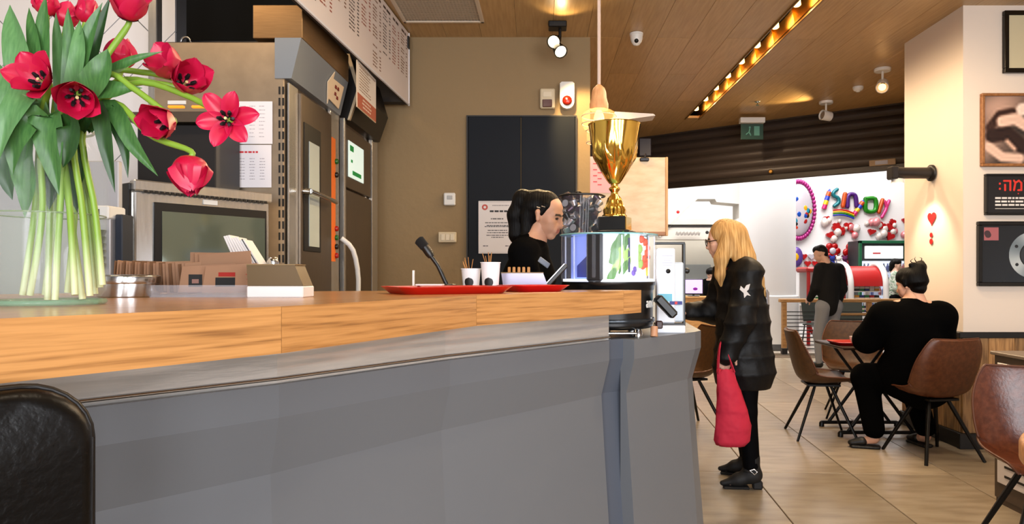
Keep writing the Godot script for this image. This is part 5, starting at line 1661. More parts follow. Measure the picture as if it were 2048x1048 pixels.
	wput(wb, "edge", nb().box(Vector3(b.x - 0.006, (a.y + b.y) / 2, -bd + 0.012), Vector3(0.012, a.y - b.y, 0.014), 0.002), grained("ply edge", [Color(0.74, 0.55, 0.33), Color(0.82, 0.64, 0.42)], Vector3(3, 1, 3), 0.5, 28))
	wput(wb, "ledge", nb().box(Vector3((a.x + b.x) / 2 + 0.05, b.y + 0.01, -bd + 0.03), Vector3(b.x - a.x - 0.14, 0.02, 0.05), 0.002), grained("ledge wood", [Color(0.52, 0.33, 0.17), Color(0.64, 0.43, 0.25)], Vector3(1, 4, 4), 0.5, 29))
	for q in [0.3, 0.62]:
		wput(wb, "post", nb().box(Vector3(lerpf(a.x, b.x, q), (BASE_TOP + b.y) / 2, -bd), Vector3(0.03, b.y - BASE_TOP, 0.02), 0.003), ply)
	wput(wb, "foot", nb().box(Vector3(lerpf(a.x, b.x, 0.46), BASE_TOP + 0.008, -bd), Vector3(0.24, 0.012, 0.14), 0.003), ply)
	wput(wb, "clip", nb().box(at(1288, 320, bd) + Vector3(0, 0, 0.015), Vector3(0.05, 0.02, 0.02), 0.004).tube([at(1288, 318, bd) + Vector3(0, 0.0, 0.02), at(1291, 309, bd) + Vector3(0, 0, 0.02)], 0.006, 6), mat("clip steel", Color(0.16, 0.15, 0.15), 0.3, 0.7))
	wput(wb, "pink_note", nb().box(at(1201, 350, bd) + Vector3(0, 0, 0.009), Vector3(0.115, 0.20, 0.003)), mat("pink paper", Color(0.88, 0.64, 0.64), 0.7))
	var ink := nb()
	for k in 8:
		ink.box(at(1190 + (k % 2) * 9, 328 + k * 6, bd) + Vector3(0, 0, 0.0112), Vector3(0.022, 0.005, 0.001))
	wput(wb, "note_print", ink, mat("print pink red", Color(0.75, 0.22, 0.26), 0.7)).set_meta("kind", "stuff")
	# white card dispenser in a dark green frame
	var k := 3.30 / F
	var o := Vector3(at(1340, 0, 3.30).x, BASE_TOP, -3.30)
	var wd := thing("payment_stand", "white panelled payment stand in a dark green frame at the counter's end", "payment stand", o)
	var wm := mat("stand white", Color(0.86, 0.87, 0.90), 0.35)
	var green := mat("frame green", Color(0.055, 0.075, 0.065), 0.4)
	put(wd, "plinth", nb().box(Vector3(-0.005, 0.018, 0.0), Vector3(0.135, 0.036, 0.11), 0.004), wm)
	put(wd, "plinth_gap", nb().box(Vector3(-0.005, 0.040, 0.0), Vector3(0.13, 0.008, 0.10)), black)
	put(wd, "tall_panel", nb().box(Vector3(-0.025, 0.22, 0.012), Vector3(0.085, 0.35, 0.06), 0.006), wm)
	put(wd, "low_panel", nb().box(Vector3(0.035, 0.19, 0.0), Vector3(0.05, 0.28, 0.05), 0.006), mat("stand pale grey", Color(0.74, 0.78, 0.82), 0.35))
	put(wd, "cyan_patch", nb().box(Vector3(-0.03, 0.165, 0.0435), Vector3(0.065, 0.035, 0.002)), mat("patch cyan", Color(0.40, 0.68, 0.76), 0.5))
	put(wd, "sticker", nb().box(Vector3(0.02, 0.140, 0.045), Vector3(0.058, 0.016, 0.003), 0.0), mat("sticker blue", Color(0.06, 0.12, 0.45), 0.5))
	put(wd, "sticker_red", nb().box(Vector3(0.02, 0.140, 0.047), Vector3(0.012, 0.012, 0.002), 0.0), mat("decal red", Color(0.78, 0.08, 0.08), 0.5))
	put(wd, "knob", nb().lathe([Vector2(0.011, 0.0), Vector2(0.010, 0.008), Vector2(0.0, 0.010)], Vector3(-0.016, 0.288, 0.043), 14, Basis(Vector3.RIGHT, PI / 2)), black)
	for q in 5:
		put(wd, "notice_line", nb().box(Vector3(-0.02, 0.36 - q * 0.011, 0.0425), Vector3(0.05 - 0.008 * (q % 3), 0.003, 0.001)), mat("print pale", Color(0.66, 0.66, 0.72), 0.7))
	put(wd, "frame_top", nb().box(Vector3(0.0, 0.42, -0.02), Vector3(0.145, 0.012, 0.03), 0.002), green)
	put(wd, "frame_post", nb().box(Vector3(0.068, 0.21, -0.02), Vector3(0.012, 0.42, 0.03), 0.002), green)
	put(wd, "side_knob", nb().lathe([Vector2(0.012, 0.0), Vector2(0.014, 0.012), Vector2(0.008, 0.02)], Vector3(0.075, 0.29, -0.02), 14, Basis(Vector3(0, 0, 1), -PI / 2)), black)

func lobed(prof: Array, up: float, n: int, amp: float, y0: float, y1: float) -> B:   # a lathe whose girth swells in n lobes between two heights
	var rows := []
	for p in prof:
		var row := PackedVector3Array()
		var w := clampf(minf((p.y - y0) / 0.03, (y1 - p.y) / 0.03), 0, 1) * amp
		for k in 72:
			var a := TAU * k / 72
			var r: float = p.x * (1.0 + w * (absf(cos(a * n * 0.5)) - 0.5))
			row.append(Vector3(cos(a) * r, p.y + up, -sin(a) * r))
		rows.append(row)
	return nb().grid(rows, true)

func leaf_shape(pts: Array, width: float, nrm: Vector3, fold: float, tip := 0.06) -> B:   # a long leaf along a curve, folded a little along its rib
	var b := nb()
	var cur := sp(pts, 14)
	var rows := []
	for k in cur.size():
		var t := float(k) / (cur.size() - 1)
		var d: Vector3 = (cur[mini(k + 1, cur.size() - 1)] - cur[maxi(k - 1, 0)]).normalized()
		var side := d.cross(nrm).normalized()
		var up := side.cross(d).normalized()
		var w := width * 0.5 * (pow(sin(PI * clampf(t * 0.86 + 0.12, 0, 1)), 0.75) * (1.0 - pow(t, 6)) + 0.02)
		var row := PackedVector3Array()
		for c in 7:
			var s := (c - 3) / 3.0
			row.append(cur[k] + side * w * s + up * (absf(s) * fold * w + 0.12 * w * sin(t * 9.0 + c)))
		rows.append(row)
	return b.grid(rows)

# ---------------------------------------------------------------- the tulips
func petal(b: B, o: Vector3, bs: Basis, az: float, ln: float, wid: float, open: float, inner: float):
	# walks out from the axis: the angle from the axis falls (closed cup) or stays wide (open flower)
	var rows := []
	var r := ln * 0.06 * inner
	var y := 0.0
	var n := 12
	for k in n + 1:
		var t := float(k) / n
		var th := lerpf(1.35, lerpf(-0.55, 1.25, open), smoothstep(0.0, lerpf(0.75, 0.35, open), t)) + 0.35 * open * t * t
		if k > 0:
			r += sin(th) * ln / n
			y += cos(th) * ln / n
		var w := wid * pow(sin(PI * clampf(t * 0.66 + 0.16, 0, 1)), 0.8) * sqrt(1.0 - 0.985 * pow(t, 7))
		var row := PackedVector3Array()
		for c in 9:
			var s := (c - 4) / 4.0
			var tang := s * w
			var cup := s * s * w * lerpf(0.75, 0.42, open) * (1.0 - 0.4 * t)
			# inward = back towards the axis, and up for an open petal
			var rr := r - cup * cos(th)
			var yy := y + cup * sin(th) + 0.03 * ln * sin(s * 5.0 + az * 3.0) * t
			var p := Vector3(rr, yy, tang)
			p = p.rotated(Vector3.UP, az)
			row.append(o + bs * p)
		rows.append(row)
	var base := b.v.size()
	b.tinted = true
	b.grid(rows)
	for k in range(base, b.v.size()):                      # the flower's own colours: crimson, paler towards the rim
		var rr := (k - base) / 9
		var cc := absf(((k - base) % 9) - 4) / 4.0
		var t := rr / 12.0
		var e := clampf(maxf(t * 0.8, cc * 0.7) - 0.25, 0, 1)
		b.c[k] = Color(0.45, 0.002, 0.026).lerp(Color(0.60, 0.020, 0.095), e)

func tulip(label: String, px: float, py: float, d: float, dir: Vector3, ln: float, open: float, stem: Array, leaves: Array, spin := 0.0):
	var head := at(px, py, d)
	dir = dir.normalized()
	var x := dir.cross(Vector3(0.31, 0.2, 0.93)).normalized()
	var bs := Basis(x, dir, x.cross(dir))
	var o := head - dir * ln * lerpf(0.5, 0.12, open)     # where the petals spring from
	var pts := []
	for q in stem:
		pts.append(at(q[0], q[1], q[2]))
	var root := thing("tulip", label, "tulip", pts[0])
	var pm := mat("tulip petal", Color.WHITE, 0.42)
	pm.vertex_color_use_as_albedo = true
	pm.backlight_enabled = true
	pm.backlight = Color(0.25, 0.02, 0.04)
	for k in 6:
		var b := nb()
		petal(b, o, bs, spin + TAU * k / 6.0, ln * (1.0 if k % 2 else 0.95), ln * (0.30 if open > 0.9 else 0.38 if open > 0.4 else 0.42), clampf(open + 0.10 * sin(k * 2.4 + px), 0, 1), 1.0 if k % 2 else 0.6)
		wput(root, "petal", b, pm)
	if open > 0.3:
		var bk := mat("stamen black", Color(0.02, 0.012, 0.02), 0.6)
		wput(root, "pistil", nb().tube([o, o + dir * ln * 0.24, o + dir * ln * 0.29], [0.0025, 0.002, 0.003], 8), mat("pistil", Color(0.75, 0.68, 0.45), 0.5))
		wput(root, "flower_eye", nb().lathe([Vector2(0.002, 0.001), Vector2(ln * 0.17, ln * 0.03), Vector2(ln * 0.27, ln * 0.085)], o, 12, bs, false), bk)
		for k in 6:
			var a := TAU * k / 6.0 + 0.3
			var q := o + bs * Vector3(cos(a) * ln * 0.16, ln * 0.12, sin(a) * ln * 0.16)
			var q2 := o + bs * Vector3(cos(a) * ln * 0.24, ln * 0.30, sin(a) * ln * 0.24)
			wput(root, "stamen", nb().tube([o + dir * 0.002, q, q.lerp(q2, 0.3), q2], [0.0018, 0.0018, 0.0045, 0.003], 6), bk)
	pts.append(o - dir * 0.012)
	pts.append(o + dir * 0.004)
	var cur := sp(pts, 26)
	var rad := []
	for k in cur.size():
		rad.append(0.0062 if k < cur.size() - 6 else 0.0055)
	var sm := mat("tulip stem", Color(0.42, 0.58, 0.16), 0.45)
	var st := nb()
	st.tinted = true
	st.tube(cur, rad, 9)
	sm.albedo_color = Color.WHITE
	sm.vertex_color_use_as_albedo = true
	for k in st.v.size():                                  # stems are white at the cut end, then green
		var h := st.v[k].y - BAR_TOP
		st.c[k] = Color(0.62, 0.68, 0.40).lerp(Color(0.19, 0.33, 0.035), smoothstep(0.02, 0.16, h))
	wput(root, "stem", st, sm)
	for lf in leaves:
		var lp := []
		for q in lf[0]:
			lp.append(at(q[0], q[1], q[2]))
		wput(root, "leaf", leaf_shape(lp, lf[1], lf[2], 0.35), leaf_mat(lf[3] if lf.size() > 3 else 0))

func leaf_mat(k: int) -> StandardMaterial3D:
	var cs := [[Color(0.20, 0.36, 0.17), Color(0.30, 0.47, 0.23)], [Color(0.10, 0.22, 0.08), Color(0.16, 0.30, 0.11)], [Color(0.30, 0.47, 0.27), Color(0.40, 0.57, 0.35)]]
	var m := grained("tulip leaf %d" % k, [cs[k][0], cs[k][1]], Vector3(26, 4, 26), 0.42, 33 + k)
	m.backlight_enabled = true
	m.backlight = Color(0.16, 0.3, 0.06)
	return m

func build_tulips():
	var F3 := Vector3(0, 0, 1)
	# stems: foot in the vase, mouth of the vase, then up or over to the flower
	tulip("wide open crimson tulip facing forward at the bouquet's left, dark heart showing", 76, 158, 1.31, Vector3(0.0, 0.22, 1), 0.066, 0.60,
		[[60, 590, 1.44], [85, 420, 1.42], [78, 262, 1.41]], [[[[95, 250, 1.39], [60, 190, 1.36], [20, 240, 1.33], [-6, 330, 1.33]], 0.055, F3, 2], [[[85, 262, 1.43], [70, 100, 1.42], [58, 15, 1.44]], 0.028, F3]], 0.5)
	tulip("half open crimson tulip tilted down, touching the wide open one's right side", 154, 196, 1.31, Vector3(0.5, -0.42, 0.8), 0.070, 0.42,
		[[165, 598, 1.42], [140, 420, 1.41], [118, 262, 1.40]], [[[[115, 265, 1.38], [95, 230, 1.36], [105, 300, 1.355], [118, 390, 1.36]], 0.065, F3, 0], [[[135, 262, 1.44], [142, 110, 1.42], [136, 15, 1.42]], 0.032, F3]], 0.2)
	tulip("pink-edged crimson tulip high on the right, its cup turned to the left", 338, 132, 1.44, Vector3(-0.25, 0.55, 0.8), 0.074, 0.45,
		[[190, 588, 1.46], [175, 420, 1.46], [152, 262, 1.45], [205, 150, 1.45], [290, 145, 1.46]], [[[[165, 262, 1.42], [195, 170, 1.40], [255, 128, 1.40], [326, 103, 1.41]], 0.034, Vector3(0.2, 0.5, 0.8)]], 0.1)
	tulip("crimson tulip at the right, its cup turned right, above the star-shaped one", 375, 162, 1.42, Vector3(0.65, 0.2, 0.6), 0.074, 0.42,
		[[135, 585, 1.50], [150, 420, 1.49], [150, 262, 1.47], [230, 165, 1.45], [320, 168, 1.44]], [[[[160, 255, 1.42], [195, 190, 1.38], [240, 182, 1.375], [285, 176, 1.39]], 0.046, Vector3(0, 0.45, 0.9)]], 0.9)
	tulip("star-shaped wide open red tulip farthest right, dark stamens showing", 454, 238, 1.36, Vector3(0.1, -0.02, 1), 0.060, 0.97,
		[[200, 575, 1.45], [185, 420, 1.45], [162, 262, 1.44], [260, 168, 1.43], [370, 190, 1.41]], [[[[150, 262, 1.47], [185, 110, 1.47], [222, -10, 1.48]], 0.03, F3, 1]], 0.95)
	tulip("crimson tulip cup facing forward and down, between the star and the vase", 322, 244, 1.34, Vector3(-0.12, -0.35, 0.9), 0.068, 0.36,
		[[180, 592, 1.40], [165, 420, 1.40], [148, 262, 1.39], [210, 152, 1.385], [268, 178, 1.38]], [[[[165, 262, 1.39], [195, 215, 1.36], [215, 300, 1.355], [230, 385, 1.36]], 0.034, F3, 1], [[[175, 262, 1.41], [215, 220, 1.385], [248, 285, 1.38], [256, 356, 1.385]], 0.030, F3, 1]], 0.4)
	tulip("closed crimson tulip bud hanging lowest at the right of the bouquet", 381, 358, 1.33, Vector3(0.13, -1, 0.2), 0.094, 0.03,
		[[205, 570, 1.42], [190, 420, 1.42], [165, 262, 1.41], [228, 205, 1.39], [300, 270, 1.36]], [[[[180, 260, 1.40], [222, 215, 1.38], [268, 290, 1.37], [316, 352, 1.375]], 0.034, F3]], 0.2)
	tulip("crimson tulip at the top right of the bouquet, cup opening upwards", 258, 18, 1.42, Vector3(0.3, 0.75, 0.35), 0.072, 0.42,
		[[110, 600, 1.39], [120, 420, 1.40], [135, 262, 1.41], [195, 140, 1.41]], [[[[140, 262, 1.43], [165, 110, 1.41], [205, 5, 1.41]], 0.036, F3, 0], [[[140, 262, 1.41], [178, 185, 1.37], [205, 135, 1.365], [215, 98, 1.37]], 0.058, Vector3(0.1, 0.2, 0.95), 0]], 0.3)
	tulip("narrow crimson tulip half hidden behind the broad leaf, under the top right one", 243, 104, 1.52, Vector3(0.1, 1, 0.05), 0.080, 0.12,
		[[90, 590, 1.52], [110, 420, 1.52], [130, 262, 1.50], [215, 190, 1.51]], [[[[125, 262, 1.49], [120, 120, 1.47], [112, 25, 1.47]], 0.028, F3, 2], [[[150, 250, 1.43], [158, 310, 1.42], [150, 365, 1.42], [155, 425, 1.43]], 0.045, F3, 1]], 0.7)
	tulip("crimson tulip cut by the top edge, leftmost of the three seen from behind", 92, 8, 1.50, Vector3(-0.1, 1, -0.1), 0.062, 0.2,
		[[45, 590, 1.48], [70, 420, 1.48], [80, 262, 1.48], [88, 120, 1.49]], [[[[70, 262, 1.42], [38, 120, 1.40], [20, 10, 1.42]], 0.056, F3, 2], [[[62, 250, 1.43], [48, 320, 1.42], [55, 380, 1.42], [50, 435, 1.43]], 0.05, F3, 0], [[[20, 250, 1.45], [14, 330, 1.44], [25, 400, 1.44]], 0.045, F3, 1], [[[50, 262, 1.40], [22, 200, 1.37], [-8, 120, 1.38]], 0.05, F3, 2]], 0.7)
	tulip("crimson tulip cut by the top edge, middle one of the three seen from behind", 133, 30, 1.53, Vector3(0.0, 1, -0.1), 0.062, 0.15,
		[[95, 600, 1.46], [100, 420, 1.47], [105, 262, 1.48], [122, 120, 1.51]], [[[[92, 262, 1.44], [86, 90, 1.43], [92, -10, 1.44]], 0.034, F3, 0], [[[100, 255, 1.46], [112, 330, 1.45], [98, 420, 1.46]], 0.06, F3, 1], [[[100, 262, 1.38], [60, 240, 1.35], [35, 280, 1.345], [25, 350, 1.35]], 0.06, F3, 0]], 0.0)
	tulip("crimson tulip cut by the top edge, rightmost of the three seen from behind", 176, 22, 1.52, Vector3(0.15, 1, -0.1), 0.064, 0.15,
		[[150, 590, 1.38], [140, 420, 1.40], [128, 262, 1.43], [152, 120, 1.50]], [[[[128, 262, 1.42], [155, 120, 1.40], [160, 40, 1.41]], 0.034, F3, 2], [[[125, 262, 1.37], [140, 250, 1.355], [138, 300, 1.35], [126, 335, 1.355]], 0.045, F3, 1]], 0.5)

# ---------------------------------------------------------------- tables and chairs
func make_chair(label: String, leather: Material) -> Node3D:   # faces -Z; bucket shell on four splayed legs
	var o := thing("dining_chair", label, "chair", Vector3.ZERO, 0.0, "")
	var prof := [[-0.225, 0.455, 0.36, 0.02], [-0.20, 0.474, 0.42, 0.03], [-0.10, 0.465, 0.46, 0.05], [0.02, 0.452, 0.47, 0.07], [0.11, 0.455, 0.465, 0.09], [0.165, 0.485, 0.46, 0.105], [0.195, 0.55, 0.47, 0.10], [0.215, 0.63, 0.475, 0.085], [0.235, 0.72, 0.46, 0.065], [0.25, 0.80, 0.415, 0.045], [0.262, 0.855, 0.36, 0.035], [0.267, 0.872, 0.32, 0.03]]
	var ctr := []
	for p in prof:
		ctr.append(Vector3(p[2], p[1], p[0]))
	var cur := sp(ctr, 34)
	var lifts := []
	for p in prof:
		lifts.append(Vector3(p[3], 0, 0))
	var lc := sp(lifts, 34)
	var rows := []
	var rim_l := []
	var rim_r := []
	for k in cur.size():
		var a: Vector3 = cur[maxi(k - 1, 0)]
		var b: Vector3 = cur[mini(k + 1, cur.size() - 1)]
		var d := Vector3(0, b.y - a.y, b.z - a.z).normalized()
		var nrm := Vector3(0, d.z, -d.y)                   # up from the seat, forwards from the back
		var row := PackedVector3Array()
		for layer in 2:
			for c in 13:
				var s := (c - 6) / 6.0 * (1.0 if layer == 0 else -1.0)
				var x: float = cur[k].x * 0.56 * sin(s * PI * 0.42) / sin(PI * 0.42)
				var lift: float = lc[k].x * s * s
				var th := (0.011 if layer == 0 else -0.011) * (1.0 - pow(absf(s), 8) * 0.9)
				row.append(Vector3(x, cur[k].y, cur[k].z) + nrm * (lift + th))
		rows.append(row)
		rim_l.append(row[0])
		rim_r.append(row[12])
	put(o, "shell", nb().grid(rows, true, true).cap_loop(rows[0], true).cap_loop(rows[-1], false), leather)
	var seam := mat("chair piping", Color(0.33, 0.17, 0.08), 0.5)
	put(o, "piping", nb().tube(rim_l + [rows[-1][6]] , 0.006, 6).tube(rim_r + [rows[-1][6]], 0.006, 6), seam)
	var steel_ := mat("chair leg steel", Color(0.025, 0.025, 0.027), 0.4, 0.4)
	put(o, "leg_mount", nb().box(Vector3(0, 0.432, 0.0), Vector3(0.24, 0.018, 0.26), 0.003), steel_)
	for q in [[-1, -1], [1, -1], [-1, 1], [1, 1]]:
		var top := Vector3(q[0] * 0.075, 0.43, q[1] * 0.06)
		var ft := Vector3(q[0] * 0.235, 0.0, q[1] * 0.235)
		put(o, "leg", nb().tube([top, top.lerp(ft, 0.15), ft], [0.013, 0.016, 0.012], 4), steel_)
	return o

func brown_leather(key: String, a: Color, b: Color, rough: float) -> StandardMaterial3D:
	return grained(key, [a, b], Vector3(2.2, 2.2, 2.2), rough, 51, 0.03, 0.02)

func build_seating():
	var tan_ := brown_leather("brown leather", Color(0.30, 0.155, 0.075), Color(0.42, 0.235, 0.125), 0.42)
	var dk := brown_leather("dark brown leather", Color(0.24, 0.145, 0.065), Color(0.34, 0.215, 0.105), 0.5)
	var c2 := make_chair("brown leather bucket chair the woman in black is sitting on, seen from behind", tan_)
	c2.position = Vector3(2.81, 0, -5.15)
	c2.rotation.y = 0.18
	var c1 := make_chair("empty brown bucket chair standing side-on at the table's left", dk)
	c1.position = Vector3(2.24, 0, -5.80)
	c1.rotation.y = -PI / 2 - 0.12
	copy(c1, Vector3(2.86, 0, -6.62), PI - 0.35, "brown bucket chair on the table's far side, behind the seated woman")
	copy(c1, Vector3(1.20, 0, -6.1), PI / 2 + 0.3, "brown chair mostly hidden between the counter's end and the blonde woman")
	var shiny := brown_leather("shiny brown leather", Color(0.29, 0.14, 0.085), Color(0.42, 0.225, 0.14), 0.26)
	var c4 := make_chair("shiny brown leather chair cut by the picture's right edge, in front of the white cabinet", shiny)
	c4.position = Vector3(2.29, 0, -3.22)
	c4.rotation.y = PI - 0.25
	# cafe table with folding black base
	var tp := Vector3(2.72, 0, -5.97)
	var t := thing("cafe_table", "small cafe table with crossed black folding legs, before the seated woman", "table", tp)
	put(t, "tabletop", nb().box(Vector3(0, 0.735, 0), Vector3(0.70, 0.026, 0.62), 0.008), mat("table brown", Color(0.16, 0.085, 0.04), 0.4))
	var bl := mat("black metal")
	for z in [-0.2, 0.2]:
		put(t, "crossed_leg", nb().tube([Vector3(-0.27, 0.03, z), Vector3(0.24, 0.72, z)], 0.014, 6), bl)
		put(t, "crossed_leg", nb().tube([Vector3(0.27, 0.03, z + 0.02), Vector3(-0.24, 0.72, z + 0.02)], 0.014, 6), bl)
		put(t, "foot_bar", nb().tube([Vector3(-0.33, 0.035, z + 0.01), Vector3(0.33, 0.035, z + 0.01)], 0.016, 6), bl)
		for x in [-0.33, 0.33]:
			put(t, "foot", nb().lathe([Vector2(0.022, 0.0), Vector2(0.022, 0.03), Vector2(0.012, 0.045)], Vector3(x, 0, z + 0.01), 10), bl)
	put(t, "hinge_bar", nb().tube([Vector3(0, 0.375, -0.22), Vector3(0, 0.375, 0.24)], 0.012, 6), bl)
	tray("red tray lying on the cafe table beside the seated woman", tp + Vector3(-0.13, 0.7485, 0.08), 0.0, 0.44, 0.32, Color(0.62, 0.02, 0.03))
	var cu := thing("coffee_cup", "white cup on the red tray on the cafe table", "cup", tp + Vector3(-0.16, 0.7535, 0.10))
	put(cu, "bowl", nb().lathe([Vector2(0.02, 0.0), Vector2(0.03, 0.006), Vector2(0.042, 0.03), Vector2(0.046, 0.062), Vector2(0.043, 0.062), Vector2(0.037, 0.03), Vector2(0.0, 0.012)], Vector3.ZERO, 20), mat("box white", Color(0.88, 0.87, 0.87), 0.5))
	put(cu, "handle", nb().tube(sp([Vector3(0.044, 0.05, 0), Vector3(0.07, 0.045, 0), Vector3(0.066, 0.02, 0), Vector3(0.04, 0.018, 0)], 10), 0.005, 6), mat("box white"))
	put(cu, "dark_print", nb().box(Vector3(-0.012, 0.036, 0.0435), Vector3(0.02, 0.02, 0.004), 0.001), mat("logo dark", Color(0.05, 0.035, 0.04), 0.5))
	# white waste cabinet at the right edge
	var wp := Vector3(2.88, 0, -3.60)
	var w := thing("tray_cabinet", "white panelled tray cabinet with brown frame and dark slots at the right edge", "cabinet", wp)
	var fr := mat("cabinet taupe", Color(0.30, 0.245, 0.20), 0.5)
	var wh := mat("cabinet white", Color(0.84, 0.81, 0.79), 0.45)
	put(w, "frame", nb().box(Vector3(0.0, 0.45, 0), Vector3(0.53, 0.84, 1.04), 0.004), fr)
	put(w, "top", nb().box(Vector3(0.0, 0.872, 0), Vector3(0.56, 0.02, 1.08), 0.004), mat("cabinet top", Color(0.46, 0.40, 0.34), 0.45))
	put(w, "plinth", nb().box(Vector3(0.0, 0.015, 0), Vector3(0.52, 0.03, 1.02)), fr)
	put(w, "raised_lid", nb().box(Vector3(0.08, 0.90, 0.1), Vector3(0.34, 0.035, 0.6), 0.004), fr)
	put(w, "upper_panel", nb().box(Vector3(-0.268, 0.64, 0), Vector3(0.014, 0.36, 0.96), 0.003), wh)
	put(w, "lower_panel", nb().box(Vector3(-0.268, 0.285, 0), Vector3(0.014, 0.32, 0.96), 0.003), wh)
	for k in 4:
		put(w, "slot", nb().box(Vector3(-0.276, 0.175 + 0.055 * k, 0.0), Vector3(0.004, 0.013, 0.82)), mat("slot dark", Color(0.07, 0.055, 0.05), 0.6))
	# round wooden table nearest on the right
	var rc := Vector3(1.99, 0, -2.20)
	var r := thing("round_table", "round thick-topped wooden table with splayed dark steel legs, cut by the right edge", "table", rc)
	put(r, "tabletop", nb().lathe([Vector2(0.40, 0.682), Vector2(0.425, 0.69), Vector2(0.43, 0.70), Vector2(0.43, 0.752), Vector2(0.424, 0.766), Vector2(0.41, 0.77), Vector2(0.0, 0.77)], Vector3.ZERO, 64), grained("pale oak", [Color(0.62, 0.42, 0.24), Color(0.78, 0.57, 0.37)], Vector3(1.0, 5.0, 5.0), 0.4, 95))
	for k in 4:
		var a := PI + 0.12 + k * PI / 2
		var d := Vector3(cos(a), 0, sin(a))
		put(r, "leg", nb().tube([d * 0.30 + Vector3(0, 0.685, 0), d * 0.80], [0.024, 0.018], 4), mat("leg blue steel", Color(0.035, 0.045, 0.06), 0.35, 0.5))

# ---------------------------------------------------------------- people
func blob(bones: Array, cell: float, k: float, into: B = null) -> B:   # tapered capsules joined by a smooth minimum, meshed as surface nets
	var lo := Vector3(1e9, 1e9, 1e9)
	var hi := -lo
	for e in bones:
		var r: float = maxf(e[2], e[3]) * (maxf(1.0, e[5]) if e.size() > 5 else 1.0) + cell * 2.5
		for p in [e[0], e[1]]:
			lo = lo.min(p - Vector3.ONE * r)
			hi = hi.max(p + Vector3.ONE * r)
	var n := Vector3i((hi - lo) / cell) + Vector3i(2, 2, 2)
	var sy := n.x
	var sz := n.x * n.y
	var f := PackedFloat32Array()
	f.resize(n.x * n.y * n.z)
	f.fill(1000.0)
	for e in bones:
		var a: Vector3 = e[0]
		var b: Vector3 = e[1]
		var ra: float = e[2]
		var rb: float = e[3]
		var flat: bool = e.size() > 5
		var ax: Vector3 = e[4].normalized() if flat else Vector3.ZERO
		var sh: float = (1.0 / e[5] - 1.0) if flat else 0.0
		var grow: float = maxf(ra, rb) * (maxf(1.0, e[5]) if flat else 1.0) + maxf(k, cell * 2.2)
		var i0 := Vector3i(((a.min(b) - Vector3.ONE * grow) - lo) / cell).clamp(Vector3i.ZERO, n - Vector3i.ONE)
		var i1 := Vector3i(((a.max(b) + Vector3.ONE * grow) - lo) / cell).clamp(Vector3i.ZERO, n - Vector3i.ONE)
		var ba := b - a
		ba += ax * (ba.dot(ax) * sh)
		var bb := maxf(ba.length_squared(), 1e-9)
		for z in range(i0.z, i1.z + 1):
			for y in range(i0.y, i1.y + 1):
				var id := z * sz + y * sy + i0.x
				var p := lo + Vector3(i0.x, y, z) * cell - a
				for x in range(i0.x, i1.x + 1):
					var q := p
					if flat:
						q += ax * (q.dot(ax) * sh)
					var h := clampf(q.dot(ba) / bb, 0.0, 1.0)
					var d := (q - ba * h).length() - (ra + (rb - ra) * h)
					var old := f[id]
					if old > 900.0:
						f[id] = d
					else:
						var m := maxf(k - absf(old - d), 0.0) / k
						f[id] = minf(old, d) - m * m * k * 0.25
					id += 1
					p.x += cell
	var out := into if into else nb()
	var idx := {}
	var cor := [0, 1, sy, sy + 1, sz, sz + 1, sz + sy, sz + sy + 1]
	var off := [Vector3(0, 0, 0), Vector3(1, 0, 0), Vector3(0, 1, 0), Vector3(1, 1, 0), Vector3(0, 0, 1), Vector3(1, 0, 1), Vector3(0, 1, 1), Vector3(1, 1, 1)]
	var edges := [[0, 1], [2, 3], [4, 5], [6, 7], [0, 2], [1, 3], [4, 6], [5, 7], [0, 4], [1, 5], [2, 6], [3, 7]]
	var near := cell * 3.0
	for z in n.z - 1:
		for y in n.y - 1:
			var id := z * sz + y * sy
			for x in n.x - 1:
				var v0 := f[id]
				if absf(v0) < near:
					var neg := 0
					for q in 8:
						if f[id + cor[q]] < 0.0:
							neg += 1
					if neg > 0 and neg < 8:
						var s := Vector3.ZERO
						var cnt := 0
						for e in edges:
							var fa := f[id + cor[e[0]]]
							var fb := f[id + cor[e[1]]]
							if (fa < 0.0) != (fb < 0.0):
								s += off[e[0]].lerp(off[e[1]], fa / (fa - fb))
								cnt += 1
						idx[id] = out.vert(lo + (Vector3(x, y, z) + s / cnt) * cell)
				id += 1
	for id in idx:
		var inside := f[id] < 0.0
		for ax in 3:
			var st: int = [1, sy, sz][ax]
			var b1: int = [sy, sz, 1][ax]
			var b2: int = [sz, 1, sy][ax]
			if inside != (f[id + st] < 0.0):
				if idx.has(id - b1) and idx.has(id - b2) and idx.has(id - b1 - b2):
					var p: int = idx[id]
					var q: int = idx[id - b1]
					var r: int = idx[id - b1 - b2]
					var s: int = idx[id - b2]
					if inside:
						out.tri(p, r, q)
						out.tri(p, s, r)
					else:
						out.tri(p, q, r)
						out.tri(p, r, s)
	return out

func normals_of(b: B) -> PackedVector3Array:
	var n := PackedVector3Array()
	n.resize(b.v.size())
	for k in range(0, b.i.size(), 3):
		var f := (b.v[b.i[k + 2]] - b.v[b.i[k]]).cross(b.v[b.i[k + 1]] - b.v[b.i[k]])
		for j in 3:
			n[b.i[k + j]] += f
	for k in n.size():
		n[k] = n[k].normalized()
	return n

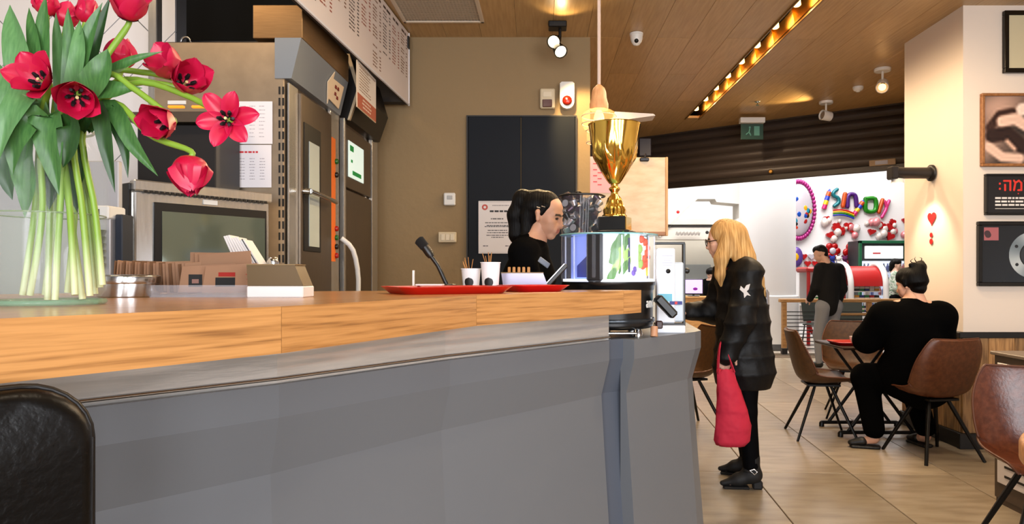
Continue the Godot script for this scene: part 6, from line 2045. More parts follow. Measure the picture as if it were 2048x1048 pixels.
func head_bones(c: Vector3, f: Vector3, tilt := 0.0, s := 1.0) -> Array:   # f: where the face looks; tilt: chin down
	var bs := head_basis(f, tilt)
	var L := func(x, y, z): return c + bs * (Vector3(x, y, z) * s)
	var r := []
	r.append([L.call(0, 0.032, -0.028), L.call(0, 0.036, 0.012), 0.079 * s, 0.076 * s, bs.x, 0.93])
	r.append([L.call(0, -0.01, 0.02), L.call(0, -0.04, 0.035), 0.062 * s, 0.05 * s])
	r.append([L.call(0, -0.05, 0.035), L.call(0, -0.082, 0.058), 0.046 * s, 0.026 * s])
	for q in [-1.0, 1.0]:
		r.append([L.call(q * 0.036, -0.018, 0.052), L.call(q * 0.03, -0.04, 0.055), 0.028 * s, 0.024 * s])
		r.append([L.call(q * 0.012, 0.022, 0.081), L.call(q * 0.042, 0.022, 0.068), 0.010 * s, 0.010 * s])
		r.append([L.call(q * 0.075, 0.012, -0.008), L.call(q * 0.073, -0.022, -0.002), 0.012 * s, 0.009 * s])
		r.append([L.call(q * 0.007, -0.030, 0.094), L.call(q * 0.012, -0.031, 0.088), 0.007 * s, 0.006 * s])
	r.append([L.call(0, 0.012, 0.083), L.call(0, -0.025, 0.104), 0.008 * s, 0.010 * s])
	r.append([L.call(-0.016, -0.050, 0.082), L.call(0.016, -0.050, 0.082), 0.007 * s, 0.007 * s])
	r.append([L.call(-0.014, -0.061, 0.081), L.call(0.014, -0.061, 0.081), 0.008 * s, 0.008 * s])
	r.append([L.call(0, -0.05, -0.02), L.call(0, -0.15, -0.035), 0.050 * s, 0.052 * s])
	return r

func head_basis(f: Vector3, tilt := 0.0) -> Basis:
	var z := f.normalized()
	var x := Vector3.UP.cross(z).normalized()
	var bs := Basis(x, z.cross(x), z)
	return bs * Basis(Vector3.RIGHT, tilt)

func hand_bones(w: Vector3, along: Vector3, palm: Vector3, side: float, curl: float, s := 1.0) -> Array:   # w: wrist; along: to the knuckles; palm: the way the palm looks; side: +1 thumb on along x palm
	var y := along.normalized()
	var z := (palm - y * palm.dot(y)).normalized()
	var x := y.cross(z) * side
	var r := []
	for q in [-0.024, -0.008, 0.008, 0.024]:
		r.append([w + x * q * 0.7 * s, w + (y * 0.078 + x * q) * s, 0.012 * s, 0.011 * s])
	var lens := [0.072, 0.082, 0.076, 0.06]
	for k in 4:
		var b: Vector3 = w + (y * 0.078 + x * (0.027 - 0.018 * k)) * s
		var a := 0.12 + curl * 0.3
		for j in 3:
			var ln: float = lens[k] * [0.46, 0.31, 0.23][j] * s
			var d := y * cos(a) + z * sin(a)
			r.append([b, b + d * ln, (0.0085 - j * 0.0006) * s, (0.008 - j * 0.0008) * s])
			b += d * ln
			a += curl
	var tb := w + (x * 0.024 + y * 0.018 + z * 0.004) * s
	var td := (x * 0.75 + y * 0.62 + z * 0.25).normalized()
	r.append([tb, tb + td * 0.042 * s, 0.013 * s, 0.010 * s])
	r.append([tb + td * 0.042 * s, tb + (td * 0.042 + (td * 0.4 + y * 0.5 + z * 0.5 * curl).normalized() * 0.03) * s, 0.0095 * s, 0.008 * s])
	return r

func body_bones(J: Dictionary, g := 1.0) -> Array:         # the figure under its clothes
	var r := []
	var front: Vector3 = J.front
	r.append([J.pelvis, J.chest, 0.115 * g, 0.12 * g, front, 0.78])
	r.append([J.chest, J.neck, 0.10 * g, 0.055])
	r.append([J.neck, J.head, 0.048, 0.048])
	for s in ["L", "R"]:
		r.append([J.neck.lerp(J["sh" + s], 0.5), J["sh" + s], 0.06 * g, 0.055 * g])
		r.append([J["sh" + s], J["el" + s], 0.050 * g, 0.038 * g])
		r.append([J["el" + s], J["wr" + s], 0.038 * g, 0.026])
		r.append([J["hip" + s], J["kn" + s], 0.082 * g, 0.052 * g])
		r.append([J["kn" + s], J["an" + s], 0.052 * g, 0.034])
		r.append([J["an" + s] - Vector3(0, 0.03, 0), J["toe" + s], 0.034, 0.022])
	return r

func painted(b: B, from: int, where: Callable):
	b.tinted = true
	for k in range(from, b.v.size()):
		b.c[k] = where.call(b.v[k])

func face_paint(c: Vector3, f: Vector3, tilt: float, skin: Color, s := 1.0) -> Callable:
	var inv := (head_basis(f, tilt)).inverse()
	return func(p: Vector3) -> Color:
		var q := inv * (p - c) / s
		if q.z > 0.055:
			if absf(q.x) < 0.021 and q.y < -0.045 and q.y > -0.067:
				return Color(0.46, 0.16, 0.13)
			for e in [-1.0, 1.0]:
				var dx: float = q.x - e * 0.031
				if absf(dx) < 0.020 and absf(q.y - 0.024 + dx * dx * 8.0) < 0.0055:
					return Color(0.035, 0.02, 0.015)       # brow
				if Vector2(dx, (q.y - 0.004) * 1.7).length() < 0.012:
					return Color(0.05, 0.03, 0.025)        # lashes round the eye
		return skin

func skin_body(root: Node3D, J: Dictionary, f: Vector3, tilt: float, skin: Color, cell: float, fine: float, hands: Array, g := 1.0, hs := 1.0):
	var b := blob(body_bones(J, g), cell, 0.05)
	painted(b, 0, func(_p): return skin)
	var n := b.v.size()
	blob(head_bones(J.head, f, tilt, hs), fine, 0.018, b)
	painted(b, n, face_paint(J.head, f, tilt, skin, hs))
	n = b.v.size()
	for h in hands:
		blob(h, maxf(0.004, fine), 0.008, b)
	painted(b, n, func(_p): return skin)
	var m := mat("skin", Color.WHITE, 0.5)
	m.vertex_color_use_as_albedo = true
	m.subsurf_scatter_enabled = true
	m.subsurf_scatter_strength = 0.1
	put(root, "body", b, m)
	var bs := head_basis(f, tilt)
	for e in [-1.0, 1.0]:
		var eye := J.head + bs * (Vector3(e * 0.031, 0.004, 0.068) * hs) as Vector3
		put(root, "eye", nb().ball(eye, Vector3.ONE * 0.0125 * hs, 10), mat("eye white", Color(0.80, 0.78, 0.75), 0.2))
		put(root, "iris", nb().ball(eye + bs.z * 0.0085 * hs, Vector3.ONE * 0.0065 * hs, 8), mat("iris brown", Color(0.05, 0.03, 0.02), 0.15))

func cloth(key: String, col: Color, rough := 0.85, weave := 0.0) -> StandardMaterial3D:
	var fresh := not mats.has(key)
	var m := mat(key, col, rough)
	if fresh:
		m.metallic_specular = 0.15
		m.heightmap_enabled = true
		m.heightmap_scale = 0.3 + weave
		m.heightmap_texture = noise(0.012, 45, [], 256, 3, 8.0)
		m.uv1_triplanar = true
		m.uv1_scale = Vector3(2.2, 2.2, 2.2)
	return m

func hair_mat(key: String, a: Color, b: Color, c: Color) -> StandardMaterial3D:
	var m := grained(key, [a, b, c], Vector3(9, 0.7, 9), 0.55, 66, 0.25, 0.012)
	m.metallic_specular = 0.28
	m.anisotropy_enabled = true
	m.anisotropy = 0.5
	return m

func build_people():
	blonde()
	barista()
	seated()
	walker()
	bystanders()

func blonde():
	var o := thing("person", "blonde woman in a black quilted coat standing at the counter with a red bag", "person", Vector3(1.22, 0, -4.45))
	var f := Vector3(-0.93, 0, -0.36)
	var J := {"front": f, "pelvis": Vector3(0.01, 0.90, 0), "chest": Vector3(-0.02, 1.24, 0), "neck": Vector3(-0.05, 1.395, 0), "head": Vector3(-0.118, 1.545, 0.0),
		"shL": Vector3(0.0, 1.345, 0.165), "elL": Vector3(-0.065, 1.06, 0.215), "wrL": Vector3(-0.14, 0.87, 0.20),
		"shR": Vector3(-0.06, 1.34, -0.16), "elR": Vector3(-0.12, 1.08, -0.23), "wrR": Vector3(-0.315, 1.09, -0.18),
		"hipL": Vector3(0.01, 0.86, 0.075), "knL": Vector3(0.005, 0.48, 0.085), "anL": Vector3(0.035, 0.13, 0.09), "toeL": Vector3(-0.10, 0.035, 0.08),
		"hipR": Vector3(0.02, 0.86, -0.085), "knR": Vector3(0.02, 0.48, -0.12), "anR": Vector3(0.09, 0.14, -0.19), "toeR": Vector3(0.0, 0.035, -0.26)}
	skin_body(o, J, f, 0.12, Color(0.62, 0.36, 0.26), 0.016, 0.005, [hand_bones(J.wrL, Vector3(-0.25, -0.95, 0.05), Vector3(0.3, 0, -0.9), 1, 0.75), hand_bones(J.wrR, Vector3(-0.98, -0.15, 0.1), Vector3(0, -1, 0), 1, 0.25)], 0.82)
	# quilted coat
	var cb := [
		[Vector3(-0.02, 1.30, 0), Vector3(0.005, 1.10, 0), 0.145, 0.150, Vector3(0, 0, 1), 1.15],
		[Vector3(0.005, 1.10, 0), Vector3(0.005, 1.02, 0), 0.150, 0.156, Vector3(0, 0, 1), 1.12],
		[Vector3(0.005, 1.02, 0), Vector3(0.012, 0.735, 0), 0.160, 0.195, Vector3(0, 0, 1), 1.05],
		[Vector3(-0.065, 1.395, 0.0), Vector3(-0.02, 1.37, 0.0), 0.085, 0.095],
		[Vector3(-0.03, 1.36, -0.10), Vector3(-0.02, 1.36, 0.10), 0.085, 0.085],
		[J.shL, J.elL, 0.088, 0.082], [J.elL, J.wrL + Vector3(-0.01, -0.03, 0), 0.082, 0.064],
		[J.shR, J.elR, 0.088, 0.080], [J.elR, J.wrR + Vector3(0.02, 0, 0), 0.078, 0.058]]
	var coat := blob(cb, 0.011, 0.035)
	var nn := normals_of(coat)
	for k in coat.v.size():
		var p := coat.v[k]
		var ph := p.y / 0.105 + 0.15 * sin(p.z * 9.0 + p.x * 5.0)
		var puff := 0.011 * (pow(absf(sin(PI * ph)), 0.6) - 0.75) + 0.002 * sin(p.x * 70.0 + p.y * 24.0) * sin(p.z * 55.0)
		coat.v[k] = p + nn[k] * puff
		if coat.v[k].y < 0.62:
			coat.v[k].y = 0.62
	var cm := mat("quilted black", Color(0.021, 0.020, 0.024), 0.55)
	cm.metallic_specular = 0.35
	cm.heightmap_enabled = true
	cm.heightmap_scale = 0.25
	cm.heightmap_texture = noise(0.014, 46, [], 256, 4, 10.0)
	cm.uv1_triplanar = true
	cm.uv1_scale = Vector3(3, 3, 3)
	var ct := put(o, "coat", coat, cm)
	# white bird-like patch on the sleeve and print on the back
	put(ct, "sleeve_patch", nb().slab(PackedVector2Array([Vector2(-0.028, 0.03), Vector2(-0.008, 0.012), Vector2(0.004, 0.034), Vector2(0.026, 0.042), Vector2(0.018, 0.01), Vector2(0.006, -0.002), Vector2(0.03, -0.03), Vector2(0.008, -0.024), Vector2(-0.008, -0.042), Vector2(-0.012, -0.012), Vector2(-0.034, 0.008)]), Transform3D(Basis(Vector3.UP, -0.12), Vector3(-0.055, 1.235, 0.278)), 0.008), mat("patch white", Color(0.78, 0.76, 0.75), 0.6))
	put(ct, "back_print", nb().slab(PackedVector2Array([Vector2(-0.03, 0.07), Vector2(0.03, 0.05), Vector2(0.034, -0.05), Vector2(0.01, -0.075), Vector2(-0.016, -0.02)]), Transform3D(Basis(Vector3.UP, PI / 2 - 0.5), Vector3(0.135, 1.17, 0.085)), 0.006), mat("patch grey", Color(0.56, 0.54, 0.55), 0.6))
	put(ct, "collar_edge", nb().tube(sp([Vector3(-0.12, 1.36, 0.10), Vector3(-0.05, 1.425, 0.105), Vector3(0.03, 1.39, 0.08)], 8), 0.009, 6), mat("collar orange", Color(0.55, 0.16, 0.05), 0.6))
	# leggings, boots
	put(o, "leggings", blob([[J.hipL, J.knL, 0.088, 0.064], [J.knL, J.anL, 0.064, 0.052], [J.hipR, J.knR, 0.088, 0.064], [J.knR, J.anR, 0.064, 0.052], [J.hipL, J.hipR, 0.09, 0.09]], 0.011, 0.02), cloth("leggings black", Color(0.020, 0.020, 0.026), 0.7))
	var bm := mat("boot suede", Color(0.018, 0.017, 0.019), 0.7)
	for q in [[J.anL, Vector3(-0.98, 0, -0.1)], [J.anR, Vector3(-0.9, 0, -0.35)]]:
		var a: Vector3 = q[0]
		var d: Vector3 = q[1].normalized()
		a.y = 0.0
		var bt := put(o, "boot", blob([[a + Vector3(0, 0.19, 0), a + Vector3(0, 0.09, 0), 0.052, 0.050], [a + Vector3(0, 0.085, 0) - d * 0.02, a + d * 0.08 + Vector3(0, 0.058, 0), 0.046, 0.040], [a + d * 0.08 + Vector3(0, 0.052, 0), a + d * 0.175 + Vector3(0, 0.030, 0), 0.040, 0.020, Vector3.UP, 0.8]], 0.008, 0.03), bm)
		put(bt, "heel", nb().box(a - d * 0.035 + Vector3(0, 0.026, 0), Vector3(0.055, 0.052, 0.06), 0.008, facing(-d)), bm)
		put(bt, "sole", nb().box(a + d * 0.095 + Vector3(0, 0.008, 0), Vector3(0.07, 0.014, 0.16), 0.006, facing(-d)), bm)
		put(bt, "buckle", nb().tube([a + Vector3(-0.025, 0.125, 0.05), a + Vector3(0.0, 0.135, 0.056), a + Vector3(0.02, 0.118, 0.053), a + Vector3(0.004, 0.102, 0.056), a + Vector3(-0.025, 0.125, 0.05)], 0.005, 6), mat("chrome", Color(0.75, 0.75, 0.75), 0.2, 1.0))
		put(bt, "strap", ring_strap(a + Vector3(0, 0.115, 0), 0.053), bm)
	# long blonde hair
	var hm := hair_mat("blonde hair", Color(0.50, 0.36, 0.20), Color(0.72, 0.56, 0.35), Color(0.86, 0.72, 0.50))
	put(o, "hair", blob([
		[Vector3(-0.105, 1.592, 0.0), Vector3(-0.07, 1.578, 0.0), 0.098, 0.098], [Vector3(-0.06, 1.57, 0.0), Vector3(0.0, 1.44, 0.02), 0.098, 0.082],
		[Vector3(0.0, 1.44, 0.04), Vector3(0.075, 1.31, 0.06), 0.075, 0.055, Vector3(1, 0.5, 0), 0.8], [Vector3(0.075, 1.31, 0.07), Vector3(0.125, 1.20, 0.08), 0.05, 0.014, Vector3(1, 0.5, 0), 0.7],
		[Vector3(-0.11, 1.57, 0.075), Vector3(-0.155, 1.43, 0.095), 0.045, 0.042], [Vector3(-0.155, 1.43, 0.095), Vector3(-0.165, 1.33, 0.105), 0.042, 0.03], [Vector3(-0.165, 1.33, 0.105), Vector3(-0.16, 1.265, 0.11), 0.028, 0.010],
		[Vector3(-0.09, 1.55, 0.085), Vector3(-0.05, 1.42, 0.11), 0.04, 0.035], [Vector3(-0.11, 1.55, -0.075), Vector3(-0.10, 1.38, -0.10), 0.045, 0.03]], 0.008, 0.025), hm)
	var gl := nb()
	var gb := head_basis(f, 0.12)
	for e in [-1.0, 1.0]:
		var pts := []
		for k in 15:
			pts.append(J.head + gb * Vector3(e * 0.033 + cos(TAU * k / 14) * 0.027, 0.002 + sin(TAU * k / 14) * 0.022, 0.103))
		gl.tube(pts, 0.0028, 5)
		gl.tube([J.head + gb * Vector3(e * 0.06, 0.006, 0.10), J.head + gb * Vector3(e * 0.078, 0.008, 0.0)], 0.003, 5)
	put(o, "eyeglasses", gl, mat("glasses maroon", Color(0.10, 0.03, 0.035), 0.3))
	# the red bag she holds is a thing of its own
	var bg := thing("shoulder_bag", "slouchy red fabric bag hanging from the blonde woman's hand", "bag", Vector3(1.22 - 0.13, 0.31, -4.45 + 0.26))
	var rows := []
	for q in [[0.012, 0.02, 0.02, -0.01], [0.0, 0.085, 0.05, -0.005], [0.03, 0.108, 0.068, 0.0], [0.12, 0.106, 0.07, 0.004], [0.22, 0.090, 0.06, 0.0], [0.32, 0.072, 0.048, -0.018], [0.40, 0.056, 0.035, -0.035], [0.45, 0.052, 0.02, -0.04]]:
		var row := PackedVector3Array()
		for k in 28:
			var a := TAU * k / 28
			var wob: float = 1.0 + 0.05 * sin(a * 5.0 + q[0] * 22.0) + 0.04 * sin(a * 9.0 - q[0] * 40.0)
			row.append(Vector3(q[3] + cos(a) * q[1] * wob, q[0] + 0.012 * sin(a * 3.0) * q[0] * 2.0, -sin(a) * q[2] * wob))
		rows.append(row)
	var rm := cloth("red bag cloth", Color(0.71, 0.18, 0.25), 0.5, 0.9)
	put(bg, "pouch", nb().grid(rows, true).cap_loop(rows[0], true).cap_loop(rows[-1], false), rm)
	for z in [-0.02, 0.02]:
		put(bg, "strap", nb().tube(sp([Vector3(-0.085, 0.43, z), Vector3(-0.075, 0.55, z * 0.6 - 0.02), Vector3(-0.05, 0.625, -0.04), Vector3(-0.02, 0.53, z * 0.6 - 0.01), Vector3(0.01, 0.44, z)], 16), 0.009, 6, 0.45), rm)

func ring_strap(c: Vector3, r: float) -> B:
	var pts := []
	for k in 17:
		pts.append(c + Vector3(cos(TAU * k / 16) * r, 0, sin(TAU * k / 16) * r))
	return nb().tube(pts, 0.006, 6)

func barista():
	var o := thing("person", "dark-haired barista in a black top with a name badge, looking down behind the counter", "person", Vector3(-0.075, 0, -3.55))
	var f := Vector3(0.93, -0.05, 0.34)
	var J := {"front": Vector3(0.95, 0, 0.3), "pelvis": Vector3(-0.03, 0.95, 0), "chest": Vector3(-0.03, 1.30, 0), "neck": Vector3(-0.008, 1.49, 0), "head": Vector3(0.046, 1.628, 0.0),
		"shL": Vector3(-0.02, 1.435, -0.16), "elL": Vector3(0.06, 1.16, -0.20), "wrL": Vector3(0.17, 1.10, 0.0),
		"shR": Vector3(-0.06, 1.435, 0.15), "elR": Vector3(0.0, 1.15, 0.20), "wrR": Vector3(0.13, 1.07, 0.18),
		"hipL": Vector3(-0.03, 0.90, -0.09), "knL": Vector3(0.0, 0.5, -0.09), "anL": Vector3(-0.03, 0.1, -0.09), "toeL": Vector3(0.10, 0.03, -0.09),
		"hipR": Vector3(-0.03, 0.90, 0.09), "knR": Vector3(0.0, 0.5, 0.09), "anR": Vector3(-0.03, 0.1, 0.09), "toeR": Vector3(0.10, 0.03, 0.09)}
	skin_body(o, J, f, 0.22, Color(0.60, 0.32, 0.20), 0.016, 0.0036, [hand_bones(J.wrL, Vector3(0.8, -0.3, 0.4), Vector3(0, -1, 0), 1, 0.3), hand_bones(J.wrR, Vector3(0.9, -0.3, 0.1), Vector3(0, -1, 0), -1, 0.3)], 0.85)
	var top := blob([
		[Vector3(-0.03, 0.95, 0), Vector3(-0.03, 1.30, 0), 0.135, 0.145, Vector3(0.95, 0, 0.3), 0.85], [Vector3(-0.03, 1.33, 0), Vector3(-0.02, 1.45, 0), 0.135, 0.09],
		[Vector3(-0.02, 1.44, -0.10), Vector3(-0.045, 1.44, 0.10), 0.076, 0.076], [J.shL, J.elL, 0.068, 0.058], [J.elL, J.wrL, 0.055, 0.043], [J.shR, J.elR, 0.070, 0.062], [J.elR, J.wrR, 0.058, 0.045],
		[Vector3(-0.03, 1.46, 0.0), Vector3(-0.035, 1.485, 0.0), 0.068, 0.058]], 0.011, 0.035)
	var tm := cloth("barista black", Color(0.016, 0.014, 0.014), 0.85)
	var tt := put(o, "top", top, tm)
	put(o, "trousers", blob([[J.hipL, J.knL, 0.095, 0.065], [J.knL, J.anL, 0.065, 0.05], [J.hipR, J.knR, 0.095, 0.065], [J.knR, J.anR, 0.065, 0.05], [J.hipL, J.hipR, 0.10, 0.10]], 0.016, 0.03), tm)
	put(o, "shoe", blob([[J.anL - Vector3(0.03, 0.06, 0), J.toeL, 0.042, 0.034]], 0.012, 0.02), mat("black leather shoe", Color(0.02, 0.02, 0.02), 0.4))
	put(o, "shoe", blob([[J.anR - Vector3(0.03, 0.06, 0), J.toeR, 0.042, 0.034]], 0.012, 0.02), mat("black leather shoe"))
	var bp := at(1088, 525, 3.34) - o.position
	var bb := facing(Vector3(0.45, 0.1, 0.9)) * Basis(Vector3(0, 0, 1), -0.6)
	var bd := put(tt, "badge", nb().box(bp, Vector3(0.062, 0.028, 0.006), 0.003, bb), mat("badge grey", Color(0.50, 0.52, 0.54), 0.4))
	# hair drawn back into a high ponytail
	var hm := hair_mat("dark hair", Color(0.010, 0.006, 0.005), Color(0.022, 0.013, 0.010), Color(0.04, 0.024, 0.018))
	var hb := head_basis(f, 0.22)
	var H := func(x, y, z): return J.head + hb * Vector3(x, y, z)
	put(o, "hair", blob([
		[H.call(0, 0.048, -0.040), H.call(0, 0.058, -0.008), 0.082, 0.072, hb.x, 0.99], [H.call(0, 0.0, -0.048), H.call(0, 0.03, -0.05), 0.072, 0.078],
		[H.call(0.055, 0.05, 0.018), H.call(0.068, 0.01, 0.006), 0.022, 0.012], [H.call(-0.055, 0.05, 0.018), H.call(-0.068, 0.01, 0.006), 0.022, 0.012],
		[H.call(0, 0.07, -0.10), H.call(0, 0.055, -0.135), 0.036, 0.050], [H.call(0, 0.055, -0.135), H.call(0.0, -0.03, -0.15), 0.05, 0.046], [H.call(0.0, -0.03, -0.15), H.call(0.0, -0.13, -0.12), 0.046, 0.040], [H.call(0.0, -0.13, -0.12), H.call(0.01, -0.20, -0.085), 0.038, 0.018],
		[H.call(-0.035, -0.02, -0.075), H.call(-0.05, -0.13, -0.045), 0.034, 0.026], [H.call(-0.05, -0.13, -0.045), H.call(-0.06, -0.25, 0.03), 0.026, 0.012]], 0.006, 0.02), hm)
	for q in [[0.078, 0.035, -0.012], [0.076, 0.045, 0.012]]:
		put(o, "hair_clip", nb().box(H.call(-q[0], q[1], q[2]), Vector3(0.006, 0.006, 0.022), 0.002, hb), mat("clip silver", Color(0.55, 0.5, 0.45), 0.3, 0.8))

func seated():
	var o := thing("person", "woman in loose black clothes with a dark bun, sitting with her back turned", "person", Vector3(2.67, 0, -5.22))
	var f := Vector3(-0.60, -0.1, -0.8)
	var J := {"front": Vector3(-0.4, 0, -0.9), "pelvis": Vector3(0.12, 0.58, 0.0), "chest": Vector3(0.05, 0.95, -0.03), "neck": Vector3(0.05, 1.115, -0.04), "head": Vector3(0.055, 1.255, -0.075),
		"shL": Vector3(-0.16, 1.02, -0.06), "elL": Vector3(-0.225, 0.83, -0.18), "wrL": Vector3(-0.06, 0.785, -0.36),
		"shR": Vector3(0.25, 1.02, 0.0), "elR": Vector3(0.29, 0.83, -0.10), "wrR": Vector3(0.14, 0.785, -0.33),
		"hipL": Vector3(0.02, 0.56, -0.03), "knL": Vector3(-0.20, 0.53, -0.26), "anL": Vector3(-0.185, 0.10, -0.15), "toeL": Vector3(-0.34, 0.03, -0.19),
		"hipR": Vector3(0.22, 0.56, -0.05), "knR": Vector3(0.20, 0.53, -0.40), "anR": Vector3(0.235, 0.10, -0.20), "toeR": Vector3(0.20, 0.03, -0.36)}
	skin_body(o, J, f, 0.15, Color(0.60, 0.33, 0.22), 0.018, 0.006, [hand_bones(J.wrL, Vector3(0.3, -0.05, -0.9), Vector3(0, -1, 0), 1, 0.35), hand_bones(J.wrR, Vector3(-0.3, -0.05, -0.9), Vector3(0, -1, 0), -1, 0.35)], 1.25)
	var bk := cloth("loose black", Color(0.010, 0.010, 0.010), 0.95)
	put(o, "top", blob([
		[Vector3(0.11, 0.58, 0.0), Vector3(0.04, 0.92, -0.04), 0.235, 0.215, Vector3(-0.4, 0, -0.9), 0.85], [Vector3(-0.10, 1.0, -0.06), Vector3(0.20, 1.0, -0.02), 0.125, 0.125], [Vector3(0.05, 1.0, -0.04), Vector3(0.05, 1.09, -0.045), 0.14, 0.075],
		[J.shL, J.elL, 0.105, 0.095], [J.elL, J.wrL, 0.092, 0.055], [J.shR, J.elR, 0.110, 0.10], [J.elR, J.wrR, 0.095, 0.055],
		[Vector3(0.11, 0.56, -0.02), Vector3(0.02, 0.58, -0.1), 0.22, 0.2]], 0.013, 0.06), bk)
	put(o, "trousers", blob([
		[J.hipL, J.knL, 0.125, 0.105], [J.knL, J.anL + Vector3(0, 0.05, 0), 0.10, 0.078], [J.hipR, J.knR, 0.125, 0.10], [J.knR, J.anR + Vector3(0, 0.05, 0), 0.10, 0.075], [J.hipL, J.hipR, 0.13, 0.13]], 0.013, 0.04), bk)
	var sm := mat("black slide", Color(0.018, 0.017, 0.018), 0.5)
	for q in ["L", "R"]:
		var a: Vector3 = J["an" + q]
		var t: Vector3 = J["toe" + q]
		var d := Vector3(t.x - a.x, 0, t.z - a.z).normalized()
		var s := put(o, "slide_shoe", blob([[a + Vector3(0, -0.088, 0) - d * 0.03, t + Vector3(0, -0.018, 0), 0.018, 0.016, d.cross(Vector3.UP), 2.6]], 0.008, 0.02), sm)
		put(s, "upper", blob([[t - d * 0.075 + Vector3(0, 0.022, 0), t + Vector3(0, 0.006, 0), 0.042, 0.028, Vector3.UP, 0.8]], 0.008, 0.02), sm)
	var hm := hair_mat("black hair", Color(0.006, 0.005, 0.005), Color(0.014, 0.010, 0.010), Color(0.028, 0.020, 0.020))
	var hb := head_basis(f, 0.15)
	var H := func(x, y, z): return J.head + hb * Vector3(x, y, z)
	put(o, "hair", blob([
		[H.call(0, 0.045, -0.045), H.call(0, 0.060, 0.012), 0.088, 0.078], [H.call(0, 0.0, -0.052), H.call(0, -0.03, -0.05), 0.083, 0.062],
		[H.call(0.062, 0.03, 0.0), H.call(0.07, 0.0, 0.0), 0.03, 0.02], [H.call(-0.062, 0.03, 0.0), H.call(-0.07, 0.0, 0.0), 0.03, 0.02],
		[H.call(-0.01, 0.10, -0.085), H.call(-0.045, 0.115, -0.085), 0.052, 0.045], [H.call(-0.05, 0.14, -0.08), H.call(-0.075, 0.15, -0.09), 0.024, 0.018], [H.call(0.02, 0.135, -0.07), H.call(0.04, 0.14, -0.06), 0.022, 0.016]], 0.007, 0.02), hm)
	for k in 9:
		var a := k * 0.7
		put(o, "stray_lock", nb().tube(sp([H.call(-0.03, 0.13, -0.085), H.call(-0.03 + cos(a) * 0.05, 0.15 + sin(a) * 0.03, -0.08 + sin(a * 2) * 0.03), H.call(-0.04 + cos(a) * 0.075, 0.155 + sin(a) * 0.045, -0.08)], 8), [0.004, 0.004, 0.004, 0.004, 0.003, 0.003, 0.002, 0.001, 0.001], 5), hm)

func walker():
	var o := thing("person", "man in a dark grey jacket and grey jeans walking outside the entrance", "person", Vector3(3.98, 0, -10.05))
	var f := Vector3(-0.75, -0.15, -0.6)
	var J := {"front": Vector3(-0.6, 0, -0.8), "pelvis": Vector3(0.02, 0.92, 0), "chest": Vector3(0.02, 1.28, 0), "neck": Vector3(-0.02, 1.49, -0.01), "head": Vector3(-0.085, 1.628, -0.02),
		"shL": Vector3(-0.13, 1.42, 0.06), "elL": Vector3(-0.18, 1.15, 0.03), "wrL": Vector3(-0.19, 0.98, -0.16),
		"shR": Vector3(0.19, 1.42, -0.06), "elR": Vector3(0.23, 1.13, -0.04), "wrR": Vector3(0.20, 0.90, -0.12),
		"hipL": Vector3(-0.07, 0.88, 0.04), "knL": Vector3(-0.13, 0.48, 0.0), "anL": Vector3(-0.14, 0.09, 0.06), "toeL": Vector3(-0.26, 0.03, 0.0),
		"hipR": Vector3(0.12, 0.88, -0.03), "knR": Vector3(0.10, 0.48, -0.10), "anR": Vector3(0.12, 0.11, -0.30), "toeR": Vector3(0.03, 0.04, -0.42)}
	skin_body(o, J, f, 0.2, Color(0.55, 0.33, 0.25), 0.022, 0.009, [hand_bones(J.wrL, Vector3(-0.2, -0.3, -0.9), Vector3(1, 0, 0), 1, 0.3), hand_bones(J.wrR, Vector3(-0.1, -0.95, -0.1), Vector3(-1, 0, 0), 1, 0.3)])
	put(o, "jacket", blob([
		[Vector3(0.02, 0.90, 0.0), Vector3(0.02, 1.15, 0.0), 0.165, 0.165, Vector3(-0.6, 0, -0.8), 0.8], [Vector3(0.02, 1.15, 0.0), Vector3(0.02, 1.34, 0.0), 0.165, 0.17, Vector3(-0.6, 0, -0.8), 0.8], [Vector3(-0.08, 1.42, 0.03), Vector3(0.13, 1.42, -0.03), 0.085, 0.085], [Vector3(0.0, 1.44, 0.0), Vector3(-0.02, 1.515, -0.01), 0.09, 0.065],
		[J.shL, J.elL, 0.082, 0.066], [J.elL, J.wrL, 0.064, 0.048], [J.shR, J.elR, 0.082, 0.068], [J.elR, J.wrR, 0.066, 0.05]], 0.016, 0.04), cloth("jacket grey", Color(0.11, 0.11, 0.115), 0.7))
	put(o, "jeans", blob([[J.hipL, J.knL, 0.105, 0.072], [J.knL, J.anL, 0.07, 0.048], [J.hipR, J.knR, 0.105, 0.072], [J.knR, J.anR, 0.07, 0.048], [J.hipL, J.hipR, 0.11, 0.11]], 0.016, 0.03), cloth("jeans grey", Color(0.50, 0.51, 0.54), 0.85))
	for q in ["L", "R"]:
		put(o, "shoe", blob([[J["an" + q] - Vector3(-0.01, 0.035, 0), J["toe" + q] + Vector3(0, 0.012, 0), 0.05, 0.036]], 0.014, 0.02), mat("black leather shoe", Color(0.02, 0.02, 0.02), 0.4))
	var hb := head_basis(f, 0.2)
	var H := func(x, y, z): return J.head + hb * Vector3(x, y, z)
	put(o, "hair", blob([[H.call(0, 0.058, -0.025), H.call(0, 0.075, 0.03), 0.078, 0.062], [H.call(0, 0.015, -0.05), H.call(0, -0.02, -0.055), 0.066, 0.045]], 0.011, 0.02), hair_mat("brown hair", Color(0.02, 0.012, 0.008), Color(0.045, 0.028, 0.02), Color(0.07, 0.045, 0.03)))

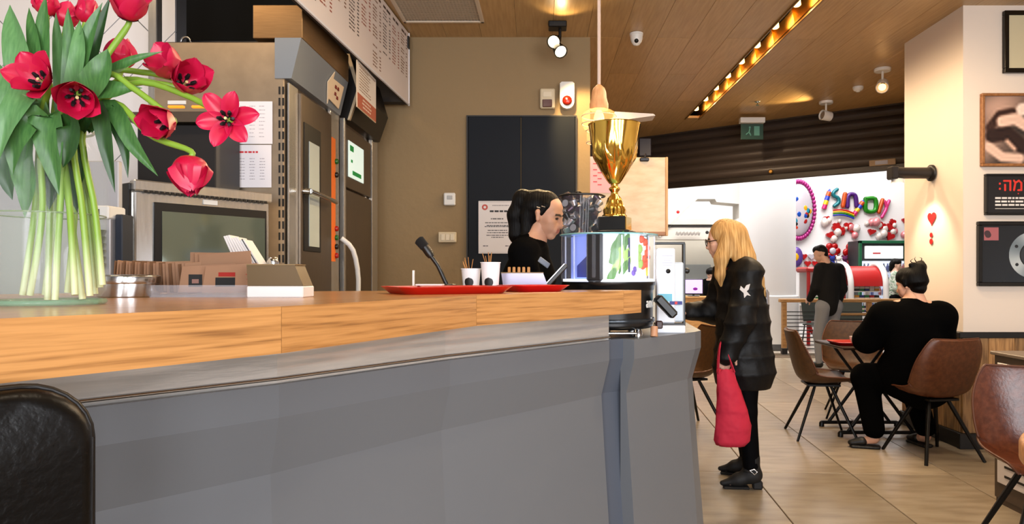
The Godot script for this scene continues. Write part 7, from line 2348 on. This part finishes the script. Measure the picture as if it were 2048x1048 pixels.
func bystanders():
	# a shop assistant at the far desk and a shopper by the drinks fridge, both small
	for q in [["person with dark hair bending over the far desk's monitor", Vector3(3.22, 0, -14.0), 0.86, Vector3(-0.8, -0.2, 0.5), Color(0.02, 0.02, 0.022), 0],
		["dark-haired woman in a patterned green-white top before the drinks fridge", Vector3(6.84, 0, -13.85), 0.97, Vector3(0.8, 0, 0.5), Color(0.45, 0.50, 0.42), 1]]:
		var o := thing("person", q[0], "person", q[1])
		var s: float = q[2]
		var f: Vector3 = q[3]
		var J := {}
		var raw := {"pelvis": Vector3(0, 0.92, 0), "chest": Vector3(0, 1.25, 0), "neck": Vector3(0, 1.42, 0), "head": Vector3(0, 1.57, 0.01), "shL": Vector3(-0.17, 1.37, 0), "elL": Vector3(-0.22, 1.1, 0.03), "wrL": Vector3(-0.16, 0.95, 0.18), "shR": Vector3(0.17, 1.37, 0), "elR": Vector3(0.22, 1.1, 0.03), "wrR": Vector3(0.16, 0.95, 0.18), "hipL": Vector3(-0.09, 0.88, 0), "knL": Vector3(-0.09, 0.48, 0.02), "anL": Vector3(-0.09, 0.09, 0), "toeL": Vector3(-0.1, 0.03, 0.14), "hipR": Vector3(0.09, 0.88, 0), "knR": Vector3(0.09, 0.48, 0.02), "anR": Vector3(0.09, 0.09, 0), "toeR": Vector3(0.1, 0.03, 0.14)}
		var bs := head_basis(Vector3(f.x, 0, f.z))
		for key in raw:
			J[key] = bs * raw[key] * s
		J.front = bs.z
		skin_body(o, J, f, 0.15, Color(0.58, 0.36, 0.27), 0.024, 0.012, [hand_bones(J.wrL, bs.z, Vector3(0, -1, 0), 1, 0.3), hand_bones(J.wrR, bs.z, Vector3(0, -1, 0), -1, 0.3)], 1.0, s)
		var tb := blob([[J.pelvis, J.chest, 0.15, 0.155, bs.z, 0.8], [J.shL, J.shR, 0.075, 0.075], [J.shL, J.elL, 0.07, 0.06], [J.elL, J.wrL, 0.058, 0.045], [J.shR, J.elR, 0.07, 0.06], [J.elR, J.wrR, 0.058, 0.045]], 0.02, 0.03)
		var tm := cloth("clerk top", q[4], 0.85)
		if q[5] == 1:
			tm = mat("patterned top", Color.WHITE, 0.8)
			tm.albedo_texture = noise(0.05, 88, [Color(0.12, 0.2, 0.14), Color(0.5, 0.6, 0.5), Color(0.86, 0.85, 0.82), Color(0.3, 0.22, 0.3)], 256, 2)
			tm.uv1_triplanar = true
			tm.uv1_scale = Vector3(1.2, 1.2, 1.2)
		put(o, "top", tb, tm)
		put(o, "trousers", blob([[J.hipL, J.knL, 0.10, 0.07], [J.knL, J.anL, 0.07, 0.05], [J.hipR, J.knR, 0.10, 0.07], [J.knR, J.anR, 0.07, 0.05], [J.hipL, J.hipR, 0.11, 0.11]], 0.02, 0.03), cloth("clerk trousers", Color(0.03, 0.03, 0.035), 0.8))
		var hb := head_basis(f, 0.15)
		var H := func(x, y, z): return J.head + hb * (Vector3(x, y, z) * s)
		put(o, "hair", blob([[H.call(0, 0.05, -0.03), H.call(0, 0.06, 0.01), 0.088, 0.078], [H.call(0, 0.0, -0.06), H.call(0, -0.10, -0.07), 0.075, 0.05]], 0.014, 0.02), hair_mat("dark hair", Color(0.010, 0.006, 0.005), Color(0.022, 0.013, 0.010), Color(0.04, 0.024, 0.018)))

# ---------------------------------------------------------------- the mall outside
func build_mall():
	var white := mat("mall white paint", Color(0.9, 0.9, 0.9), 0.6)
	struct("floor_mall", nb().box(Vector3(5, -0.06, -14.6), Vector3(16.4, 0.1, 5.2)), mat("mall floor", Color(0.68, 0.64, 0.59), 0.3))
	struct("wall_mall_back", nb().box(Vector3(5, 2.6, -16.9), Vector3(16.4, 5.3, 0.3)), white)
	struct("wall_mall_left", nb().box(Vector3(-3.1, 2.6, -13.9), Vector3(0.2, 5.3, 6.2)), white)
	struct("wall_mall_right", nb().box(Vector3(13.1, 2.6, -12.5), Vector3(0.2, 5.3, 9)), white)
	struct("ceiling_mall", nb().box(Vector3(5, 5.25, -12.5), Vector3(16.4, 0.1, 9)), white)
	for q in [[Vector3(4.0, 4.76, -12.2), Vector3(5, 0.05, 3)], [Vector3(4.0, 4.76, -14.6), Vector3(9, 0.05, 1.2)]]:
		var cl := thing("ceiling_panel", "long white lit panel under the mall's ceiling, the %s one" % ["wider" if q[1].z > 2 else "narrower"], "ceiling light", q[0])
		put(cl, "housing", nb().box(Vector3(0, 0.03, 0), q[1] + Vector3(0.05, 0, 0.05), 0.005), white)
		put(cl, "diffuser", nb().box(Vector3(0, -0.02, 0), Vector3(q[1].x, 0.03, q[1].z)), glow("panel white", Color(1, 0.99, 0.97), 1.2))
		for x in [-1.5, 1.5]:
			put(cl, "hanger", nb().tube([Vector3(x, 0.05, 0), Vector3(x, 0.45, 0)], 0.01, 6), white)
	# round column
	var cp := at(1535, 0, 12.9)
	struct("column_1", nb().lathe([Vector2(0.545, 0.0), Vector2(0.545, 0.94), Vector2(0.53, 0.965), Vector2(0.495, 0.97), Vector2(0.495, 5.2)], Vector3(cp.x, 0, cp.z), 40), mat("column white", Color(0.86, 0.86, 0.87), 0.45))
	struct("baseboard_column", nb().lathe([Vector2(0.555, 0.0), Vector2(0.555, 0.10), Vector2(0.548, 0.105)], Vector3(cp.x, 0, cp.z), 40), mat("column foot", Color(0.28, 0.28, 0.29), 0.5))
	# far service kiosk
	var d := 14.6
	var kb := at(1408, 448, d)
	var ki := thing("kiosk", "white service kiosk with angular hood and lettered fascia in the mall", "kiosk", Vector3(kb.x, 0, -15.2))
	var poly := PackedVector2Array()
	for q in [[1320, 452], [1320, 474], [1395, 398], [1430, 398], [1433, 404], [1478, 408], [1478, 449]]:
		if q != [1320, 452]:
			var p := at(q[0], q[1], d)
			poly.append(Vector2(p.x, p.y))
	poly.append(Vector2(at(1320, 449, d).x - 0.2, at(0, 449, d).y))
	var hoodm := mat("hood warm white", Color(0.74, 0.72, 0.69), 0.6)
	wput(ki, "hood", nb().slab(poly, Transform3D(Basis.IDENTITY, Vector3(0, 0, -d - 0.5)), 0.5), hoodm)
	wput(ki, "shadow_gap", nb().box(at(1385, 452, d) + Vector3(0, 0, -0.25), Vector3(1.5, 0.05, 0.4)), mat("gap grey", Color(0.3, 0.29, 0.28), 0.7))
	wput(ki, "fascia", nb().box(at(1385, 467, d) + Vector3(0, 0, -0.2), Vector3(1.45, 0.26, 0.3), 0.01), mat("fascia white", Color(0.82, 0.80, 0.77), 0.5))
	for k in 7:
		wput(ki, "fascia_letter", nb().tube(sp([at(1352 + k * 7, 470, d - 0.05), at(1354 + k * 7, 463, d - 0.05), at(1356 + k * 7, 471, d - 0.05), at(1358 + k * 7, 465, d - 0.05)], 8), 0.012, 5), mat("letter grey", Color(0.62, 0.60, 0.58), 0.6))
	wput(ki, "fascia_dot", nb().lathe([Vector2(0.035, 0.0), Vector2(0.035, 0.02)], at(1414, 465, d - 0.06), 14, Basis(Vector3.RIGHT, PI / 2)), mat("logo dark", Color(0.05, 0.035, 0.04), 0.5))
	wput(ki, "side_wall", nb().box(at(1478, 560, d) + Vector3(0.12, -0.02, -0.4), Vector3(0.3, 2.6, 0.8)), white)
	wput(ki, "inner_wall", nb().box(Vector3(2.6, 1.3, -15.9), Vector3(3.4, 2.6, 0.1)), mat("kiosk cream", Color(0.82, 0.80, 0.75), 0.6))
	wput(ki, "grey_panel", nb().box(at(1390, 545, 15.7), Vector3(0.7, 0.36, 0.06), 0.01), mat("kiosk grey", Color(0.55, 0.57, 0.57), 0.5))
	wput(ki, "red_tag", nb().ball(at(1356, 424, d - 0.03), Vector3(0.035, 0.035, 0.02), 8), mat("decal red", Color(0.78, 0.08, 0.08), 0.5))
	var dk := thing("service_desk", "light wooden service desk under the purple monitor in the mall", "desk", Vector3(at(1392, 0, 13.2).x, 0, -13.2))
	put(dk, "front_panel", nb().box(Vector3(0, 0.45, 0.18), Vector3(0.62, 0.90, 0.03), 0.004), grained("desk wood", [Color(0.66, 0.47, 0.25), Color(0.80, 0.60, 0.36)], Vector3(1, 4, 4), 0.5, 18))
	put(dk, "desktop", nb().box(Vector3(0, 0.915, 0), Vector3(0.66, 0.03, 0.44), 0.004), mat("desk top wood", Color(0.76, 0.57, 0.33), 0.5))
	put(dk, "side_panel", nb().box(Vector3(-0.31, 0.45, 0), Vector3(0.03, 0.90, 0.36)), mat("desk top wood"))
	put(dk, "side_panel", nb().box(Vector3(0.31, 0.45, 0), Vector3(0.03, 0.90, 0.36)), mat("desk top wood"))
	var mo := thing("monitor", "monitor with a violet screen standing on the far wooden desk", "monitor", Vector3(at(1387, 0, 13.1).x, 0.93, -13.1))
	put(mo, "bezel", nb().box(Vector3(0, 0.18, 0), Vector3(0.36, 0.30, 0.03), 0.006), mat("black plastic"))
	put(mo, "screen", nb().box(Vector3(0, 0.185, 0.016), Vector3(0.325, 0.255, 0.004)), glow("violet screen", Color(0.78, 0.68, 0.95), 0.9))
	put(mo, "violet_mark", nb().ball(Vector3(0.03, 0.14, 0.019), Vector3(0.045, 0.028, 0.003), 10), glow("violet mark", Color(0.45, 0.05, 0.5), 0.6))
	put(mo, "foot", nb().box(Vector3(0, 0.008, 0), Vector3(0.2, 0.016, 0.14), 0.004).box(Vector3(0, 0.03, -0.01), Vector3(0.04, 0.05, 0.02)), mat("black plastic"))
	build_railing()
	build_toyshop()

func build_railing():
	var d := 11.8
	var w := grained("rail wood", [Color(0.58, 0.42, 0.24), Color(0.72, 0.55, 0.34)], Vector3(1, 4, 4), 0.5, 21)
	var x0 := at(1568, 0, d).x
	var x1 := at(1738, 0, d).x
	var x2 := at(1850, 0, d).x
	var o := thing("railing", "light wooden railing with thin black bars outside the entrance", "railing", Vector3(x0, 0, -d))
	var ty := at(0, 601, d).y
	for x in [x0, x1, x2]:
		wput(o, "post", nb().box(Vector3(x, (ty - 0.03) / 2, -d), Vector3(0.075, ty - 0.03, 0.075), 0.005), w)
	wput(o, "top_rail", nb().box(Vector3((x0 + x2) / 2, ty, -d), Vector3(x2 - x0 + 0.16, 0.06, 0.11), 0.008), w)
	wput(o, "middle_rail", nb().box(Vector3((at(1680, 0, d).x + x2) / 2, at(0, 629, d).y, -d), Vector3(x2 - at(1680, 0, d).x, 0.05, 0.05), 0.005), w)
	for k in 11:
		var y := 0.09 + 0.062 * k
		wput(o, "bar", nb().tube([Vector3(x0 + 0.03, y, -d + 0.02), Vector3(x1, y, -d + 0.02)], 0.008, 5), mat("black metal"))
	for x in [x0, x1]:
		wput(o, "foot_plate", nb().box(Vector3(x, 0.05, -d + 0.002), Vector3(0.09, 0.10, 0.09), 0.006), mat("rail foot", Color(0.08, 0.08, 0.09), 0.5))
	# two wire-backed grey chairs inside the railing
	for q in [[1640, 12.4, 0.5, "grey wire chair behind the railing, left of the walking man's legs"], [1702, 12.5, -0.3, "grey wire chair behind the railing, right of the walking man's legs"]]:
		var p := at(q[0], 0, q[1])
		var c := thing("wire_chair", q[3], "chair", Vector3(p.x, 0, p.z), q[2])
		var gm := mat("wire grey", Color(0.20, 0.22, 0.20), 0.5, 0.3)
		put(c, "seat", nb().box(Vector3(0, 0.45, 0), Vector3(0.42, 0.025, 0.42), 0.008), gm)
		put(c, "backrest", nb().box(Vector3(0, 0.68, -0.21), Vector3(0.42, 0.36, 0.02), 0.008, Basis(Vector3.RIGHT, -0.15)), gm)
		for l in [[-1, -1], [1, -1], [-1, 1], [1, 1]]:
			put(c, "leg", nb().tube([Vector3(l[0] * 0.18, 0.45, l[1] * 0.18), Vector3(l[0] * 0.22, 0, l[1] * 0.22)], 0.012, 6), mat("black metal"))

func heart_poly(s: float) -> PackedVector2Array:
	var poly := PackedVector2Array()
	for k in 20:
		var t := TAU * k / 20
		poly.append(Vector2(pow(sin(t), 3) * s, (13 * cos(t) - 5 * cos(2 * t) - 2 * cos(3 * t) - cos(4 * t)) / 16.0 * s))
	return poly

func build_toyshop():
	var d := 15.02
	var k := d / F
	struct("wall_toyshop", nb().box(Vector3(9.0, 2.6, -15.2), Vector3(8.0, 5.2, 0.24)), mat("shop white", Color(0.88, 0.88, 0.89), 0.5))
	# foil letter balloons hung across the window
	var foil := func(key: String, c: Color) -> StandardMaterial3D:
		var m := mat("foil " + key, c, 0.25, 0.25)
		return m
	var letters := [
		["teal curled letter balloon, leftmost letter after the striped pencil", "teal", Color(0.05, 0.38, 0.42), [[[1674, 379], [1668, 384], [1667, 391], [1676, 396], [1677, 405], [1669, 412]]], 4.0],
		["orange straight letter balloon left of the purple arch", "orange", Color(0.70, 0.27, 0.07), [[[1690, 388], [1686, 412]]], 4.5],
		["purple arch-shaped letter balloon", "purple", Color(0.26, 0.09, 0.40), [[[1695, 413], [1697, 391], [1710, 391], [1713, 412]]], 4.5],
		["green square letter balloon", "green", Color(0.10, 0.45, 0.06), [[[1731, 398], [1750, 398], [1750, 421], [1732, 421], [1731, 398]]], 4.5],
		["orange slanted letter balloon right of the green square", "orange", Color(0.70, 0.27, 0.07), [[[1765, 400], [1758, 424]]], 4.0],
		["pink forked letter balloon, rightmost letter", "pink", Color(0.78, 0.20, 0.45), [[[1769, 403], [1773, 415], [1764, 434]], [[1778, 402], [1773, 415]]], 3.5]]
	for l in letters:
		var first: Array = l[3][0][0]
		var o := thing("letter_balloon", l[0], "balloon", at(first[0], first[1], d))
		for s in l[3]:
			var pts := []
			for q in s:
				pts.append(at(q[0], q[1], d))
			wput(o, "foil", nb().tube(sp(pts, 16) if pts.size() > 2 else pts, l[4] * k, 10), foil.call(l[1], l[2]))
			for e in [pts[0], pts[-1]]:
				wput(o, "rounded_end", nb().ball(e, Vector3.ONE * l[4] * k, 10), foil.call(l[1], l[2]))
	for q in [[[1648, 418], [1659, 381], "rainbow-striped pencil balloon left of all the letters"], [[1708, 430], [1727, 402], "rainbow-striped pencil balloon left of the green square"]]:
		var a := at(q[0][0], q[0][1], d)
		var b := at(q[1][0], q[1][1], d)
		var o := thing("pencil_balloon", q[2], "balloon", a)
		var cs := [["magenta", Color(0.7, 0.05, 0.35)], ["yellow", Color(0.85, 0.65, 0.05)], ["blue", Color(0.1, 0.2, 0.65)], ["orange", Color(0.70, 0.27, 0.07)]]
		for j in 4:
			wput(o, "stripe", nb().tube([a.lerp(b, j * 0.23), a.lerp(b, j * 0.23 + 0.24)], [0.055, 0.05], 8), foil.call(cs[j][0], cs[j][1]))
		wput(o, "tip", nb().tube([a.lerp(b, 0.93), b + (b - a) * 0.1], [0.045, 0.004], 8), foil.call("blue", Color(0.1, 0.2, 0.65)))
	var rb := thing("rainbow_banner", "small rainbow banner hanging under the letter balloons", "banner", at(1687, 432, d))
	for j in 4:
		var pts := []
		for q in 9:
			var t := q / 8.0
			pts.append(at(1666 + 42 * t, 421 + 6 * t + j * 3.4 - 4.0 * sin(PI * t), d - 0.05))
		wput(rb, "stripe", nb().tube(pts, 0.018, 6), foil.call(["red", "yellow", "green", "blue"][j], [Color(0.7, 0.05, 0.05), Color(0.85, 0.65, 0.05), Color(0.10, 0.45, 0.06), Color(0.1, 0.2, 0.65)][j]))
	# big round printed balloon with a frilled rim, half behind the column
	var bc := at(1597, 420, 14.98)
	var bb := thing("frilled_balloon", "large printed balloon with magenta frilled rim, half behind the column", "balloon", bc)
	put(bb, "foil", nb().ball(Vector3.ZERO, Vector3(0.30, 0.56, 0.12), 28), foil.call("white", Color(0.72, 0.70, 0.74)))
	for j in 44:
		var a := TAU * j / 44
		put(bb, "frill", nb().ball(Vector3(cos(a) * 0.345, sin(a) * 0.61, 0), Vector3(0.045, 0.055, 0.05), 8), foil.call("frill", Color(0.58, 0.12, 0.42)))
	for j in 16:
		var a := rng.randf() * TAU
		var r := sqrt(rng.randf()) * 0.8
		put(bb, "printed_spot", nb().ball(Vector3(cos(a) * r * 0.28, sin(a) * r * 0.52, 0.115 * sqrt(1.0 - r * r)), Vector3(0.05, 0.06, 0.012), 8), foil.call("spot%d" % (j % 6), [Color(0.05, 0.25, 0.6), Color(0.75, 0.2, 0.05), Color(0.85, 0.6, 0.1), Color(0.05, 0.05, 0.06), Color(0.1, 0.5, 0.6), Color(0.6, 0.1, 0.1)][j % 6]))
	var sb := at(1592, 514, 15.0)
	var s2 := thing("round_balloon", "small round violet and yellow balloon low beside the column", "balloon", sb)
	put(s2, "foil", nb().ball(Vector3.ZERO, Vector3(0.15, 0.22, 0.08), 18), foil.call("violet", Color(0.35, 0.25, 0.55)))
	put(s2, "yellow_spot", nb().ball(Vector3(-0.02, 0.0, 0.06), Vector3(0.07, 0.09, 0.03), 10), foil.call("yellow", Color(0.85, 0.65, 0.05)))
	# red flowers with white hearts
	for q in [[1706, 505, 20, "red flower balloon with white centre beside the green fridge"], [1664, 502, 17, "red flower balloon behind the walking man's head"]]:
		var c := at(q[0], q[1], 15.03)
		var r: float = q[2] * 15.03 / F
		var o := thing("flower_balloon", q[3], "balloon", c)
		for j in 6:
			var a := TAU * j / 6
			put(o, "petal", nb().ball(Vector3(cos(a) * r * 0.62, sin(a) * r * 0.62, 0), Vector3(r * 0.42, r * 0.42, 0.05), 12), foil.call("flower red", Color(0.62, 0.02, 0.03)))
		put(o, "centre", nb().ball(Vector3(0, 0, 0.04), Vector3(r * 0.4, r * 0.4, 0.04), 12), foil.call("white", Color(0.72, 0.70, 0.74)))
	# clusters of hearts and pale balls under the letters
	var red := foil.call("heart red", Color(0.66, 0.03, 0.05)) as StandardMaterial3D
	for j in 46:
		var right := j % 2 == 1
		var px := rng.randf_range(1733, 1815) if right else rng.randf_range(1648, 1716)
		var py := rng.randf_range(440, 474) if right else rng.randf_range(436, 478)
		var c := at(px, py, d + rng.randf_range(-0.015, 0.04))
		var r := rng.randf_range(0.045, 0.10)
		if j % 4 < 2:
			var o := thing("heart_balloon", "red heart balloon in the cluster %s" % ["above the fridge" if right else "under the rainbow banner"], "balloon", c, 0.0, "red heart balloons %s" % ["above the fridge" if right else "under the rainbow banner"])
			o.rotation.z = rng.randf_range(-0.5, 0.5)
			put(o, "foil", nb().slab(heart_poly(r), Transform3D(Basis.IDENTITY, Vector3(0, 0, -0.03)), 0.06), red)
		else:
			var o := thing("pale_balloon", "pale round balloon in the cluster %s" % ["above the fridge" if right else "under the rainbow banner"], "balloon", c, 0.0, "pale balloons %s" % ["above the fridge" if right else "under the rainbow banner"])
			put(o, "foil", nb().ball(Vector3.ZERO, Vector3(r, r * 1.1, r), 12), foil.call("pale%d" % (j % 3), [Color(0.82, 0.78, 0.76), Color(0.80, 0.50, 0.52), Color(0.78, 0.62, 0.45)][(j / 4) % 3]))
			put(o, "knot", nb().tube([Vector3(0, -r * 1.05, 0), Vector3(0, -r * 1.25, 0)], 0.008, 5), foil.call("pale0", Color(0.82, 0.78, 0.76)))
	# plush toys on a wall shelf
	var sh := thing("wall_shelf", "white wall shelf carrying plush toys beside the fridge", "shelf", at(1682, 535, 14.9))
	put(sh, "board", nb().box(Vector3(0, -0.02, 0), Vector3(1.0, 0.03, 0.3), 0.004), mat("mall white paint"))
	put(sh, "bracket", nb().box(Vector3(0, -0.1, -0.1), Vector3(0.9, 0.12, 0.03)), mat("mall white paint"))
	var tc := [["brown", Color(0.22, 0.09, 0.04)], ["blue", Color(0.05, 0.12, 0.45)], ["white", Color(0.8, 0.78, 0.76)], ["plum", Color(0.3, 0.06, 0.25)], ["red", Color(0.6, 0.04, 0.04)]]
	for j in 5:
		var p := at(1652 + j * 12.5, 535, 14.88)
		var o := thing("plush_toy", "%s plush toy sitting on the white wall shelf" % tc[j][0], "toy", p)
		var m := mat("plush %s" % tc[j][0], tc[j][1], 0.95)
		put(o, "body", nb().ball(Vector3(0, 0.075, 0), Vector3(0.07, 0.08, 0.06), 12), m)
		var h := put(o, "head", nb().ball(Vector3(0, 0.19, 0.01), Vector3(0.058, 0.055, 0.052), 12), m)
		for s in [-1, 1]:
			put(h, "ear", nb().ball(Vector3(s * 0.045, 0.24, 0), Vector3(0.022, 0.024, 0.014), 8), m)
			put(o, "arm", nb().ball(Vector3(s * 0.07, 0.10, 0.02), Vector3(0.025, 0.045, 0.025), 8), m)
			put(o, "leg", nb().ball(Vector3(s * 0.045, 0.025, 0.06), Vector3(0.028, 0.025, 0.04), 8), m)
	for j in 7:
		var p := at(1600 + j * 7.5, 527 - (j % 2) * 14, 15.04)
		var o := thing("heart_balloon", "%s heart balloon on the wall left of the walking man" % ["red" if j % 3 else "white"], "balloon", p, 0.0, "%s heart balloons left of the walking man" % ["red" if j % 3 else "white"])
		put(o, "foil", nb().slab(heart_poly(0.07), Transform3D(Basis.IDENTITY, Vector3(0, 0, -0.03)), 0.06), red if j % 3 else foil.call("white", Color(0.72, 0.70, 0.74)))
	build_cart()
	build_fridge()

func build_cart():
	var d := 13.4
	var s := d / F
	var o := thing("sweet_cart", "red and white barrel-roofed sweet cart behind the railing", "cart", Vector3(at(1675, 0, d).x, 0, -d))
	var red := mat("cart red", Color(0.62, 0.03, 0.03), 0.35)
	var wh := mat("cart white", Color(0.85, 0.84, 0.84), 0.4)
	var xa := at(1684, 0, d).x
	var xb := at(1752, 0, d).x
	var roof := nb()
	var rows := []
	for k in 13:
		var a := PI * k / 12
		var row := PackedVector3Array()
		for x in [xa, xb]:
			row.append(Vector3(x, 1.12 + 0.38 * sin(a), -d + 0.36 * cos(a)))
		rows.append(row)
	wput(o, "barrel_roof", nb().grid(rows), red)
	for x in [xa, xb]:
		var pts := [Vector3(x, 0.35, -d + 0.40)]
		for k in 15:
			var a := PI * k / 14
			pts.append(Vector3(x, 1.12 + 0.42 * sin(a), -d + 0.40 * cos(a)))
		pts.append(Vector3(x, 0.35, -d - 0.40))
		wput(o, "white_hoop", nb().tube(pts, 0.055, 8), wh)
	wput(o, "body", nb().box(Vector3((xa + xb) / 2, 0.35, -d), Vector3(xb - xa - 0.05, 0.5, 0.66), 0.02), wh)
	for k in 3:
		wput(o, "shelf", nb().box(Vector3((xa + xb) / 2, 0.62 + 0.2 * k, -d + 0.05), Vector3(xb - xa - 0.1, 0.02, 0.5), 0.003), wh)
	var cols := [Color(0.65, 0.05, 0.06), Color(0.1, 0.12, 0.4), Color(0.03, 0.03, 0.035), Color(0.8, 0.78, 0.75), Color(0.05, 0.4, 0.15), Color(0.75, 0.5, 0.08)]
	var cn := ["red", "blue", "black", "white", "green", "yellow"]
	for k in 3:
		for j in 6:
			var c := (j * 2 + k * 3 + j / 3) % 6
			var p := Vector3(lerpf(xa + 0.09, xb - 0.09, j / 5.0), 0.631 + 0.2 * k, -d + 0.2)
			var b := thing("sweet_box", "%s sweet box on the cart's shelves" % cn[c], "box", p, 0.0, "%s sweet boxes on the cart's shelves" % cn[c])
			put(b, "box", nb().box(Vector3(0, 0.06, 0), Vector3(0.085, 0.12, 0.08), 0.006), mat("sweet %s" % cn[c], cols[c], 0.4))
			put(b, "label_band", nb().box(Vector3(0, 0.06, 0.0), Vector3(0.087, 0.04, 0.082), 0.003), mat("sweet band", Color(0.8, 0.74, 0.7), 0.5))
	# lower red framed wing on the left
	var x0 := at(1602, 0, d).x
	var x1 := at(1680, 0, d).x
	wput(o, "awning", nb().box(Vector3((x0 + x1) / 2, 1.43, -d), Vector3(x1 - x0, 0.10, 0.6), 0.03), red)
	for x in [x0 + 0.05, x1 - 0.03]:
		wput(o, "red_post", nb().tube([Vector3(x, 0.0, -d + 0.25), Vector3(x, 1.40, -d + 0.25)], 0.035, 8), red)
	wput(o, "red_rail", nb().tube(sp([Vector3(x0 + 0.05, 0.5, -d + 0.27), Vector3(x0 + 0.12, 0.25, -d + 0.27), Vector3(x0 + 0.4, 0.14, -d + 0.27), Vector3(x1, 0.12, -d + 0.27)], 12), 0.035, 8), red)
	wput(o, "wing_shelf", nb().box(Vector3((x0 + x1) / 2, 0.75, -d), Vector3(x1 - x0 - 0.1, 0.03, 0.45), 0.004), wh)
	wput(o, "wing_back", nb().box(Vector3((x0 + x1) / 2, 0.9, -d - 0.24), Vector3(x1 - x0 - 0.1, 1.0, 0.03), 0.004), wh)
	for j in 4:
		var p := Vector3(lerpf(x0 + 0.14, x1 - 0.14, j / 3.0), 0.766, -d + 0.1)
		var b := thing("sweet_jar", "glass-green sweet jar on the cart's left wing", "jar", p, 0.0, "green sweet jars on the cart's left wing")
		put(b, "jar", nb().lathe([Vector2(0.05, 0), Vector2(0.06, 0.01), Vector2(0.06, 0.13), Vector2(0.045, 0.15)], Vector3.ZERO, 14), mat("jar green", Color(0.12, 0.42, 0.16), 0.2))
		put(b, "lid", nb().lathe([Vector2(0.05, 0.15), Vector2(0.05, 0.175)], Vector3.ZERO, 14), wh)
	for k in 4:
		wput(o, "candy_stripe", nb().box(Vector3(at(1684, 0, d).x + 0.02, 0.10 + 0.09 * k, -d + 0.41), Vector3(0.09, 0.045, 0.02)), red)

func build_fridge():
	var d := 14.3
	var a := at(1719, 481, d)
	var b := at(1816, 640, d)
	var w := b.x - a.x
	var o := thing("drinks_fridge", "green-framed drinks fridge with white header and shelves of blue bottles", "fridge", Vector3((a.x + b.x) / 2, 0, -d))
	var green := mat("fridge green", Color(0.03, 0.33, 0.20), 0.35)
	var h := a.y
	put(o, "cabinet", nb().box(Vector3(0, h / 2, -0.32), Vector3(w, h, 0.5), 0.01), mat("fridge grey", Color(0.12, 0.13, 0.14), 0.4))
	put(o, "frame_top", nb().box(Vector3(0, h - 0.03, -0.03), Vector3(w, 0.06, 0.08), 0.006), green)
	for s in [-1, 1]:
		put(o, "frame_side", nb().box(Vector3(s * (w / 2 - 0.025), h / 2, -0.03), Vector3(0.05, h, 0.08), 0.006), green)
	put(o, "header", nb().box(Vector3(0.02, h - 0.24, -0.04), Vector3(w - 0.22, 0.26, 0.06), 0.006), glow("header white", Color(0.92, 0.94, 0.93), 0.5))
	put(o, "header_print", nb().box(Vector3(-0.14, h - 0.26, -0.008), Vector3(0.16, 0.03, 0.004)), mat("print pink red", Color(0.75, 0.22, 0.26), 0.7))
	put(o, "lit_back", nb().box(Vector3(0, (h - 0.42) / 2 + 0.1, -0.05), Vector3(w - 0.12, h - 0.62, 0.02)), glow("fridge light", Color(0.86, 0.90, 1.0), 0.55))
	var bm := [mat("bottle blue", Color(0.06, 0.12, 0.42), 0.25), mat("bottle navy", Color(0.03, 0.05, 0.16), 0.25), mat("bottle pale", Color(0.62, 0.66, 0.78), 0.25), mat("bottle green", Color(0.06, 0.35, 0.2), 0.25), mat("bottle red", Color(0.5, 0.06, 0.06), 0.25)]
	var bc := ["blue", "navy", "pale", "green", "red"]
	var bmesh := nb().lathe([Vector2(0.028, 0), Vector2(0.034, 0.008), Vector2(0.034, 0.10), Vector2(0.014, 0.145), Vector2(0.014, 0.165)], Vector3.ZERO, 10).mesh()
	var bcap := nb().lathe([Vector2(0.017, 0.165), Vector2(0.017, 0.18)], Vector3.ZERO, 8).mesh()
	for r in 6:
		var y := 0.22 + r * 0.235
		put(o, "shelf", nb().box(Vector3(0, y - 0.012, 0.0), Vector3(w - 0.1, 0.016, 0.1), 0.002), mat("cart white", Color(0.85, 0.84, 0.84), 0.4))
		for j in 11:
			var c := (rng.randi() % 8) % 5
			var q := thing("bottle", "%s bottle on a shelf of the drinks fridge" % bc[c], "bottle", o.position + Vector3(lerpf(-w / 2 + 0.1, w / 2 - 0.1, j / 10.0), y - 0.004, 0.0), 0.0, "%s bottles in the drinks fridge" % bc[c])
			put(q, "glass", bmesh, bm[c])
			put(q, "cap", bcap, bm[2])
	put(o, "door_glass", nb().box(Vector3(0, h / 2 - 0.15, 0.055), Vector3(w - 0.1, h - 0.5, 0.006)), glass("fridge glass", Color(0.9, 0.95, 1.0), 0.05))
